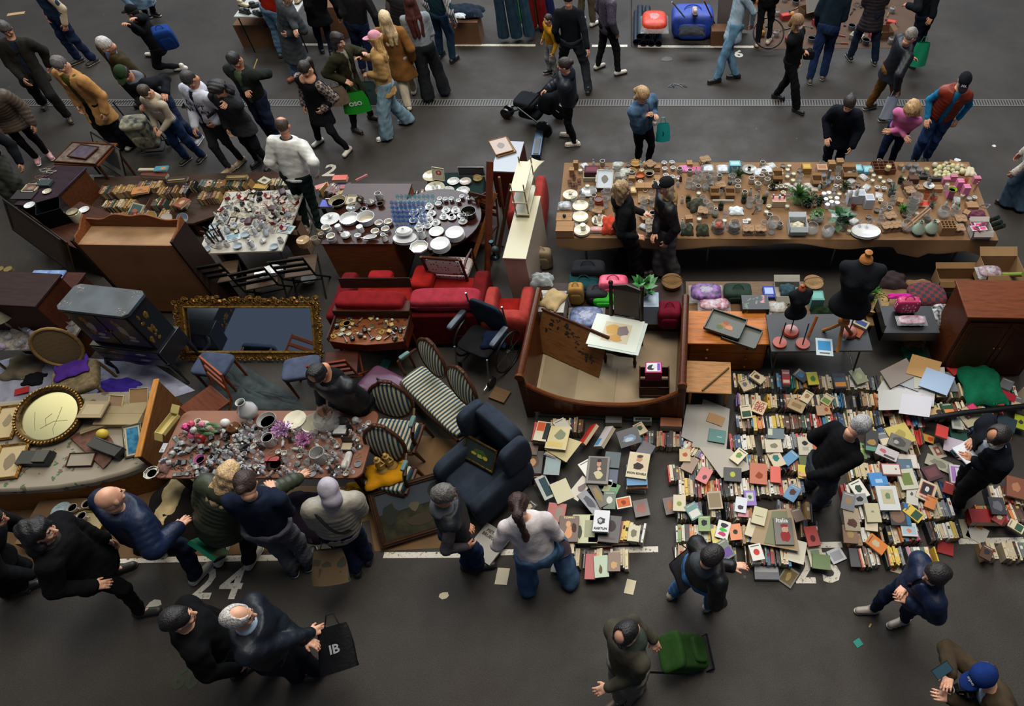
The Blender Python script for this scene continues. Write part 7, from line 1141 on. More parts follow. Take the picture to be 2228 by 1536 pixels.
F_=[(1705,1155,.2,.3,.02,-.02,'#4a4440',[(.2,.02,.9,.6,'#7a1c1c','p'),(.35,.4,.8,.72,'#a5806a','p'),(.3,.62,.85,.78,'#7a1c1c','p')],'large dark travel book with white title Italia and a figure in red',dict(z=.2,txt=[('Italia',.45,.88,.07,'#c8c8c4')])),(1388,1012,.24,.32,.03,-.15,'#a89c7c',[(.08,.3,.92,.95,'#b3a488'),(.2,.28,.8,.62,'#2a201c','p'),(.35,.6,.7,.85,'#a07458','p'),(.35,.78,.72,.92,'#3a3020','p')],'art book with title EGON SCHIELE and a portrait on cream cover',dict(z=.2,txt=[('EGON SCHIELE',.5,.17,.032,'#1c1a18')])),(1237,1150,.21,.29,.025,0,'#4a2c1c',[(.3,.05,.75,.7,'#b8845c','p'),(.35,.55,.6,.8,'#b88a64','o'),(.6,.3,.95,.75,'#3a241c','p')],'art book TIZIANO with a nude figure on brown cover',dict(z=.22,txt=[('TIZIANO',.5,.92,.03,'#c8b88c')])),(1308,1133,.17,.24,.04,-.05,'#b3b4b8',[(.15,.3,.85,.7,'#3a3c40','p'),(.3,.4,.6,.62,'#a8a8a8','p')],'white paperback with black drawing and title KARTUN',dict(z=.25,txt=[('KARTUN',.5,.14,.035,'#16161a')])),(1062,1182,.33,.36,.03,-.55,'#8f8c84',[],'large pale grey art book reading PIETER BRUEGEL beside the hooded man',dict(z=.08,txt=[('PIETER',.4,.82,.05,'#3a3834'),('BRUEGEL',.42,.68,.05,'#3a3834')])),(1652,885,.16,.19,.02,-.45,'#b59c7c',[],'cream book with red letters AUT OBO XEO near the side table',dict(txt=[('AUT',.5,.75,.055,'#8f2818'),('OBO',.5,.5,.055,'#8f2818'),('XEO',.5,.25,.055,'#8f2818')])),(2016,1068,.19,.25,.025,-.5,'#b0a48c',[(.15,.25,.85,.9,'#8a2c24'),(.2,.3,.8,.86,K_),(.35,.4,.65,.75,'#b5b0a8','p')],'cream book with black portrait in red border and title VIRGOLI',dict(z=.17,txt=[('VIRGOLI',.5,.12,.03,'#8a2420')])),(1301,1022,.25,.34,.05,-.05,'#5a5450',[(.1,.1,.9,.95,'#4a4440'),(.3,.15,.8,.5,'#a8a07c','p'),(.42,.45,.66,.62,'#b8957a','p'),(.42,.6,.62,.85,'#a07860','o'),(.38,.75,.66,.92,'#2a1c18','p')],'large art book with portrait of a lady in white dress',dict(z=.18)),(1180,938,.17,.26,.02,-.15,'#b0a890',[(.08,.5,.6,.95,'#b04a24'),(.62,.1,.95,.95,K_)],'paperback with orange and black photo cover, topmost at the bed left corner',dict(z=.24)),(1213,952,.25,.3,.02,-.12,'#a89868',[(.3,.35,.9,.9,'#6a7058','p'),(.1,.1,.8,.3,'#b09c5c')],'yellow aged magazine on top of a paper pile below the bed',dict(z=.24)),(1283,945,.14,.3,.05,-.5,'#a8281c',[(.3,.2,.6,.6,'#3a1c28','p')],'tall bright red book standing at a slant below the bed',dict(z=.16,tilt=(0,-.9))),(1318,950,.14,.3,.05,-.45,'#a09898',[(.05,.05,.5,.4,'#2f6f90')],'grey white and blue binder leaning beside the red book',dict(z=.16,tilt=(0,-.7))),(1368,950,.26,.2,.015,.35,'#2a2c34',[(.1,.15,.9,.7,'#6f88a0','p'),(.2,.2,.7,.5,'#a8b0b8','p')],'glossy dark magazine with snowy blue photo below the bed',dict(z=.2,tilt=(.35,0))),(1560,948,.2,.17,.02,-.2,'#1f5a54',[(.5,.4,.8,.46,'#8fa8a0')],'teal cloth book on the floor plan papers',dict(z=.16)),(1557,912,.2,.13,.015,-.4,'#8a6434',[],'ochre folder on the floor plan papers',dict(z=.15)),(1594,1032,.2,.17,.02,-.08,'#141416',[(.35,.3,.65,.7,'#9ca03c','o')],'black book with round yellow emblem on large cream paper',dict(z=.16)),(1500,1010,.15,.19,.02,-.5,'#7c6450',[],'brown grey book right of the dark spined row',dict()),(1532,1033,.14,.19,.02,-.5,'#b05a58',[(.4,.15,.85,.6,'#5a3a3c','p')],'coral pink paperback with dark figure',dict(z=.17)),(1632,1083,.13,.18,.015,.02,'#6a4a98',[(.2,.3,.8,.85,'#a8a8a0'),(.3,.4,.7,.7,'#2a5a30','p')],'purple paperback with white square and green leaf',dict(z=.17)),(1612,1098,.13,.18,.012,-.2,'#b0b4b8',[(.15,.15,.85,.5,'#3a3438','p')],'white booklet with dark photo on the purple paperback',dict(z=.18)),(1617,1117,.12,.08,.01,-.1,'#b06070',[],'pink booklet under the white one',dict(z=.16)),(1573,1152,.14,.2,.015,-.3,'#b4b0a8',[(.1,.1,.9,.4,'#a83060','p'),(.15,.35,.85,.62,'#3c9c3c','p'),(.1,.6,.9,.9,'#2a2a2c','p')],'white book with pink, green and black lettering block',dict(z=.18)),(1600,1157,.13,.18,.015,.1,'#b5642c',[(.3,.35,.7,.65,'#2a2420','o')],'orange paperback with small dark emblem',dict(z=.17)),(1565,1165,.17,.17,.015,.1,'#b0a03c',[(.15,.2,.8,.8,'#2a2a20','p')],'yellow and black book under the white lettered one',dict(z=.155)),(1478,1094,.14,.19,.02,-.05,'#a89c80',[(.3,.3,.7,.6,'#7a8040','o')],'cream book with green oval at the middle block left edge',dict(z=.16)),(1555,1088,.16,.21,.015,.08,'#8c7c64',[(.1,.1,.9,.9,'#7a6a52')],'tan photocopied book cover behind the purple paperback',dict(z=.16)),(1457,1100,.13,.2,.015,.2,'#3a2418',[(.2,.1,.8,.9,'#8a5a3c','p')],'dark brown book with reddish photo at the middle block left',dict(z=.05)),(1652,1122,.15,.2,.02,-.3,'#a39c7c',[(.2,.45,.8,.5,'#6a6450')],'plain pale cream book left of the print',dict(z=.2)),(1641,1150,.17,.2,.015,-.35,'#a89e82',[],'larger blank cream book lying left of the print',dict(z=.17)),(1767,1166,.14,.22,.025,.12,'#8f1f1c',[(.3,.2,.7,.55,'#4a1418','o')],'dark red book with round emblem right of the print',dict(z=.13)),(1787,1222,.19,.16,.015,-.12,'#3f5a1c',[],'plain green book at the front beside numeral 25',dict(z=.1)),(1775,1210,.16,.22,.01,.1,'#a8a488',[(.2,.5,.8,.8,'#6f8070')],'pale booklet under the plain green book',dict(z=.08)),(1668,1246,.26,.14,.05,-.02,'#1a2238',[(.03,.55,.97,.97,'#9a9a9c')],'navy and silver box set lying in front of the middle block',dict(z=0)),(1716,1254,.16,.2,.02,-.65,'#3a3424',[(.1,.1,.9,.9,'#5c4c2c'),(.3,.2,.7,.8,'#8a7448','p')],'dark book with gilt painting in front of the middle block',dict(z=0)),(1820,1208,.17,.15,.01,.4,'#a8a8ac',[(.15,.15,.85,.8,'#8f9094')],'white leaflet book beside numeral 25',dict(z=.02)),(1864,1213,.15,.2,.02,-.05,'#1c2026',[],'charcoal hardback at the right block front left corner',dict(z=.08)),(1730,1198,.22,.25,.01,-.3,'#b0aa98',[],'blank off-white sheet booklet before the print',dict(z=.12)),(2057,1192,.17,.14,.025,-.3,'#8c1518',[],'plain red book alone on the asphalt right of the front row',dict(z=0)),(2122,1132,.19,.15,.015,-.55,'#b07a24',[],'plain orange envelope-like book on the asphalt',dict(z=0)),(2127,1160,.2,.2,.01,-.6,'#b5b0a8',[],'white square leaflet below the orange one',dict(z=0)),(1950,1236,.12,.1,.008,-.3,'#a8a088',[(.1,.1,.4,.8,'#8a3c30')],'small cream pamphlet in front of the right block',dict(z=0)),(1911,1042,.2,.16,.03,.08,'#2a70a8',[(.3,.2,.7,.5,'#88a8c0')],'sky blue paperback in the right block',dict(z=.17)),(1939,1021,.22,.15,.04,-.03,'#7a3034',[(.06,.1,.94,.9,'#b8b4ac'),(.7,.45,.78,.6,'#7a4c40')],'white slipcase with dark red border in the right block',dict(z=.17)),(1968,1012,.18,.16,.03,-.02,'#3f5868',[(.6,.3,.8,.5,'#7a909c')],'slate blue book right of the red bordered one',dict(z=.16)),(1975,1003,.22,.18,.01,-.06,'#a89890',[(.05,.05,.95,.95,M('#b8b0a8','dots',.7,'#a85048',60))],'book with red and white dotted cover',dict(z=.15)),(1974,1042,.2,.25,.03,.1,'#a8a493',[(.2,.2,.75,.8,'#5c6a34')],'cream book with large green rectangle',dict(z=.17)),(1932,1083,.23,.29,.03,0,'#b0b2b0',[(.22,.25,.8,.85,'#a39c80'),(.35,.4,.65,.75,'#5c6c50','p')],'white book with framed tree drawing in the right block',dict(z=.2)),(1870,1086,.17,.13,.02,.1,'#7c7c7c',[(.2,.2,.8,.8,K_,'p')],'grey book with black figure picture',dict(z=.17)),(1899,1115,.16,.22,.03,0,'#a49c7c',[(.4,.5,.6,.6,'#7a7460')],'plain cream book left of the planet cover',dict(z=.18)),(1957,1118,.22,.26,.02,-.05,'#16171c',[(.05,.1,.75,.7,'#6a5040','o'),(.8,0,1,1,'#2a5a7c')],'black book with brown planet on the cover',dict(z=.18)),(1853,1130,.17,.26,.02,-.05,'#8a7a60',[(.1,.1,.9,.6,'#4a2c20','p')],'tan book with dark portrait at the right block left edge',dict(z=.16)),(1850,1162,.16,.2,.03,-.08,'#6a4a2c',[(.2,.2,.8,.8,'#9a7c4c','p')],'brown book with yellow engraving at the right block left edge',dict(z=.14)),(1978,1152,.17,.15,.02,-.05,'#a8a8a0',[(.1,.15,.9,.8,'#8a9ca8'),(.3,.25,.7,.6,'#b06a3c','p')],'white book with orange ship picture',dict(z=.17)),(1985,1080,.13,.2,.02,-.25,'#a9a69c',[(.3,.5,.6,.8,'#4a4640','p')],'off-white book with small portrait photo',dict(z=.17)),(1650,1035-5,.2,.26,.02,-.1,'#9c4c28',[(.3,.2,.8,.6,'#7a3418','p')],'rust orange large book at the middle block back',dict(z=.16)),(1687,1032,.12,.2,.02,-.1,'#b84434',[],'bright coral red book right of the rust one',dict(z=.17)),(1757,1027,.22,.17,.02,-.1,'#b0a01c',[(.5,.2,.85,.8,K_,'o')],'lemon yellow book with black disc',dict(z=.17)),(1759,1000,.22,.18,.02,0,'#3f4a1c',[(.4,.2,.8,.7,'#2a2c20','p')],'olive green book above the yellow one',dict(z=.16)),(1752,970,.17,.24,.02,-.02,'#a39c88',[(.25,.5,.75,.8,K_,'p'),(.3,.25,.7,.45,'#8c887c')],'cream book with rows of tiny black figures',dict(z=.17)),(1775,965,.17,.2,.02,-.1,'#2f4a54',[(.0,.0,1,.4,'#a05c3c')],'teal and orange photo book beside the figures book',dict(z=.16)),(1683,970,.2,.17,.02,.03,'#a8a08a',[(.2,.25,.8,.75,'#6c6858','p')],'cream book with dark garden photo',dict(z=.17)),(1688,943,.2,.14,.02,-.1,'#4c5a60',[(.05,.3,.3,.9,'#a8a894')],'grey blue book with small photo label',dict(z=.17)),(1733,882,.2,.15,.02,-.5,'#9a8460',[(.2,.3,.8,.7,'#7a6848')],'tan old book lying open faced in the back rows',dict(z=.17)),(1710,820,.1,.22,.06,-.05,'#8f1c20',[(.1,.1,.9,.3,'#b8a090'),(.1,.7,.9,.85,'#b8a090')],'thick red two-volume set in the back row',dict(z=.15)),(1768,823,.14,.19,.02,.05,'#b0a020',[(.2,.15,.8,.75,'#3c6a30','p')],'yellow book with green face',dict(z=.17)),(1827,828,.17,.22,.02,.03,'#2a2e34',[(.1,.1,.9,.4,'#b07a34'),(.1,.42,.9,.7,'#3a4c60')],'dark photo book with orange landscape stripe',dict(z=.18)),(1868,818,.17,.22,.02,.35,'#7a7c5c',[(.2,.2,.8,.8,'#9a9c74','p')],'faded green book in the back row',dict(z=.18)),(1930,892,.11,.16,.02,0,'#3c1410',[(.1,.1,.9,.9,'#a83a14','p'),(.3,.3,.7,.7,'#c87030','p')],'black book with glowing red orange fire picture',dict(z=.17)),(1785,893,.1,.14,.015,0,'#a08468',[],'small light tan book behind the bending man',dict(z=.17)),(1797,890,.1,.15,.015,.05,'#a8805c',[(.2,.2,.8,.7,'#8c4030','p')],'small tan book with red portrait',dict(z=.165)),(1897,958,.15,.28,.03,-.2,'#1c1c1c',[(.05,.0,.95,.2,'#4a7868'),(.1,.22,.9,.6,'#8a6c38','p')],'black book with golden facade picture right of the bending man',dict(z=.17)),(1958,945,.28,.26,.01,.3,'#a8984c',[(.2,.2,.8,.8,'#8c7e40','p')],'yellow newspaper sheet in the right block',dict(z=.19)),(1957,962,.24,.17,.02,-.5,'#5a5650',[(.05,.05,.95,.95,'#3f3c38','p'),(.2,.2,.5,.6,'#8a8880','p')],'brown grey photo magazine on the yellow newspaper',dict(z=.2)),(1930,985,.25,.14,.015,-.5,'#a39c9c',[(.1,.3,.5,.8,'#a0505c','p'),(.4,.1,.9,.3,'#3a3438')],'pale pink magazine with red black print',dict(z=.2)),(2014,952,.2,.1,.01,-.4,'#b3802c',[(.6,.1,.95,.9,'#a83c24','p')],'orange yellow bookmark-like booklet on the aisle',dict(z=.05)),(2040,981,.15,.19,.015,.25,'#9c9884',[(.25,.2,.75,.8,'#7a3c38'),(.35,.3,.65,.7,'#a8a090','p')],'cream booklet with red black figure on the asphalt aisle',dict(z=.0)),(2042,1008,.3,.15,.008,-.5,'#8f8c78',[(.1,.1,.9,.9,'#6c6a5c','p')],'folded newspaper on the asphalt aisle',dict(z=.02)),(2028,1028,.2,.18,.03,.3,'#3c1c20',[(.15,.2,.85,.8,'#5c3438')],'maroon book at the right edge of the right block',dict(z=.15)),(2082,918,.13,.2,.015,-.15,'#a0a49c',[(.2,.2,.8,.8,'#7a7e78')],'white booklet with grey print by the grey tube',dict(z=.14)),(2038,896,.2,.12,.015,.02,'#a88c64',[(.4,.1,.9,.9,'#2a1c1c','p')],'tan cover with dark portrait left of the grey tube',dict(z=.15)),(2112,892,.2,.14,.03,.5,'#7a1c38',[(.5,.1,.95,.9,'#b8305c'),(0,.05,.45,.95,'#a3906c')],'magenta and tan book on a cream sheet',dict(z=.18)),(2115,908,.28,.2,.008,.4,'#a8a084',[],'cream printed sheet under the magenta and tan book',dict(z=.16)),(2186,858,.26,.12,.03,-.55,'#8c1424',[],'crimson book leaning in the far right rows',dict(z=.16)),(2170,875,.15,.09,.02,-.02,'#8f2c24',[(.2,.2,.8,.8,'#a86a5c','p')],'red book with cream oval at the far right',dict(z=.16)),(2070,835-5,.1,.3,.05,0,'#6c7078',[],'tall speckled grey binder standing before the wardrobe',dict(z=.1)),(2190,920,.22,.2,.05,-.5,'#22303c',[],'dark slate box file behind the reading man',dict(z=.1)),(2220,918,.14,.2,.02,-.4,'#8c9c1c',[(.3,.3,.8,.7,'#2a2c20','p')],'lime green book behind the reading man',dict(z=.12)),(2086,1032,.2,.24,.03,-.15,'#a8a4a8',[(.1,.1,.9,.9,'#8a5c98')],'white and purple book in front of the reading man',dict(z=.1)),(2092,1035,.12,.19,.02,-.1,'#a8a8b4',[],'small white book on top of the white and purple book',dict(z=.13)),(2085,941,.2,.22,.02,-.1,'#184038',[],'dark green book left of the reading man',dict(z=.05)),(2078,970,.26,.2,.008,-.35,'#a89ca8',[],'pale lilac sheet under the open book of the reading man',dict(z=.1)),(1285,1240-8,.12,.27,.03,0,'#8c1418',[],'tall red book lying at the front of the art pile',dict(z=.1)),(1308,1232,.15,.23,.02,.1,'#8c9c84',[(.3,.1,.6,.6,'#5c4c34','p')],'pale green booklet at the front of the art pile',dict(z=.14)),(1336,1222,.13,.2,.02,.02,'#5a3c24',[(.15,.1,.85,.55,'#b08c5c','p')],'brown paperback with tan drawing at the front of the art pile',dict(z=.16)),(1379,1160,.13,.18,.03,-.12,'#a39c80',[(.15,.2,.85,.8,'#6a6450','p')],'cream book with red line at the right end of the art pile',dict(z=.12)),(1357,1093,.17,.13,.02,.2,'#b4b0a0',[(.08,.1,.92,.9,'#b0582c'),(.3,.25,.7,.75,'#7a3018','p')],'orange framed Asian print booklet',dict(z=.15)),(1272,1150,.28,.32,.03,0,'#9c9c78',[(.1,.1,.45,.7,'#3c4038','p'),(.5,.2,.9,.8,'#8a8a70')],'pale yellow art book right of TIZIANO',dict(z=.17)),(1325,1150,.24,.3,.03,-.1,'#141416',[(.1,.35,.9,.9,'#3a3030','p'),(.15,.1,.85,.18,'#5c5450')],'black art book with a dark face and small title',dict(z=.17)),(1292,1150,.1,.3,.05,-.02,'#a8241c',[],'red edged thick book beside the white paperback',dict(z=.15)),(1160,1005,.22,.29,.02,-.02,'#2a2420',[(.1,.2,.9,.9,'#4c3828','p'),(.3,.3,.7,.7,'#9c7450','p')],'dark art book with reclining figure at the armchair side',dict(z=.1)),(1202,1012,.18,.24,.02,-.05,'#6c7878',[(.05,.05,.95,.95,'#7c8c8c','p')],'grey green seascape book',dict(z=.16)),(1152,975,.2,.16,.02,-.1,'#4a3c30',[(.1,.1,.9,.9,'#6c5848','p')],'brown painting cover at the left of the art piles',dict(z=.12)),(1332,1000,.18,.2,.03,-.1,'#1c3438',[],'plain dark petrol book behind the art covers',dict(z=.17)),(1330,1040,.14,.22,.04,-.08,'#1c2c44',[(.3,.1,.6,.4,'#a8acb4')],'navy hardback with white label right of the lady portrait',dict(z=.15)),(1185,1060,.13,.3,.02,.5,'#8c9088',[(.3,.1,.9,.9,'#1c3438')],'white and dark blue book fanned at the left of the art pile',dict(z=.14)),(1222,1068,.2,.26,.02,.45,'#a49c7c',[],'blank cream book fanned in the art pile',dict(z=.16)),(1262,1062,.15,.28,.02,-.6,'#a8a090',[(.3,.3,.9,.8,'#6a5c58','p')],'cream book with engraved portrait fanned in the art pile',dict(z=.15)),(1300,1075,.1,.32,.03,.5,'#3c3428',[(.1,.1,.9,.9,'#7c6c40','p')],'book with fine gold stripes fanned in the art pile',dict(z=.17)),(1330,1062,.17,.14,.02,-.4,'#2c6a34',[(0,0,.45,1,'#8c8c6c')],'green and beige booklet under the portrait book',dict(z=.17)),(1282,1092,.12,.3,.02,.7,'#6c6c70',[(.1,.1,.9,.9,'#4c4c54','p')],'grey photo book fanned in the art pile',dict(z=.16)),(1210,1115,.2,.22,.02,-.1,'#8a3c34',[(.4,.1,.9,.9,'#7c7468','p')],'red and grey book behind the white sweater woman',dict(z=.14)),(1395,1105,.17,.2,.01,.2,'#4c4040',[(.1,.1,.9,.9,'#8c5c54','p')],'reddish crowd photo booklet',dict(z=.05)),(1218,1225-10,.15,.3,.03,-.1,'#6a706c',[(.2,.1,.8,.9,'#a84440','p')],'grey book with red figures by the white sweater woman',dict(z=.03)),(1460,918,.26,.12,.12,-.05,'#7a4420',[],'brown wooden case of books below the right bed post',dict(z=.06)),(1398,912,.22,.06,.1,-.02,'#4c5c54',[(.1,.2,.9,.8,'#1c1c1c')],'grey green box with black label below the bed',dict(z=.06)),(1335,912,.2,.1,.1,0,'#3c3c3c',[],'dark grey box below the bed centre',dict(z=.02)),(1402,982,.17,.25,.03,-.5,'#3c3840',[],'dark violet grey book right of the portrait book',dict(z=.12)),(1490,990,.13,.16,.02,-.02,'#a8946c',[(.2,.3,.8,.75,'#9c4c38','p')],'cream paperback with red roof drawing',dict(z=.17)),(2170,1100,.17,.2,.02,-.05,'#2c2c30',[(.1,.1,.9,.9,'#54545a','p')],'black and white crowd photo book in the far right corner',dict(z=.2)),(2150,1122,.4,.16,.1,-.02,'#8c1014',[],'long red cloth-covered box in the far right corner',dict(z=.05)),(2210,1060,.2,.26,.03,-.3,'#6a3c28',[(.2,.2,.8,.8,'#8c5c40','p')],'red brown paperback behind the reading man',dict(z=.17)),(2098,1150,.0+.08,.22,.01,0,'#a8a088',[],'narrow cream booklet standing at the far right rows',dict(z=.0)),(305,413,.24,.16,.03,.25,'#a86a34',[(.3,.3,.7,.7,'#6c5434','p'),(.6,.2,.9,.3,'#6c3c1c')],'orange illustrated book lying on old paperbacks at the left stall',dict(z=.43)),(335,378,.4,.1,.06,-.1,'#5a2a20',[],'maroon bound volume in the flat pile at the left stall back',dict(z=.4)),(322,368,.3,.06,.02,0,'#a8a088',[],'cream flat booklet on the maroon volumes',dict(z=.47)),(350,366,.2,.12,.02,.1,'#3a8090',[(.4,.1,.9,.9,'#a8804c','p')],'turquoise and tan picture book at the left stall back',dict(z=.48)),(385,388,.3,.1,.04,.15,'#2a2420',[(.1,.1,.9,.3,'#a88c50')],'black book with gold edge lettering at the left stall',dict(z=.42)),(395,440,.14,.2,.04,-.4,'#7a3c24',[(.2,.2,.8,.8,'#a08c60','p')],'reddish brown book with pale picture at the left stall',dict(z=.42)),(296,455,.22,.2,.02,-.3,'#8c8870',[(.1,.1,.9,.9,'#2c4a44'),(.2,.2,.7,.6,'#8a4c38','p')],'painting book with cream border leaning at the left stall',dict(z=.4,tilt=(.4,0))),(515,384,.32,.07,.04,.05,'#6c5c34',[(.1,.2,.9,.4,'#a89464')],'gilt decorated book on top of the old spines',dict(z=.44)),(575,392,.17,.13,.03,-.5,'#a8a48c',[(.15,.2,.85,.8,'#4c4440','p')],'framed-look cream photo book at the left stall',dict(z=.44)),(566,405,.2,.1,.03,-.1,'#a8843c',[],'yellow ochre flat book beside the photo book',dict(z=.42)),(739,386,.22,.12,.05,.05,'#a83c20',[],'bright vermilion box-like book at the sideboard stall',dict(z=.42)),(748,402,.2,.1,.04,.02,'#1c2040',[],'navy book under the vermilion one',dict(z=.38)),(754,406,.2,.09,.03,.0,'#7c1424',[],'crimson flat book below the vermilion one',dict(z=.42)),(786,385,.03,.2,.03,-.8,'#8c1c30',[],'thin crimson book leaning on the old spines',dict(z=.42)),(722,432,.2,.02,.1,0,'#a8a8a8',[],'white edged flat book behind the tan bowl',dict(z=.36)),(712,442,.2,.16,.04,0,'#2434a0',[],'bright cobalt blue folder left of the tan bowl',dict(z=.34)),(725,412,.17,.13,.03,.3,'#3c1c1c',[(.2,.3,.8,.7,'#5c3c34')],'dark maroon tooled book near the vermilion one',dict(z=.4)),(752,418,.14,.1,.02,-.3,'#a89c78',[(.3,.3,.7,.7,'#7c6c48','p')],'small cream book with oval near the tan bowl',dict(z=.4)),(700,404,.2,.1,.02,.5,'#a85c50',[],'salmon pink flat book beside the white jacket man',dict(z=.38)),]
for r in F_:k=dict(r[9]);flat(*r[:9],**k)
rg=random.Random(77);taken=[(r[0],r[1])for r in F_]
zones=[((1600,805,1850,1000),9,'on the back book rows'),((1490,985,1760,1215),8,'on the middle book block'),((1840,930,2080,1200),9,'on the right book block'),((2040,800,2228,900),7,'before the wardrobe'),((1140,925,1430,1060),4,'among the art books below the bed'),((1140,1060,1410,1200),4,'in the art book pile'),((2130,1060,2228,1210),3,'in the far right corner')]
for(x0,y0,x1,y1),n,where in zones:
 k=0;tr=0
 while k<n and tr<400:
  tr+=1;x,y=rg.uniform(x0,x1),rg.uniform(y0,y1)
  if any(abs(x-a)<22 and abs(y-b_)<20 for a,b_ in taken):continue
  if math.hypot(x-1860,y-1000)<60:continue
  taken.append((x,y));k+=1;c=pick(rg,PAL);c2=pick(rg,PAL);w=rg.uniform(.11,.15);d=w*rg.uniform(1.3,1.5);q=rg.random()
  spec=[(.15,.3,.85,.8,c2[0],'p')]if q<.4 else([(.1,.1,.9,.55,c2[0])]if q<.6 else[(.25,.3,.75,.7,c2[0],'o')]if q<.7 else[]);spec=spec+[(.15,.86,.85,.91,'#4a4438' if c[0]>'#8' else '#a8a090')]
  flat(x,y,w,d,rg.uniform(.012,.03),rg.uniform(-.9,.9),c[0],spec,'%s book with %s lying cover up %s'%(c[1],{0:'a blank cover'}.get(len(spec)-1,'%s %s'%(c2[1],'picture' if q<.4 else 'panel' if q<.6 else 'disc')),where),z=.155+rg.uniform(0,.03),tilt=(rg.uniform(-.12,.12),rg.uniform(-.12,.12)))
for(x,y,w,d,n,lb)in((1182,960,.2,.27,8,'left art book stack under the orange and black paperback'),(1214,985,.26,.3,5,'paper pile under the yellow aged magazine'),(1301,1052,.27,.33,5,'stack under the lady portrait book'),(1386,1050,.24,.3,7,'stack under the portrait art book'),(1237,1175,.21,.29,6,'stack under the nude figure book'),(1310,1168,.24,.3,6,'stack under the white paperback with black drawing'),(1350,1165,.2,.26,4,'small stack at the right of the art pile'),(1160,1020,.22,.28,3,'low stack beside the dark armchair')):
 z=0.0
 for i in range(n):c=pick(rg,PAL);th=rg.uniform(.018,.034);q=G(x,y,0);flat(*PX((q.x,q.y,z+th)),w*rg.uniform(.85,1),d*rg.uniform(.85,1),th,rg.uniform(-.1,.1),c[0],[],'%s book inside the %s'%(c[1],lb),z=z,grp='books in the '+lb);z+=th+.001
def sheetp(label,pts,z,col,spec=(),nm='paper_sheet',cat='paper'):
 P=[G(*p,z)for p in pts];c=sum(P,Vector())/len(P);b=MB();b.prism([(p.x-c.x,p.y-c.y)for p in P],0,.003,M(col,'paper'));o=b.done(nm,loc=c,smooth=0);return tag(o,label,cat)
sheetp('large cream mounted print under the travel book with white title',[(1632,1180),(1740,1200),(1722,1106),(1655,1112)],.19,'#8f7c60');sheetp('photo print of yellow grass under the travel book',[(1662,1182),(1722,1190),(1712,1112),(1680,1112)],.194,'#6a6c50')
sheetp('upper blueprint paper with printed text at the bed corner',[(1505,972),(1580,985),(1588,890),(1530,868)],.15,'#8f8c84');sheetp('left white floor plan paper at the bed corner',[(1482,950),(1520,968),(1540,880),(1494,880)],.145,'#8c8a86');sheetp('large cream paper under the black book with emblem',[(1520,972),(1570,1040),(1638,1020),(1590,978)],.155,'#9c958a')
sheetp('cream paper sheet sticking out under the yellow aged magazine',[(1185,978),(1232,1006),(1266,962),(1215,945)],.2,'#a89c74')
for i,(pp,c)in enumerate((((1948,845),'#a4a49c'),((1985,838),'#9ca0a4'),((2000,860),'#a8a8a8'),((1968,870),'#acaaac'),((1975,820),'#8c9094'),((2022,822),'#9c9a8c'),((1955,812),'#7a7068'),((2010,800),'#a07c4c'),((2038,830),'#8ca0b8'),((1945,870),'#a8a8a4'),((1992,882),'#b0aeb4'))):
 x,y=pp;a=rg.uniform(-.6,.6);w_,h_=34,22;sheetp('loose %s sheet in the paper heap before the wardrobe'%('white','pale blue','plain white','lilac white','grey','beige','brown','orange brown','blue edged','off-white','large white')[i],[(x+u*w_*math.cos(a)-v*h_*math.sin(a),y+u*w_*math.sin(a)*.8+v*h_*math.cos(a))for u,v in((-1,1),(1,1),(1,-1),(-1,-1))],.19+.008*i,c)
# ---- left stall, seating, bags, dress forms and carried things
def simple(fn,name,label,cat,px,z=0,rz=0,pn='body',**k):
 p=G(*px,z);t=thing(name,label,cat,(p.x,p.y,z),rz);parts=fn()
 for n,mb in parts:mb.done(n,t,**k)
 return t
def bars(lst,r,m,n=8):
 b=MB()
 for a in lst:b.tube(a,r,m,n=n)
 return b
def table(label,a,b_,c,z,m,lm=DW,th=.03,lr=.022,name='table',box=False):
 f=Fr(a,b_,c,z);t=ft(f,name,label,'table');b=MB();b.box(0,f.w,0,f.d,z-th,z,m);b.done('tabletop',t,bev=.004)
 if box:b=MB();b.box(.02,f.w-.02,.02,f.d-.02,0,z-th,lm);b.done('body',t,bev=.004)
 else:legs(t,f.w,f.d,z-th,lr,lm,.05)
 return f
CH=M('#15120f','wood',.4)
def fold_chair(label,px,rz,seat='#463829',m=CH,top=None):
 p=G(*px,.45);t=thing('folding_chair',label,'chair',(p.x,p.y,0),rz);b=MB();b.box(-.2,.2,-.2,.2,.43,.455,M(seat,'wood'));b.done('seat',t,bev=.008)
 for x in(-.21,.21):bars([[(x,-.32,.88),(x,-.22,.45),(x,.18,.0)]],.014,m).done('leg',t);bars([[(x*.9,.2,.45),(x*.9,-.25,0)]],.012,m).done('leg',t)
 for z in(.62,.73,.85):b=MB();b.box(-.21,.21,-.012,.012,-.028,.028,m,T(0,-.22-(z-.45)*.23,z)@RX(.22));b.done('back_slat',t,bev=.004)
 bars([[(-.2,-.05,.2),(.2,-.05,.2)]],.01,m).done('stretcher',t);return p
fold_chair('left black wooden folding chair seen from behind, by the umbrella stand',(482,592),.25);fold_chair('middle black folding chair with white plates piled on the seat',(570,602),.3);fold_chair('tan rimmed black folding chair next to the sideboard',(655,578),.2)
zp('plate',WH,.1,(572,594),.456,'white plate piled on the middle folding chair',stack=6,dz=.014);zp('oval',WH,.12,(596,588),.456,'white oval dish on the middle folding chair',stack=4,dz=.014);zp('plate','#a8a8a0',.1,(672,606),0.05,'white plate piled on the floor under the tan chair',stack=3,dz=.014)
fr=Fr((935,600),(1016,606),(1012,562),.46);w,d=fr.w,fr.d;t=ft(fr,'floral_chair','dark wood chair with white seat of small red flowers beside the red sofa','chair');FL=M('#b3aaa4','dots',.9,'#7a2434',22)
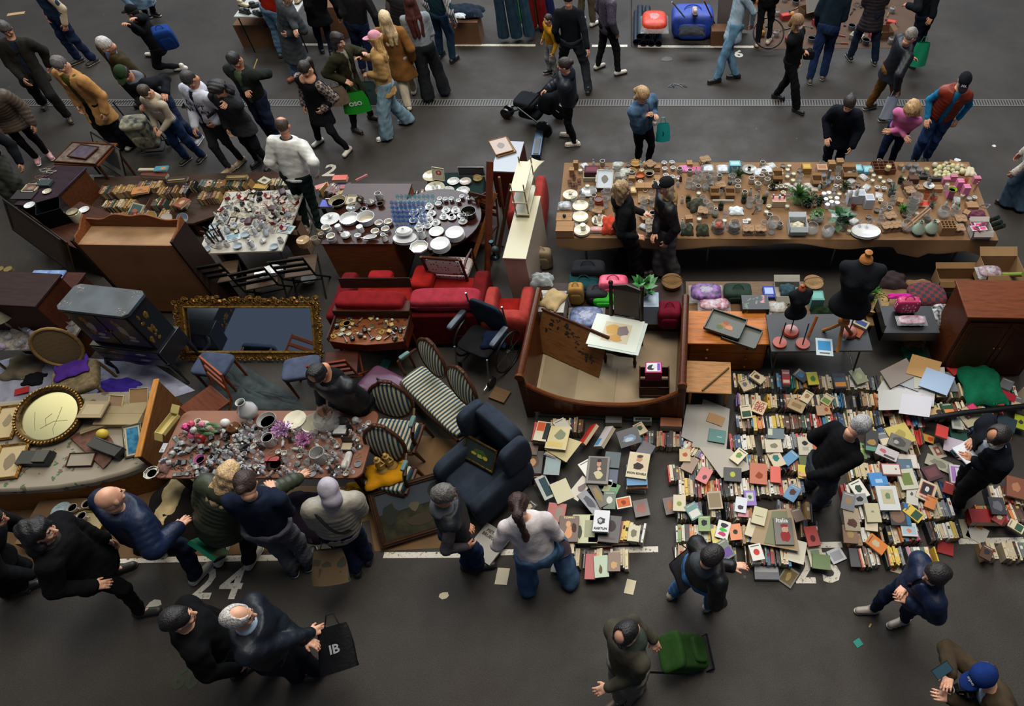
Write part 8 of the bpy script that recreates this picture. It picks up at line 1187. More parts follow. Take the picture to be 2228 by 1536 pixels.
b=MB();b.cush(0,w,0,d,.4,.5,FL,e=.3);b.done('seat',t);b=MB();b.cush(.03,w-.03,-.05,.0,.55,.82,FL,e=.3);b.done('backrest',t);bars([[(0,-.03,.84),(w,-.03,.84)],[(0,-.03,.58),(w,-.03,.58)]],.02,WAL).done('back_rail',t)
for x in(0,w):bars([[(x,-.04,.86),(x,0,.42),(x,-.02,0)]],.02,WAL).done('leg',t);bars([[(x,d,.4),(x,d,0)]],.018,WAL).done('leg',t);bars([[(x,-.03,.66),(x,d*.5,.68),(x,d,.64),(x,d,.42)]],.018,WAL).done('armrest',t)
def cane(px,rz):
 p=G(*px,.45);t=thing('cane_chair','oval-backed cane chair with brocade seat and violet cloth on it','chair',(p.x,p.y,0),rz);cw=M('#7a6038','wood');b=MB();b.cush(-.25,.25,-.24,.24,.36,.48,M('#7c6a4c','mottle',.9,'#5c5238',4));b.done('seat',t)
 X=T(0,.25,.76)@RX(-.2);b=MB();b.ball((0,0,0),(.22,.012,.27),M('#5c4a2c','dots',.8,'#3a2c18',90),X,20,10);o=b.done('cane_back',t);b=MB();b.tube([(.225*math.cos(a),0,.275*math.sin(a))for a in[i*math.pi/12 for i in range(24)]],.02,cw,X,closed=True);b.done('back_frame',o)
 for x in(-.21,.21):
  for y in(-.2,.22):bars([[(x,y,.38),(x*1.05,y*1.1,0)]],.018,cw).done('leg',t)
cane((162,822),.45);zp('cloth','#4a2a80',(.36,.3,.03),(156,800),.5,'violet shiny folded cloth on the cane chair seat',rz=.5)
table('dark chest with brown side at the left stall, top strewn with bead jewellery',(30,445),(98,452),(141,360),.75,M('#2c2026','wood',.35),M('#4a2814','wood'),box=True,name='chest');table('dark low cabinet top carrying a black open box and a round tin',(78,505),(165,540),(205,450),.6,DW,DW,box=True,name='cabinet')
table('small wooden table under two framed pictures at the left stall',(116,356),(212,360),(228,310),.6,MW)
framed('large framed print lying flat under a smaller one',(114,352),(208,358),(140,308),.62,.62,.02,DW,M('#5a4c44','mottle',.2,'#7c6c60',2));framed('small wooden framed picture lying on the larger framed print',(145,340),(186,346),(164,312),.65,.65,.015,M('#4c2a1c','wood'),M('#4a4450','mottle',.2,'#5c5058',2))
framed('upright framed etching with wide cream mount leaning at the left stall',(214,352),(276,391),(226,304),.15,.62,.012,BLK,M('#2c2a28','mottle',.3,'#4a4640',2),mount=.1,mm=M('#8f8c80','paper'));framed('long dark wooden framed screen leaning at the left edge',(28,500),(150,590),(12,436),.35,.8,.05,M('#241c16','wood'),M('#3a2c20','wood'));framed('slatted dark wood frame leaning behind the cupboard',(60,520),(165,600),(48,455),.2,.68,.04,M('#2c2018','wood'),M('#4a3826','wood'))
b=MB()
for q in((-.15,.15,-.15,-.14),(-.15,.15,.14,.15),(-.15,-.14,-.15,.15),(.14,.15,-.15,.15)):b.box(*q,0,.26,M('#22262a','metal'))
b.box(-.15,.15,-.15,.15,0,.01,BLK);p=G(132,478,.6);tag(b.done('open_metal_box',loc=(p.x,p.y,.6),rz=.5),'square black open-topped metal box on the dark low cabinet','box');zp('jar',('#9c9880','#a89c80'),.08,(172,478),.6,'round tin with flowered cream lid beside the metal box');zp('plate',WH,.07,(184,458),.6,'small white saucer at the corner of the low cabinet');zp('plate',WH,.07,(66,448),.75,'small white dish by the framed screen');zp('plate','#a8a088',.06,(104,418),.75,'round cream powder box on the chest');zp('wineglass','#a8a8b0',.03,(148,478),.6,'clear perfume bottle near the metal box')
zp('card',('#1a1416',None),(.3,.2,.01),(54,424),.76,'black folder on the chest of beads',name='folder');zp('frame',('#9c9880','#6a4030'),(.2,.18),(68,410),.76,'cream framed picture on the chest of beads');zp('card',('#24302e',None),(.18,.14,.03),(100,400),.76,'dark green case on the chest of beads',name='case')
for i,q in enumerate(((108,366),(112,374),(104,380),(98,370),(86,386),(96,392),(74,398),(80,402))):zp('necklace',('#6a4438','#a8a49c','#4c3a2c','#8a8880')[i%4],.07,q,.755,'tangled %s bead necklace on the chest of beads'%('red brown','pearl white','dark brown','grey')[i%4])
h=.62;p=G(525,596,0);t=thing('umbrella_stand','tall black cylindrical umbrella stand full of canes and umbrellas','umbrella stand',(p.x,p.y,0));b=MB();vessel(b,[(.11,0),(.12,h)],M('#0f0f11','plastic',.3),24,.008);b.done('cylinder',t)
for k in range(7):a=k*.9;zq=bars([[(p.x+.02*math.cos(a),p.y+.02*math.sin(a),.02),(p.x+.09*math.cos(a),p.y+.09*math.sin(a),.84+.02*(k%3)),(p.x+.13*math.cos(a),p.y+.1*math.sin(a),.87)]],.009,M(('#3a2014','#111114')[k%2],'wood'));tag(zq.done('walking_cane'),'%s cane handle sticking out of the umbrella stand'%('brown wooden','black')[k%2],'cane','canes in the umbrella stand')
def strew(fr,n,kinds,where,seed,z,u=(.03,.97),v=(.04,.96),skip=()):
 rg=random.Random(seed);got=list(skip);k=tr=0
 while k<n and tr<6000:
  tr+=1;a,b_=rg.uniform(*u),rg.uniform(*v);P=fr.at(a,b_,z);kd,c,p,lb,r=rg.choice(kinds)
  if any(math.hypot(P.x-x,P.y-y)<(r+q)*.86 for x,y,q in got):continue
  got.append((P.x,P.y,r));k+=1;pos=('front','middle','back')[min(2,int(b_*3))]+' '+('left','centre','right')[min(2,int(a*3))]
  place_thing(kd,c,p,P,rg.uniform(0,6.2),'%s at the %s of the %s'%(lb,pos,where))
GL='#a8a8ac'
TR_=[('necklace','#8a8478',.05,'grey bead chain',.05),('necklace','#6a3a2c',.05,'red brown bead chain',.05),('ringbox',('#7a1420','#b3aa98'),.035,'dark red jewellery box',.04),('ringbox',('#16161a','#b3aa98'),.035,'black jewellery box',.04),('frame',('#2a1c14','#a39c88'),(.11,.14),'small dark framed picture',.07),('camera','#1a1c20',.045,'small black camera',.05),('card',('#a8a090','#7a7468'),(.1,.14,.004),'cream printed card',.06),('ashtray',('#7c7c78','#a89c78'),.04,'metal ashtray',.045),('purse','#3a1418',(.14,.09,.04),'dark red leather purse',.07),('cable','#8c7c60',.05,'tangled string',.05),('figurine','#a8a8a4',.1,'white porcelain figurine',.04),('clock','#8c8a80',.035,'pocket watch',.04)]
strew(WT,95,TR_,'white trestle table',3,.622,v=(.3,.97));strew(WT,30,[('glass',GL,.035,'clear tumbler',.04),('wineglass',GL,.03,'clear stemmed glass',.035),('figurine','#b3b4b8',.15,'white china figurine',.045),('vase','#a8b0b8',.04,'pale china vase',.045),('bowl',('#9ca8b0','#8f9ca4'),.06,'pale blue glass bowl',.065),('teapot','#a8a8a8',.045,'white small teapot',.06),('mug','#b3b3b0',.035,'white mug',.045),('card',('#a8b4b8','#6a8890'),(.2,.16,.01),'pale blue patterned tray',.1)],'white trestle table',4,.622,v=(.02,.55))
zp('vase',('#5c6c98'),.06,(436,545),.62,'blue and white ginger jar at the front left of the white table');
for i,q in enumerate(((330,472,'#8a6c30'),(364,476,'#a8a098'),(398,476,'#4c5868'))):zp('plate',(WH,q[2]),.085,q[:2],.42,'display plate with %s ring standing behind the cupboard'%('gold and blue','red and cream','dark blue')[i],tilt=(.5,0,0))
VK=[('ringbox',('#8a7040','#b3a070'),.03,'brass coloured small box',.04),('card',('#a89c78','#6c6450'),(.14,.1,.004),'yellowed leaflet',.07),('necklace','#a8903c',.04,'golden chain',.04),('ashtray',('#8c8468','#a89c60'),.035,'small brass dish',.04),('cable','#b39c28',.04,'yellow tape measure',.04),('ballc','#a8a08c',.02,'cream porcelain knob',.025),('clock','#2a2420',.03,'dark compass',.035),('tool','#5a3c24',.14,'wooden handled tool',.05),('lens',None,.03,'pair of old spectacles',.045)]
strew(VN,44,VK,'small mahogany desk',5,.622);zp('pot',('#8c6c44','#5c4428'),.045,(757,708),.622,'wooden beaker at the back of the small mahogany desk')
Z=.742;skip=[]
def GT_(kind,c,p,q,lb,r=.07,**k):P=zp(kind,c,p,q,Z,lb,**k);skip.append((P.x,P.y,r))
GT_('plate',CRM,.12,(642,915),'cream plate in the pile with broken decoration, left of two',.12,stack=4,dz=.013);GT_('plate',(CRM,'#8a8470'),.125,(683,922),'large cream soup plate, right of two at the back edge',.12,stack=3,dz=.013);GT_('bowl',('#8c8c88','#2a2a2a'),.1,(585,920),'grey dish holding a dark pierced basket at the back edge',.1,stack=2,dz=.02);GT_('fishbowl',None,.14,(720,925),'large clear glass bowl with pink roses at the back right',.14);GT_('vase',('#b3b3b0',None),.1,(548,905),'big white vase with dark neck standing behind the goods table',.1)
GT_('vase',CRM,.075,(452,938),'cream classical vase holding pink artificial roses',.09);P=G(450,935,Z+.18)
b=MB();g2=MB();rg=random.Random(4)
for(dx,dz,dy,c)in((-.1,.1,0,'#c0506c'),(-.16,.04,-.03,'#b8447c'),(-.2,-.04,.0,'#c26c8c'),(-.15,-.07,-.02,'#b04c90'),(-.08,.0,-.05,'#b8b8b0'),(-.12,-.14,-.08,'#c05878'),(.0,.08,0,'#c88090')):b.ball((dx,dy,.08+dz*.4),.035,M(c,'fabric'),nu=10,nv=7,wob=.18,seed=int(dx*99));g2 .tube([(0,0,-.05),(dx*.6,dy,.03),(dx,dy,.07+dz*.4)],.004,M('#2a4a20','leaf'),n=4)
for k in range(14):a=rg.uniform(0,6.2);g2 .ball((.08*math.cos(a)+.03,.06*math.sin(a),.02),(.045,.02,.008),M('#2a4a20','leaf'),nu=6,nv=4)
t=thing('rose_bouquet','bouquet of pink and white artificial roses in the cream vase','flowers',P);b.done('blossoms',t);g2 .done('stems',t)
GT_('mug',('#b0b0ac','#8f8f8c'),.06,(592,965),'white coffee mug near the centre',.07);GT_('mug','#a8a8a4',.075,(702,1000),'large white beer mug with relief in the right half',.09);GT_('bush',('#b888b8','#a8a8a8'),.16,(622,945),'pale violet artificial flowers in a vase',.08);GT_('bush',('#c080b0','#a8a8a8'),.14,(668,965),'pink thistle flower with dark centre',.08);GT_('ballc','#b0b0ac',.04,(776,918),'silver white round ball at the back right corner',.05);GT_('ringbox',('#1a1a1c','#b0b0b0'),.08,(744,940),'open black case with silver lining',.1);GT_('bottle',('#1c1c20','#1c1c20'),.03,(764,935),'black bottle beside the open case',.04);GT_('ringbox',('#2a2420','#a89c80'),.06,(757,975),'dark opened box with pale lid',.08)
GT_('clock','#b01818',.05,(440,960),'bright red alarm clock',.06);GT_('bowl',('#a8508c','#8c3c70'),.055,(438,1002),'pink scalloped glass bowl',.07);GT_('ashtray',('#9c9c98','#a8a078'),.075,(332,1030),'fluted silver dish with yellow centre at the front left corner',.08);GT_('openbox','#b0a060',(.1,.26,.05),(368,925),'cream tray of watches and spectacles at the left edge',.14,rz=-.25);GT_('ballc','#c2c2bc',.05,(495,925),'white globe ornament on a brown jug',.06);GT_('teapot','#5c3a20',.07,(512,935),'brown ceramic jug behind the globe ornament',.09);GT_('phone',('#b8b8b8','#8c9094'),.055,(357,975),'white handheld phone at the left edge',.06);GT_('ashtray',('#2c1c18','#5c2420'),.09,(600,1010),'dark round tray holding a red pen case',.1);GT_('purse','#8a3030',(.16,.06,.03),(592,1000),'brick red pen case on the dark round tray',.02);GT_('shoe','#a8a49c',.22,(757,1005),'white and dark ceramic shoe ornament near the right edge',.08)
strew(TG,210,[('phone',('#1a1c20','#2a3038'),.05,'old dark mobile phone',.035),('camera','#1c1c20',.04,'compact black camera',.045),('camera','#7c8084',.04,'compact silver camera',.045),('cable','#a8a498',.05,'coiled pale cable',.045),('necklace','#5a3c30',.045,'brown bead necklace',.04),('ringbox',('#1a1a1e','#6c6c70'),.03,'small dark box',.035),('lens',None,.035,'pair of glasses',.04),('clock','#8a8a88',.03,'small round watch',.03),('purse','#241c1c',(.1,.07,.03),'small dark purse',.045),('cloth','#6a4c48',(.12,.1,.03),'crumpled reddish cloth',.05)],'goods table',6,Z,u=(.03,.42),v=(.03,.7),skip=skip)
strew(TG,240,[('wineglass',GL,.028,'clear stemmed glass',.03),('glass',GL,.03,'clear tumbler',.033),('figurine','#a89c98',.11,'pale china figurine',.035),('figurine','#3c3430',.1,'dark bronze figurine',.035),('vase','#a8a8b0',.032,'small clear vase',.035),('bottle',(GL,'#8c8c90'),.02,'clear perfume bottle',.025),('animal','#6c5c50',.09,'brown animal figurine',.05),('animal','#a8a8a4',.09,'white animal figurine',.05),('candlestick','#8c8c8c',.08,'silver candlestick',.04),('cup',('#a8a49c',None),.03,'small china cup',.035),('ashtray',('#8c8c90','#8c8c88'),.04,'cut glass ashtray',.045),('teapot','#6c6c68',.035,'small pewter teapot',.05),('necklace','#8a7a5c',.04,'golden brown necklace',.04)],'goods table',8,Z,u=(.25,.97),v=(.03,.8),skip=skip)
ZD=.52;X,wd,hd=plane_mat((52,985),(175,985),(40,850),.55,.68);t=thing('oval_mirror','big oval mirror in twisted gilt frame lying on the floral daybed','mirror');c=G(112,906,.58);mw(t,T(c.x,c.y,.6)@RX(.18)@RZ(-.5));e=G(186,906,.6)-G(36,906,.6);r1=e.length/2*1.0;r2=r1*.88
b=MB();b.lathe([(0,-.01),(r1*.86,-.01),(r1*.86,0),(0,0)],M('#c9c49c','mirror',.25),n=48,sy=r2/r1);b.done('glass',t,smooth=0);b=MB();b.tube([(r1*.92*math.cos(a),r2*.92*math.sin(a),.005)for a in[k*math.pi/32 for k in range(64)]],.035,M('#5c4420','gold'),closed=True,n=8)
b.done('frame',t);b=MB()
for k in range(60):a=k*math.pi/30;b.ball((r1*.97*math.cos(a),r2*.97*math.sin(a),.04),(.014,.02,.012),M('#a8803c','gold'),RZ(0),6,5)
b.done('twisted_edge',t);b=MB();cr=M('#6c6438','plain')
for pts in(((.1,.5),(.3,.1),(.5,-.35),(.7,-.5)),((.7,.2),(.3,-.1),(.1,-.6)),((-.6,-.2),(-.2,-.6),(.0,-.75)),((.0,.1),(-.05,-.2),(.2,-.4))):b.tube([(x*r1*.8,y*r2*.8,.001)for x,y in pts],.0025,cr,n=4)
b.done('cracks',t)
framed('gilt framed portrait drawing at the left edge of the daybed, upper one',(-30,962),(26,955),(-30,888),ZD,.56,.03,M('#8a6428','gold'),M('#a8946c','paper'),spec=[(.3,.3,.8,.8,'#7c6c50','p')],ornate=True);framed('gilt framed portrait drawing at the left edge of the daybed, lower one',(-30,1048),(38,1040),(-30,972),ZD,.56,.03,M('#8a6428','gold'),M('#a8946c','paper'),spec=[(.25,.2,.8,.8,'#74664c','p')],ornate=True)
framed('blue painting of reeds in a silver and gold frame leaning on the bed end',(272,998),(314,988),(284,924),ZD,.66,.018,M('#8c8468','metal'),M('#1f5474','mottle',.4,'#3c7c98',3),mount=.02,mm=M('#a8a08c','paper'));framed('cream framed sanguine portrait print at the back of the daybed',(232,898),(264,900),(236,858),.54,.64,.012,M('#a89c70','wood'),M('#8a7058','paper'));framed('brown backed framed board at the back right of the daybed',(280,893),(322,890),(280,846),.54,.66,.008,M('#a09878','wood'),M('#8a6a48','card'));framed('little icon picture of a saint on the daybed',(265,918),(278,922),(270,900),.53,.57,.006,DW,M('#7c5a3c','paper'));framed('three-pane dark frame with a small white card on the daybed',(142,1016),(200,1014),(148,986),ZD,.55,.01,DW,M('#8a8070','paper'))
for i in range(9):zp('box',('#8c7a5c','#9c8c6c'),(.3-.004*i,.22,.016),(204,892),.52+i*.017,'thin boxed game in the striped pile beside the oval mirror',group='striped pile of boxes')if i<9 else 0
zp('box',('#7c7050',None),(.5,.06,.04),(233,926),ZD,'long narrow beige carton lying slanted on the daybed',rz=.45,name='long_carton');zp('box',('#8a7a58',None),(.5,.3,.06),(270,905),ZD,'flat brown board pile under the frames',name='board_pile')
def radio():b,e,g=MB(),MB(),MB();b.box(-.2,.2,-.06,.06,0,.1,BLK);e.box(-.15,.1,-.062,-.05,.06,.085,GREYM);g.tube([(-.18,.05,.1),(.18,.05,.12)],.005,GREYM);return[('casing',b),('control_panel',e),('antenna',g)]
simple(radio,'radio','black portable cassette radio on the floral daybed','radio',(240,980),ZD,-.35);simple(lambda:[('casing',(lambda b:b.box(-.17,.17,-.08,.08,0,.06,BLK))(MB())),('handset',(lambda b:b.box(.02,.16,-.07,.07,.06,.09,M('#16120f','plastic')))(MB()))],'telephone','dark rectangular telephone answering machine on the daybed','telephone',(82,1000),ZD);zp('ballc','#b0982c',.06,(230,950),ZD,'yellow cap-like ornament behind the radio',name='yellow_ornament')
b=MB();fm=M('#3a1c12','mottle',.6,'#5c3420',3);p=G(188,985,ZD+.01);b.add([(0,0,.003)]+[(-.34*math.cos(a),.26*math.sin(a),.003+.004*(k%2))for k,a in enumerate([i*math.pi/16 for i in range(17)])],[(0,i,i+1)for i in range(1,17)],fm);tag(b.done('folding_fan',loc=p,rz=-.6),'open dark brown painted hand fan on the daybed','fan')
f=table('glass-topped low brass table with many clear glasses beside the lamp',(-60,765),(148,757),(160,690),.5,M('#6c6050','mottle',.2,'#8a8480',3),BR,name='glass_table');strew(f,26,[('wineglass',GL,.035,'clear wine glass',.04),('glass',GL,.035,'clear tumbler',.04),('fishbowl',None,.05,'clear glass dish',.055),('vase','#a8a0b8',.04,'lilac glass vase',.05)],'glass-topped low table',12,.502,u=(.3,.97));p=G(35,715,.5);t=thing('table_lamp','table lamp with cream cone shade on the glass-topped table','lamp',(p.x,p.y,.5));b=MB();b.lathe([(0,0),(.07,0),(.03,.04),(.045,.12),(.015,.2),(.015,.3)],M('#8c8478','ceramic'),n=16);b.done('base',t);b=MB();b.lathe([(.17,.26),(.09,.46)],M('#8a8470','fabric'),n=28);b.lathe([(.168,.262),(.088,.458)],M('#8a8470','fabric'),n=28);b.done('lamp_shade',t)
fr=Fr((-80,660),(78,668),(12,570),1.0);t=ft(fr,'dark_cabinet','dark brown polished cabinet cut by the left edge','cabinet');b=MB();b.box(0,fr.w,0,.5,0,1.0,M('#3a1c10','wood'));b.done('body',t,bev=.006);b=MB();b.box(-.01,fr.w+.02,-.02,.52,1.0,1.03,M('#2a1a1a','wood'));b.done('top',t,bev=.005)
b=MB();fr=Fr((60,612),(130,612),(145,590),.5);b.box(0,fr.w,0,fr.d,0,.02,M('#5c78a8','mottle',.1,'#8ca4c8',2));tag(b.done('glass_shelf',loc=(fr.o.x,fr.o.y,.5),rz=fr.rz),'shiny blue glass pane behind the brass candlesticks','glass pane');table('dark red low chest under the blue glass pane',(72,640),(150,642),(150,592),.49,M('#3c1a14','wood'),box=True,name='chest')
for q in((58,640),(76,640)):zp('candlestick','#8a7a50',.22,q,.5,'tall brass candlestick with white drip plate beside the black lacquered cabinet')
def gsheet(label,pts,z,m,name,cat,wob=.01,seed=1):
 P=[G(*p,z)for p in pts];c=sum(P,Vector())/len(P);rg=random.Random(seed);b=MB();n=len(P);ring=[P[i].lerp(P[(i+1)%n],k/6)-c for i in range(n)for k in range(6)];vs=[(0,0,wob)];fs=[];N=len(ring)
 for k in range(1,7):vs+=[(r.x*k/6,r.y*k/6,.004+(rg.uniform(0,wob)if k<6 else 0))for r in ring]
 fs+=[(0,1+i,1+(i+1)%N)for i in range(N)]+[(1+k*N+i,1+(k+1)*N+i,1+(k+1)*N+(i+1)%N,1+k*N+(i+1)%N)for k in range(5)for i in range(N)];b.add(vs,fs,m);return tag(b.done(name,loc=(c.x,c.y,z),smooth=180),label,cat)
gsheet('crumpled white and bluish bedsheet spread under the black cabinet',[(-60,900),(330,880),(425,850),(330,790),(60,770),(-60,800)],0,M('#8f90a0','fabric'),'bedsheet','sheet',.07);gsheet('grey green quilted blanket on the ground behind the goods table',[(520,890),(672,895),(640,862),(500,775),(430,790),(440,880)],0,M('#33393a','fabric'),'blanket','blanket',.06,2)
gsheet('brown wrapping paper spread below the daybed and goods table',[(-60,1225),(210,1218),(560,1205),(810,1130),(800,1060),(300,1050),(-60,1110)],0,M('#5f4628','card'),'wrapping_paper','paper cover',.02,3);gsheet('flat brown cardboard under the dark painting and armchairs',[(815,1200),(1015,1190),(1015,960),(900,945),(790,1040)],0,M('#5f4628','card'),'cardboard','cardboard',.006,4)
zp('cloth','#3c2c90',(.5,.3,.12),(262,848),.02,'violet blue plastic bag bundle on the white sheet',name='plastic_bag',cat='bag');zp('cloth','#6c6250',(.5,.4,.1),(60,800),.02,'crumpled beige packaging on the white sheet',name='packaging',cat='packaging');zp('cloth','#16161a',(.25,.2,.06),(76,826),.03,'black plastic bag scrap on the white sheet',name='plastic_bag',cat='bag');zp('card',('#a01c1c',None),(.16,.1,.004),(48,850),.05,'red envelope on the white sheet',rz=.4)
zp('cloth','#15120f',(.7,.9,.3),(400,1120),.0,'heap of black and brown coats between bald man and green jacket woman',name='coat_pile',cat='coats');zp('cloth','#1c1620',(.8,.6,.2),(690,1125),0,'dark clothes heap under the goods table front right',name='clothes_pile',cat='clothes');zp('cloth','#a8946c',(.25,.7,.12),(378,1090),.2,'beige cloth draped by the coat heap');zp('cloth','#b07a10',(.42,.3,.07),(838,1032),.45,'mustard yellow cloth on the front striped armchair',rz=.3);zp('cloth','#8a6410',(.4,.2,.1),(790,1068),.0,'dark yellow cloth on the cardboard')
for q in((834,1020),(852,1012)):zp('figurine','#a88848',.22,q,.52,'white and gold angel figure lying on the yellow cloth',group='angel figures')
framed('gold edged tray holding brown and white cups at the bottom left',(106,1180),(196,1188),(112,1104),.24,.24,.02,M('#a08c48','gold'),M('#8a7c58','paper'),name='serving_tray',cat='tray');simple(lambda:[('box_body',(lambda b:b.box(-.3,.3,-.26,.26,0,.22,M('#5f4628','card')))(MB()))],'carton','brown carton under the gold edged tray','box',(152,1150),0)
for i,q in enumerate(((122,1140),(140,1132),(165,1110),(185,1128),(130,1158),(145,1160),(174,1158),(196,1102))):zp('cup',('#9c9088','#5c4a38'),.05,q,.262,'brown rimmed grey cup on the gold edged tray',group='cups on the gold edged tray')
zp('pplate',('#8ca0a8','#b0a83c'),.1,(135,1112),.262,'round blue and yellow decorated dish on the gold edged tray')
def stool(label,px,rz,c):p=G(*px,.42);t=thing('upholstered_stool',label,'stool',(p.x,p.y,0),rz);b=MB();b.cush(-.22,.22,-.17,.17,.36,.45,M(c,'fabric'));b.done('seat',t);legs(t,.44,.34,.37,.02,RW,.04);[setattr(ch,'location',(-.22,-.17,0))for ch in t.children if ch.name.startswith('leg')]
stool('blue grey upholstered stool seat in front of the gilt mirror',(462,792),-.1,'#3a4254');stool('second blue grey stool beside the bending man',(655,800),.2,'#3f4658')
fold_chair('reddish brown slatted chair back behind the roses',(445,880),2.5,'#5a2c18',M('#7a3c1c','wood'));fold_chair('reddish brown chair standing before the small mahogany desk',(742,790),.2,'#3c1c12',M('#6a2f18','wood'));fold_chair('dark wooden chair between the round table and the white cupboard',(1040,505),2.8,'#3c2014',M('#3c2014','wood'))
p=G(838,838,.3);t=thing('suitcase','dusty purple hard suitcase lying behind the striped armchair','suitcase',(p.x,p.y,0),-.5);b=MB();b.cush(-.32,.32,-.2,.2,.05,.34,M('#5c3c54','plastic'),e=.25);b.done('shell',t);bars([[(-.1,0,.35),(-.1,0,.38),(.1,0,.38),(.1,0,.35)]],.012,BLK).done('handle',t)
for x in(-.25,.25):b=MB();b.lathe([(0,-.02),(.04,-.02),(.04,.02),(0,.02)],BLK,T(x,-.16,.045)@RX(math.pi/2),12);b.done('wheel',t)
p=G(1062,790,0);t=thing('wheelchair','black folded-fabric wheelchair between settee and sleigh bed','wheelchair',(p.x,p.y,0),-.45);NV=M('#1c2430','fabric')
b=MB();b.cush(-.24,.24,-.22,.2,.44,.5,M('#16171a','fabric'));b.done('seat',t);b=MB();b.cush(-.24,.24,.2,.26,.5,.95,NV);b.done('backrest',t);bars([[(x,.24,1.0),(x,.24,.1)]for x in(-.26,.26)]+[[(x,-.22,.48),(x,-.3,.1),(x,-.42,.08)]for x in(-.24,.24)],.012,GREYM).done('frame',t)
for x in(-.31,.31):
 b=MB();b.tube([(x,.1+.28*math.cos(a),.3+.28*math.sin(a))for a in[k*math.pi/14 for k in range(28)]],.014,BLK,closed=True,n=6);b.lathe([(0,-.02),(.03,-.02),(.03,.02),(0,.02)],GREYM,T(x,.1,.3)@RY(math.pi/2),10)
 for k in range(8):b.tube([(x,.1,.3),(x,.1+.27*math.cos(k*.785),.3+.27*math.sin(k*.785))],.003,GREYM,n=4)
 b.done('wheel',t);b=MB();b.cush(x-.04,x+.04,-.16,.18,.68,.74,M('#2c3440','leather'));b.done('armrest',t);b=MB();b.lathe([(0,-.015),(.08,-.015),(.08,.015),(0,.015)],BLK,T(x*.85,-.28,.085)@RY(math.pi/2),14);b.done('caster',t)
zp('cloth','#101c34',(.3,.26,.08),(1075,740),.52,'dark blue cloth bundle on the wheelchair seat');zp('box','#5a4228',(.22,.18,.04),(1088,862),0,'small brown carton on the floor below the wheelchair',rz=-.4)
tag(bars([[G(1060,632,.03),G(1066,352,1.5)]],.05,M('#4c2212','wood'),4).done('timber_post'),'tall reddish brown wooden post between the red sofa and white cupboard','post')
for(a,za,c,zc,lb,r,col)in(((1012,612),.05,(1078,420),1.0,'slanted brown easel beam left of the tall post',.035,'#6a4020'),((1082,560),.1,(1112,400),1.1,'dark wooden rail right of the tall post',.028,'#3c2418'),((1098,480),.3,(1086,385),1.15,'thin brown easel leg right of the tall post',.018,'#6a4a30'),((1075,460),.6,(1025,435),.75,'short arched brown wooden arm over the metal pot',.018,'#6a3c20')):tag(bars([[G(*a,za),G(*c,zc)]],r,M(col,'wood'),6).done('easel_beam'),lb,'beam')
zp('candlestick','#16262c',.14,(1077,560),.45,'pair of dark teal round headed finials, left one');zp('ballc','#16262c',.05,(1079,548),.7,'dark teal ball finial beside the tall post');framed('stack of dark wooden frames with orange print right of the round table',(1038,450),(1072,432),(1030,432),.7,.85,.03,DW,M('#7a4020','paper'))
CW2=M('#aba488','plastic',.45);fr=Fr((1095,560),(1143,562),(1146,425),.9);w,d=fr.w,fr.d;t=ft(fr,'white_cupboard','long cream white cupboard standing lengthways, seen from its end','cupboard');b=MB();b.box(0,w,0,d,0,.88,M('#9c8c7c','plastic',.5));b.done('body',t,bev=.004);b=MB();b.box(-.01,w+.01,-.01,d,.88,.9,CW2);b.done('top',t,bev=.003)
X=T(fr.o.x,fr.o.y,.9)@RZ(fr.rz);t=thing('spindle_shelf','small cream shelf with turned spindles on top of the white cupboard','shelf');mw(t,X);y0=d*.62
for z in(.05,.25,.45):b=MB();b.box(.02,w*.75,y0,y0+.62,z-.008,z+.008,CW2);b.done('shelf_board',t)
for x in(.04,w*.72):
 for y in(y0+.02,y0+.6):bars([[(x,y,0),(x,y,.55)]],.009,M('#8c7a58','wood')).done('spindle',t)
b=MB();b.sheet(lambda u,v:(.2*(u-.5),.5*(v-.5),.08*(u-.5)**2+.05*math.sin(v*3)),6,6,CW2,th=.02);p=G(1155,372,.95);tag(b.done('curved_panel',loc=p,rz=-.35),'curved cream plywood panel leaning by the spindle shelf','panel')
fr=Fr((1068,372),(1122,374),(1136,308),.7);t=ft(fr,'bedside_cabinet','dark red cabinet with grey top carrying framed pictures behind the cupboard','cabinet');b=MB();b.box(0,fr.w,0,fr.d,0,.68,M('#4a1c10','wood'));b.done('body',t,bev=.005);b=MB();b.box(0,fr.w,0,fr.d,.68,.7,M('#7c8088','plastic'));b.done('top',t)
framed('pink framed drawing with tan edge on the dark red cabinet',(1079,338),(1118,327),(1063,307),.74,.76,.008,M('#8a6434','wood'),M('#a89890','paper'),spec=[(.25,.3,.75,.75,'#7c7874','p')]);framed('tan frame beneath the pink framed drawing',(1084,342),(1124,330),(1070,310),.715,.725,.01,M('#8a6434','wood'),M('#8c7c60','paper'))
b=MB();b.box(-.07,.07,-.35,.35,0,.12,M('#3c4c5c','metal'));b.box(-.045,.045,-.33,.1,.12,.13,BLK);p=G(1172,322,0);tag(b.done('column_speaker',loc=p),'narrow grey blue metal channel lying by the stroller wheel','metal channel');zp('bag','#8a7a60',(.3,.16,.34),(1182,580),0,'tan paper carrier bag beside the cream white cupboard',name='paper_bag',cat='bag');zp('cloth','#1c1a3c',(.2,.2,.1),(1163,575),.1,'dark violet packet by the paper carrier bag')
FA=table('low table behind the sleigh bed loaded with backpacks and boxes',(1160,690),(1490,690),(1480,615),.5,M('#2c1c14','wood'));FB=table('low table behind the orange chest loaded with wrapped bags',(1495,690),(1765,690),(1765,612),.5,M('#5c452c','wood'));FC=table('low table right of the dress forms loaded with bags and scarves',(1890,708),(2062,708),(2060,622),.42,M('#6a5030','card'))
def B_(kind,c,p,q,lb,dz=0,**k):zp(kind,c,p,q,.5+dz,lb,**k)
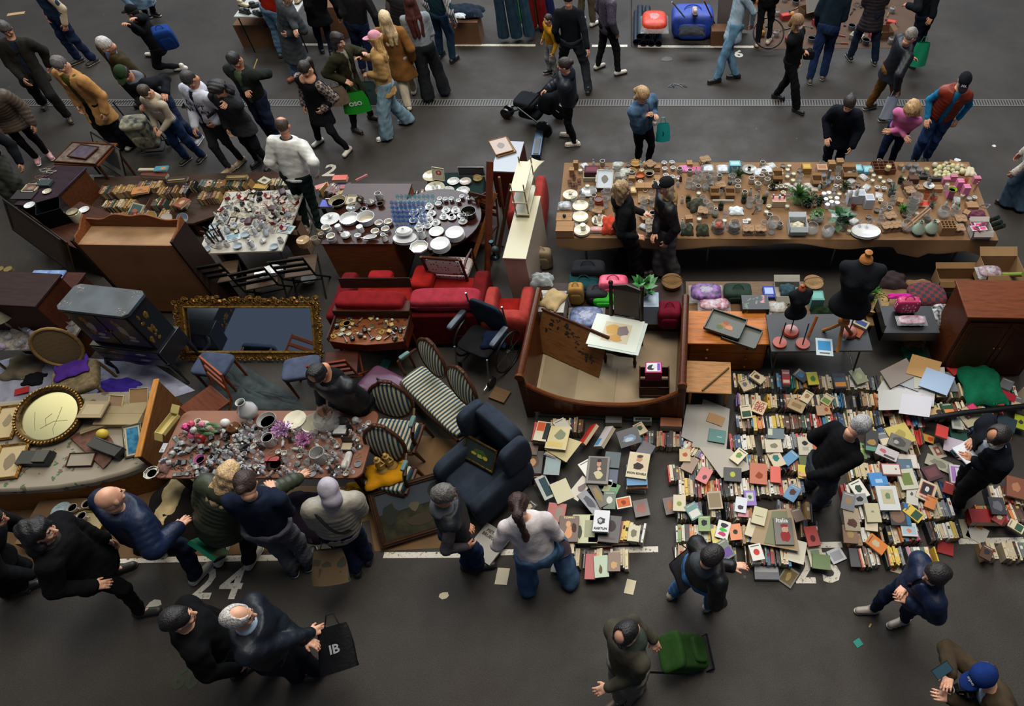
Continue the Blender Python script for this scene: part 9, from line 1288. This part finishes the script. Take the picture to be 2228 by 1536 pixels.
simple(lambda:[('carton',(lambda b:b.box(-.2,.2,-.18,.18,0,.24,M('#8a8478','floral',.5,'#a8486c',9)))(MB()))],'flowered_box','square box with colourful flower pattern behind the sleigh bed','box',(1200,682),.5,-.05)
B_('cloth','#94805c',(.26,.32,.04),(1204,652),'crumpled tan paper packet with bird print on the flowered box',.25,rz=-.5);B_('bag','#94703c',(.2,.16,.3),(1256,655),'tan paper bag with bird drawing',name='paper_bag',cat='bag');B_('bag','#12383c',(.4,.3,.2),(1272,630),'dark teal shopping bag');B_('bag','#1a1b1f',(.45,.25,.3),(1282,610),'black canvas bag at the back of the bag table');B_('bag',('#b8284c','#d05c78'),(.38,.2,.3),(1336,640),'bright pink patterned backpack');B_('bag','#3aa838',(.3,.22,.14),(1316,656),'lime green backpack half under the pink one');B_('bag','#2c2c30',(.28,.22,.2),(1300,650),'dark grey backpack left of the pink one');B_('pack',('#2c3448','#5c6c98'),(.42,.34,.12),(1276,698),'navy tartan bag in shiny plastic wrap');B_('bag','#5c1020',(.3,.26,.3),(1456,700),'burgundy round backpack at the right bed post');B_('leafy',('#2c6a2c','#b0b4b4'),.26,(1402,645),'green leaf branches in a glass vase among the bags',.3);B_('box',('#8c9cac','#a4b0bc'),(.3,.24,.34),(1407,690),'pale blue plastic drawer tower');B_('bowl','#9ca4b0',.13,(1352,672),'large white plastic bowl among the bags');B_('basket','#6a5030',.14,(1462,620),'long woven rattan tray behind the leaf vase');B_('cloth','#8c9090',(.3,.2,.12),(1180,612),'grey white plastic carrier bag at the back left',name='plastic_bag',cat='bag')
B_('pack',('#1c1c34','#7c4c90'),(.4,.28,.14),(1535,645),'purple and black bag in plastic wrap with orange label');B_('bag','#26342c',(.36,.24,.16),(1603,645),'dark green bag with turquoise piping');B_('pack',('#7c2434','#b0a0a8'),(.38,.2,.1),(1553,668),'red and white printed textile packet');simple(lambda:[('carton',(lambda b:b.box(-.17,.17,-.12,.12,0,.16,M('#18181c','floral',.5,'#b8586c',12)))(MB()))],'flowered_box','black box with pink and white flower motif','box',(1640,675),.5);B_('card',('#1c3488','#8c98b8'),(.15,.2,.05),(1672,640),'royal blue flat box');B_('openbox',('#8f8c80',None),(.34,.26,.1),(1712,640),'pale box filled with grey wallets');B_('cloth','#2c4048',(.2,.2,.06),(1714,632),'folded dark teal wallets',.05);B_('box',('#4c7c74','#5c9088'),(.16,.16,.2),(1772,665),'mint green carton behind the small dress form');B_('pack',('#8c8c84','#6c5c50'),(.24,.2,.06),(1690,672),'floral patterned pouch packet');B_('cable','#a8a8a4',.08,(1718,668),'coil of white straps');B_('basket','#7a6040',.13,(1768,622),'round woven basket with blue contents');B_('cloth','#1c2c1c',(.3,.16,.1),(1790,680),'green leafy printed cloth under the dress form')
B_('basket','#8a7048',.2,(1895,668),'large wicker basket holding a green plant',-.5+.42);B_('bush',('#2c6a1c','#8a7048'),.2,(1893,655),'leafy green plant in the wicker basket',.02);simple(lambda:[('case',(lambda b:(b.box(-.36,.36,-.22,.22,0,.16,BLK),b.box(-.36,-.34,-.22,.22,0,.3,BLK),b)[2])(MB()))],'display_case','black open display case with wrapped pink purses','case',(1965,712),.42);zp('bag',('#a01c50','#d0c0c8.'),(.3,.12,.22),(1968,676),.6,'hot pink purse with white polka dots',cat='purse',name='polka_dot_purse');zp('cloth','#a8207c',(.3,.08,.03),(1958,645),.6,'long magenta strap behind the polka dot purse');zp('pack',('#8c5c70','#b0a0a8'),(.34,.14,.06),(1982,700),.6,'wrapped violet packets below the polka dot purse')
simple(lambda:[('cloth_body',(lambda b:b.cush(-.25,.25,-.2,.2,0,.16,M('#5c1418','plaid',.9,'#141a24',18),e=.7))(MB()))],'plaid_scarf','red and black plaid scarf heap near the wardrobe','scarf',(2012,650),.45);zp('cloth',('#a8a8a8','#1c1c1e'),(.34,.4,.14),(2042,690),.43,'zebra striped scarf bundle beside the wardrobe',name='striped_scarf',cat='scarf');zp('cloth','#8c8c84',(.14,.1,.06),(2018,722),.3,'pale grey shoe-like pouch at the table edge');zp('cloth','#a02c48',(.14,.1,.05),(2012,732),.1,'pink red pouch hanging at the table foot');zp('cloth','#2c2224',(.5,.3,.1),(1930,612),.42,'dark brown blanket roll behind the wicker basket',name='blanket_roll',cat='blanket');zp('openbox',('#8a6c48',None),(.5,.36,.3),(2162,612),.4,'open brown carton full of wrapped textiles behind the wardrobe');zp('openbox',('#7a5c38',None),(.6,.24,.2),(2078,620),.3,'long open brown carton left of the tall carton');zp('pack',('#5c3c44','#8c7c80'),(.3,.2,.1),(2150,598),.6,'wrapped brown and pink textiles in the carton');zp('tube',('#6a7c34'),(.03,.34),(2180,598),.6,'olive green roll in the carton',tilt=(.7,.4,0));zp('cloth','#6a4c34',(.34,.2,.08),(2000,624),.42,'brown shaggy packet at the back near the cartons')
zp('cloth','#0f5c40',(.5,.6,.1),(2135,838),.17,'bright green plastic bag lying on the books before the wardrobe',name='plastic_bag',cat='bag');zp('cloth','#14503c',(.3,.2,.06),(1988,768),0,'dark green crumpled bag on the floor below the black case',name='plastic_bag',cat='bag');zp('cloth','#6a4c30',(.25,.3,.1),(1985,745),0,'crumpled brown wrapping paper on the floor',name='crumpled_paper',cat='paper');tag(bars([[G(2008,912,.22),G(2100,898,.25),G(2150,893,.25),G(2260,880,.25)]],.035,M('#2c2e30','metal',.5),12).done('grey_pipe'),'long dark grey pipe lying across the far right books','pipe')
def form(label,px,z,hgt,s,rz=0,arm=None,stand=None):
 p=G(*px,z);t=thing('dress_form',label,'dress form',(p.x,p.y,z),rz);bk=M('#14161a','fabric');f=Field(.05);c=np.array([0,0,hgt])
 f.ell(c+[0,0,.0],[.2*s,.14*s,.14*s]);f.ell(c+[0,0,.2*s],[.125*s,.1*s,.16*s],k=.09*s);f.ell(c+[0,-.02*s,.4*s],[.18*s,.125*s,.16*s],k=.08*s);f.cap(c+[-.15*s,0,.5*s],c+[.15*s,0,.5*s],.06*s,.06*s);f.cap(c+[0,0,.5*s],c+[0,0,.62*s],.065*s,.055*s)
 for x in(-.07,.07):f.ell(c+[x*s,-.1*s,.39*s],[.06*s,.06*s,.06*s],k=.03)
 f.cut((0,0,-1),(0,0,hgt-.06*s));f.cut((0,0,1),(0,0,hgt+.6*s));v,fc=f.mesh(.014*max(.6,s));np_obj('torso',[(v,fc,0)],[bk],t);og=M('#8c4424','plastic',.25)if not stand else M('#9c6434','wood');b=MB();b.lathe([(0,0),(.06*s,0),(.055*s,.03*s),(.025*s,.06*s),(.035*s,.1*s),(0,.12*s)],og,T(0,0,hgt+.6*s),16);b.done('neck_cap',t)
 if stand:
  b=MB();b.tube([(0,0,hgt),(0,0,hgt-.25)],[.03,.045],og);b.ball((0,0,hgt-.28),.07,og);b.done('pole',t)
  for k in range(3):a=k*2.09+.5;bars([[(0,0,hgt-.3),(.12*math.cos(a),.12*math.sin(a),.12),(.2*math.cos(a),.2*math.sin(a),.01)]],.022,og).done('foot',t)
 else:bars([[(0,0,.02),(0,0,hgt)]],.008,BLK).done('pole',t);b=MB();b.lathe([(0,0),(.1,0),(.105,.015),(.09,.035),(0,.04)],M('#8c3418','plastic',.25),n=26);b.done('base',t)
 return t
form('largest black dress form with light wooden neck and tripod foot',(1822,738),.7,.62,1.2,-.15,stand=1);form('small black dress form with orange neck cap, left of the big one',(1720,722),.7,.36,.68,.2);form('small black dress form with orange cap, right of the big one',(1846,724),.7,.36,.62,-.2)
for q in((1696,748),(1746,750)):zp('tube','#8c3418',(.085,.035),q,.7,'round glossy orange stand base on the black folding table',name='round_stand',cat='stand');tag(bars([[G(*q,.73),G(q[0]+14,q[1]-46,.92)]],.008,BLK).done('stand_pole'),'thin black rod rising from %s orange stand base'%('the left' if q[0]<1700 else 'the middle'),'rod')
zp('card',('#a8b4b8','#2c78a8'),(.2,.26,.01),(1793,756),.702,'white sheet with blue booklet at the edge of the black folding table',rz=-.1);zp('glass',GL,.03,(1836,738),.702,'clear plastic cup on the black folding table');zp('card',('#8c4420',None),(.2,.13,.02),(1858,722),.702,'orange brown envelope on the black folding table',rz=-.6);zp('box',('#8c8468','#1c2c5c'),(.18,.12,.05),(1872,708),.702,'box with dark blue dotted lining on the black folding table',rz=-.6);zp('card',('#a8b0b8','#6c7078'),(.2,.14,.01),(1850,702),.702,'shiny white packet behind the orange brown envelope',rz=.4)
tag(bars([[G(1758,735,.72),G(1778,688,.95)]],.018,M('#8c4a20','wood')).done('mannequin_hand'),'small orange wooden mannequin arm on the black folding table','arm')
def carrier(label,px,z,w,h,d,c,rz=0,name='carrier_bag',m='plastic',txt=None,tc='#c8c8c8',tl=0):
 p=G(*px,z);t=thing(name,label,'bag',p,tilt=(tl,0,rz));b=MB();rg=random.Random(int(px[0]));mt=M(c,m,.45)if m!='camo' else M(c,'camo',.8,'#2c3c34',8)
 b.sheet(lambda u,v:((w/2)*(.78+.3*v**.6)*math.cos(u*6.2832)*(1+.05*math.sin(u*31+v*5)),(d/2)*(.3+.8*v)*math.sin(u*6.2832)*(1+.08*math.sin(u*23+v*4)),-h*v),28,8,mt);b.sheet(lambda u,v:((w/2)*1.08*v*math.cos(-u*6.2832),(d/2)*1.1*v*math.sin(-u*6.2832),-h),28,2,mt)
 if txt:text(b,txt,h*.28,M(tc,'paper'),T(0,-d/2*1.0,-h*.5)@RX(math.pi/2),.003)
 b.done('bag_body',t,smooth=180);bars([[(-w*.2,0,0),(-w*.1,0,.1),(w*.1,0,.1),(w*.2,0,0)]],.006,mt).done('handle',t);return t
carrier('bright green reusable shopping bag held by the woman in olive coat',(765,200),.8,.42,.36,.14,'#127a1c',.3,'shopping_bag',txt='OSO');carrier('teal green plastic carrier bag held at the top right',(2010,92),.72,.3,.42,.2,'#0a7a56',0);carrier('white plastic bag held by the man in brown trousers',(1944,208),.75,.24,.4,.14,'#8c94a4',.2);carrier('turquoise bag with smiling mark held by the denim jacket woman',(1443,268),.82,.22,.32,.08,'#1c9490',.1,txt=')',tc='#101418');carrier('patterned clear plastic bag between the talking women',(800,178),.7,.26,.4,.14,'#4c6660',0,m='camo');carrier('tan tote bag carried by the woman in quilted vest',(728,190),.95,.3,.3,.1,'#6c5c4c',.5,'tote_bag','fabric')
carrier('black cloth bag with white letter mark held by the white-haired man',(722,1362),.95,.3,.38,.1,'#0c0c0e',.3,'tote_bag','fabric',txt='IB',tc='#8c8c8c',tl=-1.1);carrier('leopard spotted bag carried by the woman in white headscarf',(712,1195),.7,.34,.34,.14,'#5a4830',.1,'shopping_bag','camo',tl=-.8);carrier('black and pink strapped shoulder bag of the person in grey hood',(1482,1205),.95,.38,.28,.12,'#141216',.7,'shoulder_bag','leather',tl=-1);carrier('black leather backpack worn by the curly haired woman',(508,238),1.1,.26,.26,.12,'#0e0f11',.1,'backpack','leather');carrier('pale lilac shoulder bag at the side of the white sweater woman',(1210,1180),.75,.24,.3,.1,'#8c7c88',.3,'shoulder_bag','fabric')
zp('bag','#1c3a78',(.3,.2,.42),(372,100),.95,'blue backpack worn by the black-cap person at the top left',tilt=(.4,0,.5));zp('bag','#141416',(.2,.1,.16),(1758,128),.75,'small black handbag of the masked woman',name='handbag',cat='bag')
b=MB();b.box(-.15,.15,-.02,.02,-.2,.2,M('#0c5c44','plastic'));p=G(455,1192,.5);o=b.done('folder',loc=p,rot=(.3,.5,-.5));tag(o,'green folder carried behind the bald man in blue quilted jacket','folder')
zp('mug',(WH,'#8a5a3c'),.04,(2057,1504),1.14,'white takeaway coffee cup with lid in the hand of the blue-cap man',name='coffee_cup',cat='cup');zp('camera','#121214',.09,(2100,1500),1.2,'black camera bag on the chest of the blue-cap man',name='camera_bag',cat='bag');b=MB();b.box(-.04,.04,-.075,.075,0,.01,BLK);b.box(-.036,.036,-.07,.07,.01,.011,M('#2c4450','plastic',.1));tag(b.done('smartphone',loc=G(2050,1458,1.36),rot=(.4,.2,-1)),'dark smartphone held out by the blue-cap man','phone')
p=G(2104,985,1.22);t=thing('open_book','open book held by the balding reading man','book',p,.5);
for s_ in(-1,1):b=MB();b.box(0,s_*.13,-.1,.1,0,.012,M('#b8bcc0','paper'),RY(-s_*.25))if s_>0 else b.box(-.13,0,-.1,.1,0,.012,M('#b8bcc0','paper'),RY(.25));b.done('page',t,smooth=0)
b=MB();b.box(-.13,.13,-.1,.1,-.012,-.004,M('#1c3440','paper'));b.done('cover',t,smooth=0)
b=MB();b.tube([(-.04,0,0),(.04,0,0)],[.045,.045],M('#a88c60','wood'),n=16);zp('glassjar','#a8a090',.04,(1425,272),1.08,'small glass jar with wooden lid held by the denim jacket woman');tag(bars([[G(548,162,1.34),G(560,128,1.5)]],.008,M('#a8905c','wood')).done('stick'),'thin pale stick in the hand of the green t-shirt man','stick')
def wheel(r,x,y,t,w=.03,z=None):b=MB();b.lathe([(0,-w/2),(r*.55,-w/2),(r,-w*.6),(r,w*.6),(r*.55,w/2),(0,w/2)],M('#101012','plastic'),T(x,y,z or r)@RY(math.pi/2),20);b.done('wheel',t)
def trolley(label,px,rz,m,s=1.0,tilt=.35):
 p=G(*px,0);t=thing('shopping_trolley',label,'shopping trolley',(p.x,p.y,0),rz,tilt=(tilt,0,rz));b=MB();b.cush(-.19*s,.19*s,-.02,.26*s,.12,.66*s,m,e=.3);b.done('bag',t);b=MB();b.cush(-.2*s,.2*s,-.05,.28*s,.6*s,.7*s,m,e=.4);b.done('flap',t);b=MB();b.cush(-.14*s,.14*s,-.06,.0,.2,.45*s,m,e=.4);b.done('pocket',t)
 bars([[(-.17*s,.27*s,.05),(-.17*s,.28*s,.95*s),(.17*s,.28*s,.95*s),(.17*s,.27*s,.05)],[(-.19*s,0,.08),(.19*s,0,.08),(.19*s,.27*s,.08),(-.19*s,.27*s,.08),(-.19*s,0,.08)]],.011,M('#2c3034','metal')).done('frame',t)
 for x in(-.22,.22):wheel(.075,x*s,.24*s,t)
 return t
trolley('green two-wheeled shopping trolley pulled by the olive sweatshirt man',(1556,1418),1.75,M('#24401a','fabric'),.86,-.75);trolley('camouflage patterned shopping trolley standing before the boy',(338,338),.15,M('#26322c','mottle',.8,'#a09a80',1.6),.95,.15)
p=G(1160,268,0);t=thing('stroller','black three-wheeled stroller pushed by the woman in black padded jacket','stroller',(p.x,p.y,0),1.2);bk=M('#16181c','fabric');b=MB();b.cush(-.2,.2,-.15,.25,.38,.5,bk);b.done('seat',t);b=MB();b.cush(-.2,.2,-.42,-.12,.4,.82,bk,RX(.2),e=.5);b.done('hood',t);b=MB();b.cush(-.16,.16,-.2,.2,.16,.28,bk);b.done('basket',t)
bars([[(x,-.55,1.0),(x,-.1,.5),(x*.4,.5,.12)]for x in(-.24,.24)]+[[(x,-.4,.14),(x,.1,.45)]for x in(-.26,.26)],.014,M('#3c4044','metal')).done('frame',t);bars([[(-.24,-.55,1.0),(.24,-.55,1.0)]],.018,bk).done('handle',t)
for x,y,r in((-.28,-.38,.15),(.28,-.38,.15),(-.06,.5,.1),(.06,.5,.1)):wheel(r,x,y,t)
# ---- far stalls along the top edge
f=table('white folding table with shoes at the top edge',(508,36),(640,36),(650,-40),.74,M('#a8a8a4','plastic'),M('#2c2e30','metal'),lr=.014);strew(f,22,[('shoe','#1a1a1c',.26,'black shoe',.14),('shoe','#a89c80',.26,'beige shoe',.14),('shoe','#8c8470',.25,'grey tan shoe',.14)],'white folding table',21,.745,v=(.02,.8))
for q,lb,sz in(((570,92),'brown carton with label under the white folding table',(.6,.4,.45)),((612,92),'second brown carton beside the grey overcoat man',(.4,.4,.4)),((738,70),'tall brown carton behind the black-clothed people',(.6,.4,.6)),((1022,86),'brown carton and wood crate under the clothes pile',(.55,.4,.45))):zp('box','#5c3c24',sz,q,0,lb,name='carton')
zp('cloth','#1c2430',(.8,.4,.14),(1008,28),.5,'heap of dark jeans and clothes on the carton',name='clothes_pile',cat='clothes');zp('cloth','#b0b4b8',(.22,.16,.05),(1000,36),.62,'white folded garment on the dark clothes heap')
def trouser(px,c,lb):p=G(*px,0);t=thing('hanging_trousers',lb,'trousers',(p.x,p.y,0));[(lambda b:(b.tube([(x,0,1.1),(x*1.1,0,.6),(x*1.3,.01,.12)],[.1,.1,.12],M(c,'denim')),b.done('trouser_leg',t)))(MB())for x in(-.1,.1)];b=MB();b.cush(-.2,.2,-.08,.08,1.0,1.25,M(c,'denim'));b.done('waist',t)
for px,c,lb in(((1112,92),'#243848','dark blue wide trousers hanging at the clothes rail, left'),((1140,88),'#2a4456','slate blue wide trousers hanging at the clothes rail, right'),((1172,70),'#6c1418','red garment hanging at the clothes rail'),((1188,60),'#1c2450','royal blue garment hanging at the clothes rail'),((1158,60),'#3c9c34','green garment hanging at the clothes rail')):trouser(px,c,lb)
A,B2=G(1090,80),G(1205,62);bars([[A,A+Vector((0,0,1.4)),B2+Vector((0,0,1.4)),B2]],.014,GREYM).done('clothes_rail');tag(bpy.data.objects['clothes_rail'],'metal clothes rail with hanging trousers at the top edge','clothes rail')
for i,q in enumerate(((1384,92),(1400,95),(1417,95),(1433,95),(1392,80),(1409,82))):P=G(*q,.07+(.12 if i>3 else 0));b=MB();vessel(b,[(.065,-.6),(.065,.6)],M('#3c4650','metal',.4),18,.008,RX(math.pi/2));tag(b.done('metal_pipe',loc=(P.x,P.y+.6,P.z)),'grey metal pipe end in the bundle beside the orange life vest','pipe','bundled metal pipes')
zp('pack',('#b02c10','#c23c18'),(.5,.62,.26),(1424,62),.22,'orange-red life vest in clear plastic bag on the pipes',name='life_vest',cat='vest');zp('bag',('#123088','#1c3c98'),(.85,.62,.5),(1505,72),0,'large royal blue duffel bag with grey netting',name='duffel_bag',cat='bag');zp('cloth','#26282c',(.5,.3,.08),(1505,70),.4,'dark netting lying on the blue duffel bag',name='netting',cat='netting');zp('shoe','#a89890',.3,(1512,28),.55,'pale wooden paddle blade lying on the blue duffel bag',name='paddle',cat='paddle')
for a,za,c,zc,lb,col in(((1462,4),.9,(1490,38),.55,'pale aluminium tube leaning at the blue bag','#8c9ca4'),((1532,2),.9,(1560,62),.1,'long reddish pole beside the cardboard','#8c4434'),((1374,100),.0,(1374,-10),.9,'white thin rail at the left of the pipe bundle','#a8a8a4')):tag(bars([[G(*a,za),G(*c,zc)]],.014,M(col,'metal')).done('pole'),lb,'pole')
framed('leaning pink white cardboard sheet behind the pale blue shirt person',(1560,60),(1628,66),(1545,-10),.05,.8,.005,M('#8c7464','card'),M('#8f8680','paper'),name='cardboard_sheet',cat='cardboard');zp('box','#5c3c24',(.5,.3,.3),(1572,92),0,'brown carton behind the striding person',name='carton')
gsheet('brown ground sheet of the tool stall',[(1640,108),(1995,104),(1990,-30),(1640,-30)],0,M('#4a3424','card'),'ground_sheet','ground sheet',.01,7)
strew(Fr((1650,104),(1990,100),(1985,-20),.01),70,[('tool','#8c2418',.3,'red handled tool',.16),('tool','#2c2c30',.28,'black handled tool',.15),('tool','#8c6a3c',.3,'wooden handled tool',.16),('box',('#8a8478','#5c5850'),(.26,.18,.08),'pale flat box',.15),('openbox','#5c4028',(.3,.24,.14),'small open carton',.18),('ballc','#a87020',.06,'yellow brown knob',.08),('box',('#7c1c18','#a83c30'),(.2,.14,.1),'red tool box',.13),('cable','#1c1c20',.12,'black cable coil',.12),('pot',('#5c6064','#2c2c30'),.08,'grey metal pot',.1),('glassjar','#6c5040',.06,'jar of screws',.08)],'tool stall',22,.012);framed('white cupboard door lying in the tool stall',(1755,30),(1790,20),(1752,-20),.3,.7,.01,M('#a8a8a0','plastic'),M('#a0a09a','plastic'),name='white_board',cat='board')
P=G(1672,72,.3);b=MB();b.tube([(.3*math.cos(a),0,.3*math.sin(a))for a in[k*math.pi/14 for k in range(28)]],.016,BLK,n=6,closed=True);tag(b.done('bicycle_wheel',loc=P,rot=(-.9,0,0)),'black bicycle tyre leaning at the tool stall left side','tyre')
zp('cloth','#a8b0b0',(.25,.3,.16),(640,512),.0,'clear plastic bag on the floor beside the white jacket man',name='plastic_bag',cat='bag');zp('pack',('#6c6c6c','#8c8c90'),(.4,.5,.12),(205,410),0,'clear crumpled plastic wrap beside the chest of beads',name='plastic_wrap',cat='plastic')
strew(HT,190,[('clearvase',None,.045,'clear glass tumbler',.05),('box',KR,(.1,.08,.07),'small kraft carton',.07),('cup',CRM,.035,'cream beaker',.045),('pot',('#6a5c4c','#3c3428'),.04,'grey brown candle pot',.05),('candle','#b0a888',.032,'jar candle',.045),('glass',GL,.035,'clear glass',.045),('pack',('#7c7c78','#a8a8a4'),(.13,.1,.03),'clear wrapped packet',.075),('mug','#8c867c',.038,'stone grey mug',.05),('bottle',('#9ca0a0','#5c4c38'),.022,'small cork bottle',.035),('carrier',KR,1,'kraft sleeve of glasses',.09)],'long kraft table',31,.756,v=(.05,.95),skip=[(x,y,.035)for x,y,q in near(.74,.9)]+[(PX and G(1354,560).x,G(1354,560).y,.2)])
# ---- labels: give each look-alike its place among its neighbours
ORD=['leftmost','second from left','third from left','fourth from left','fifth from left','sixth from left','seventh from left','eighth from left','ninth from left','tenth from left']+['%dth from left'%i for i in range(11,400)]
bpy.context.view_layer.update();by={}
for o in S.objects:
 if o.parent is None and 'label' in o.keys()and o.get('category'):by.setdefault(o['label'],[]).append(o)
for lb,os_ in by.items():
 if len(os_)>1:
  os_.sort(key=lambda o:PX(o.matrix_world.translation)[0]);n=len(lb.split())
  vert='stack' in lb and('within its' in lb or 'inside the' in lb)
  if vert:os_.sort(key=lambda o:-o.matrix_world.translation.z)
  for i,o in enumerate(os_):
   q=ORD[i]if i<len(os_)-1 or len(os_)>2 else 'rightmost'
   if vert:q=['highest','second highest','third highest','fourth highest','fifth highest','sixth highest','seventh highest','eighth highest'][min(i,7)]
   elif i==len(os_)-1:q='rightmost'
   elif i==len(os_)-2 and i>1:q='second from right'
   elif i==len(os_)-3 and i>2:q='third from right'
   elif i>=len(os_)/2 and i>3:q=ORD[len(os_)-1-i].replace('left','right')
   ws=lb.split();o['label']=' '.join(ws[:16-len(q.split())])+', '+q
 elif len(lb.split())>16:os_[0]['label']=' '.join(lb.split()[:16])
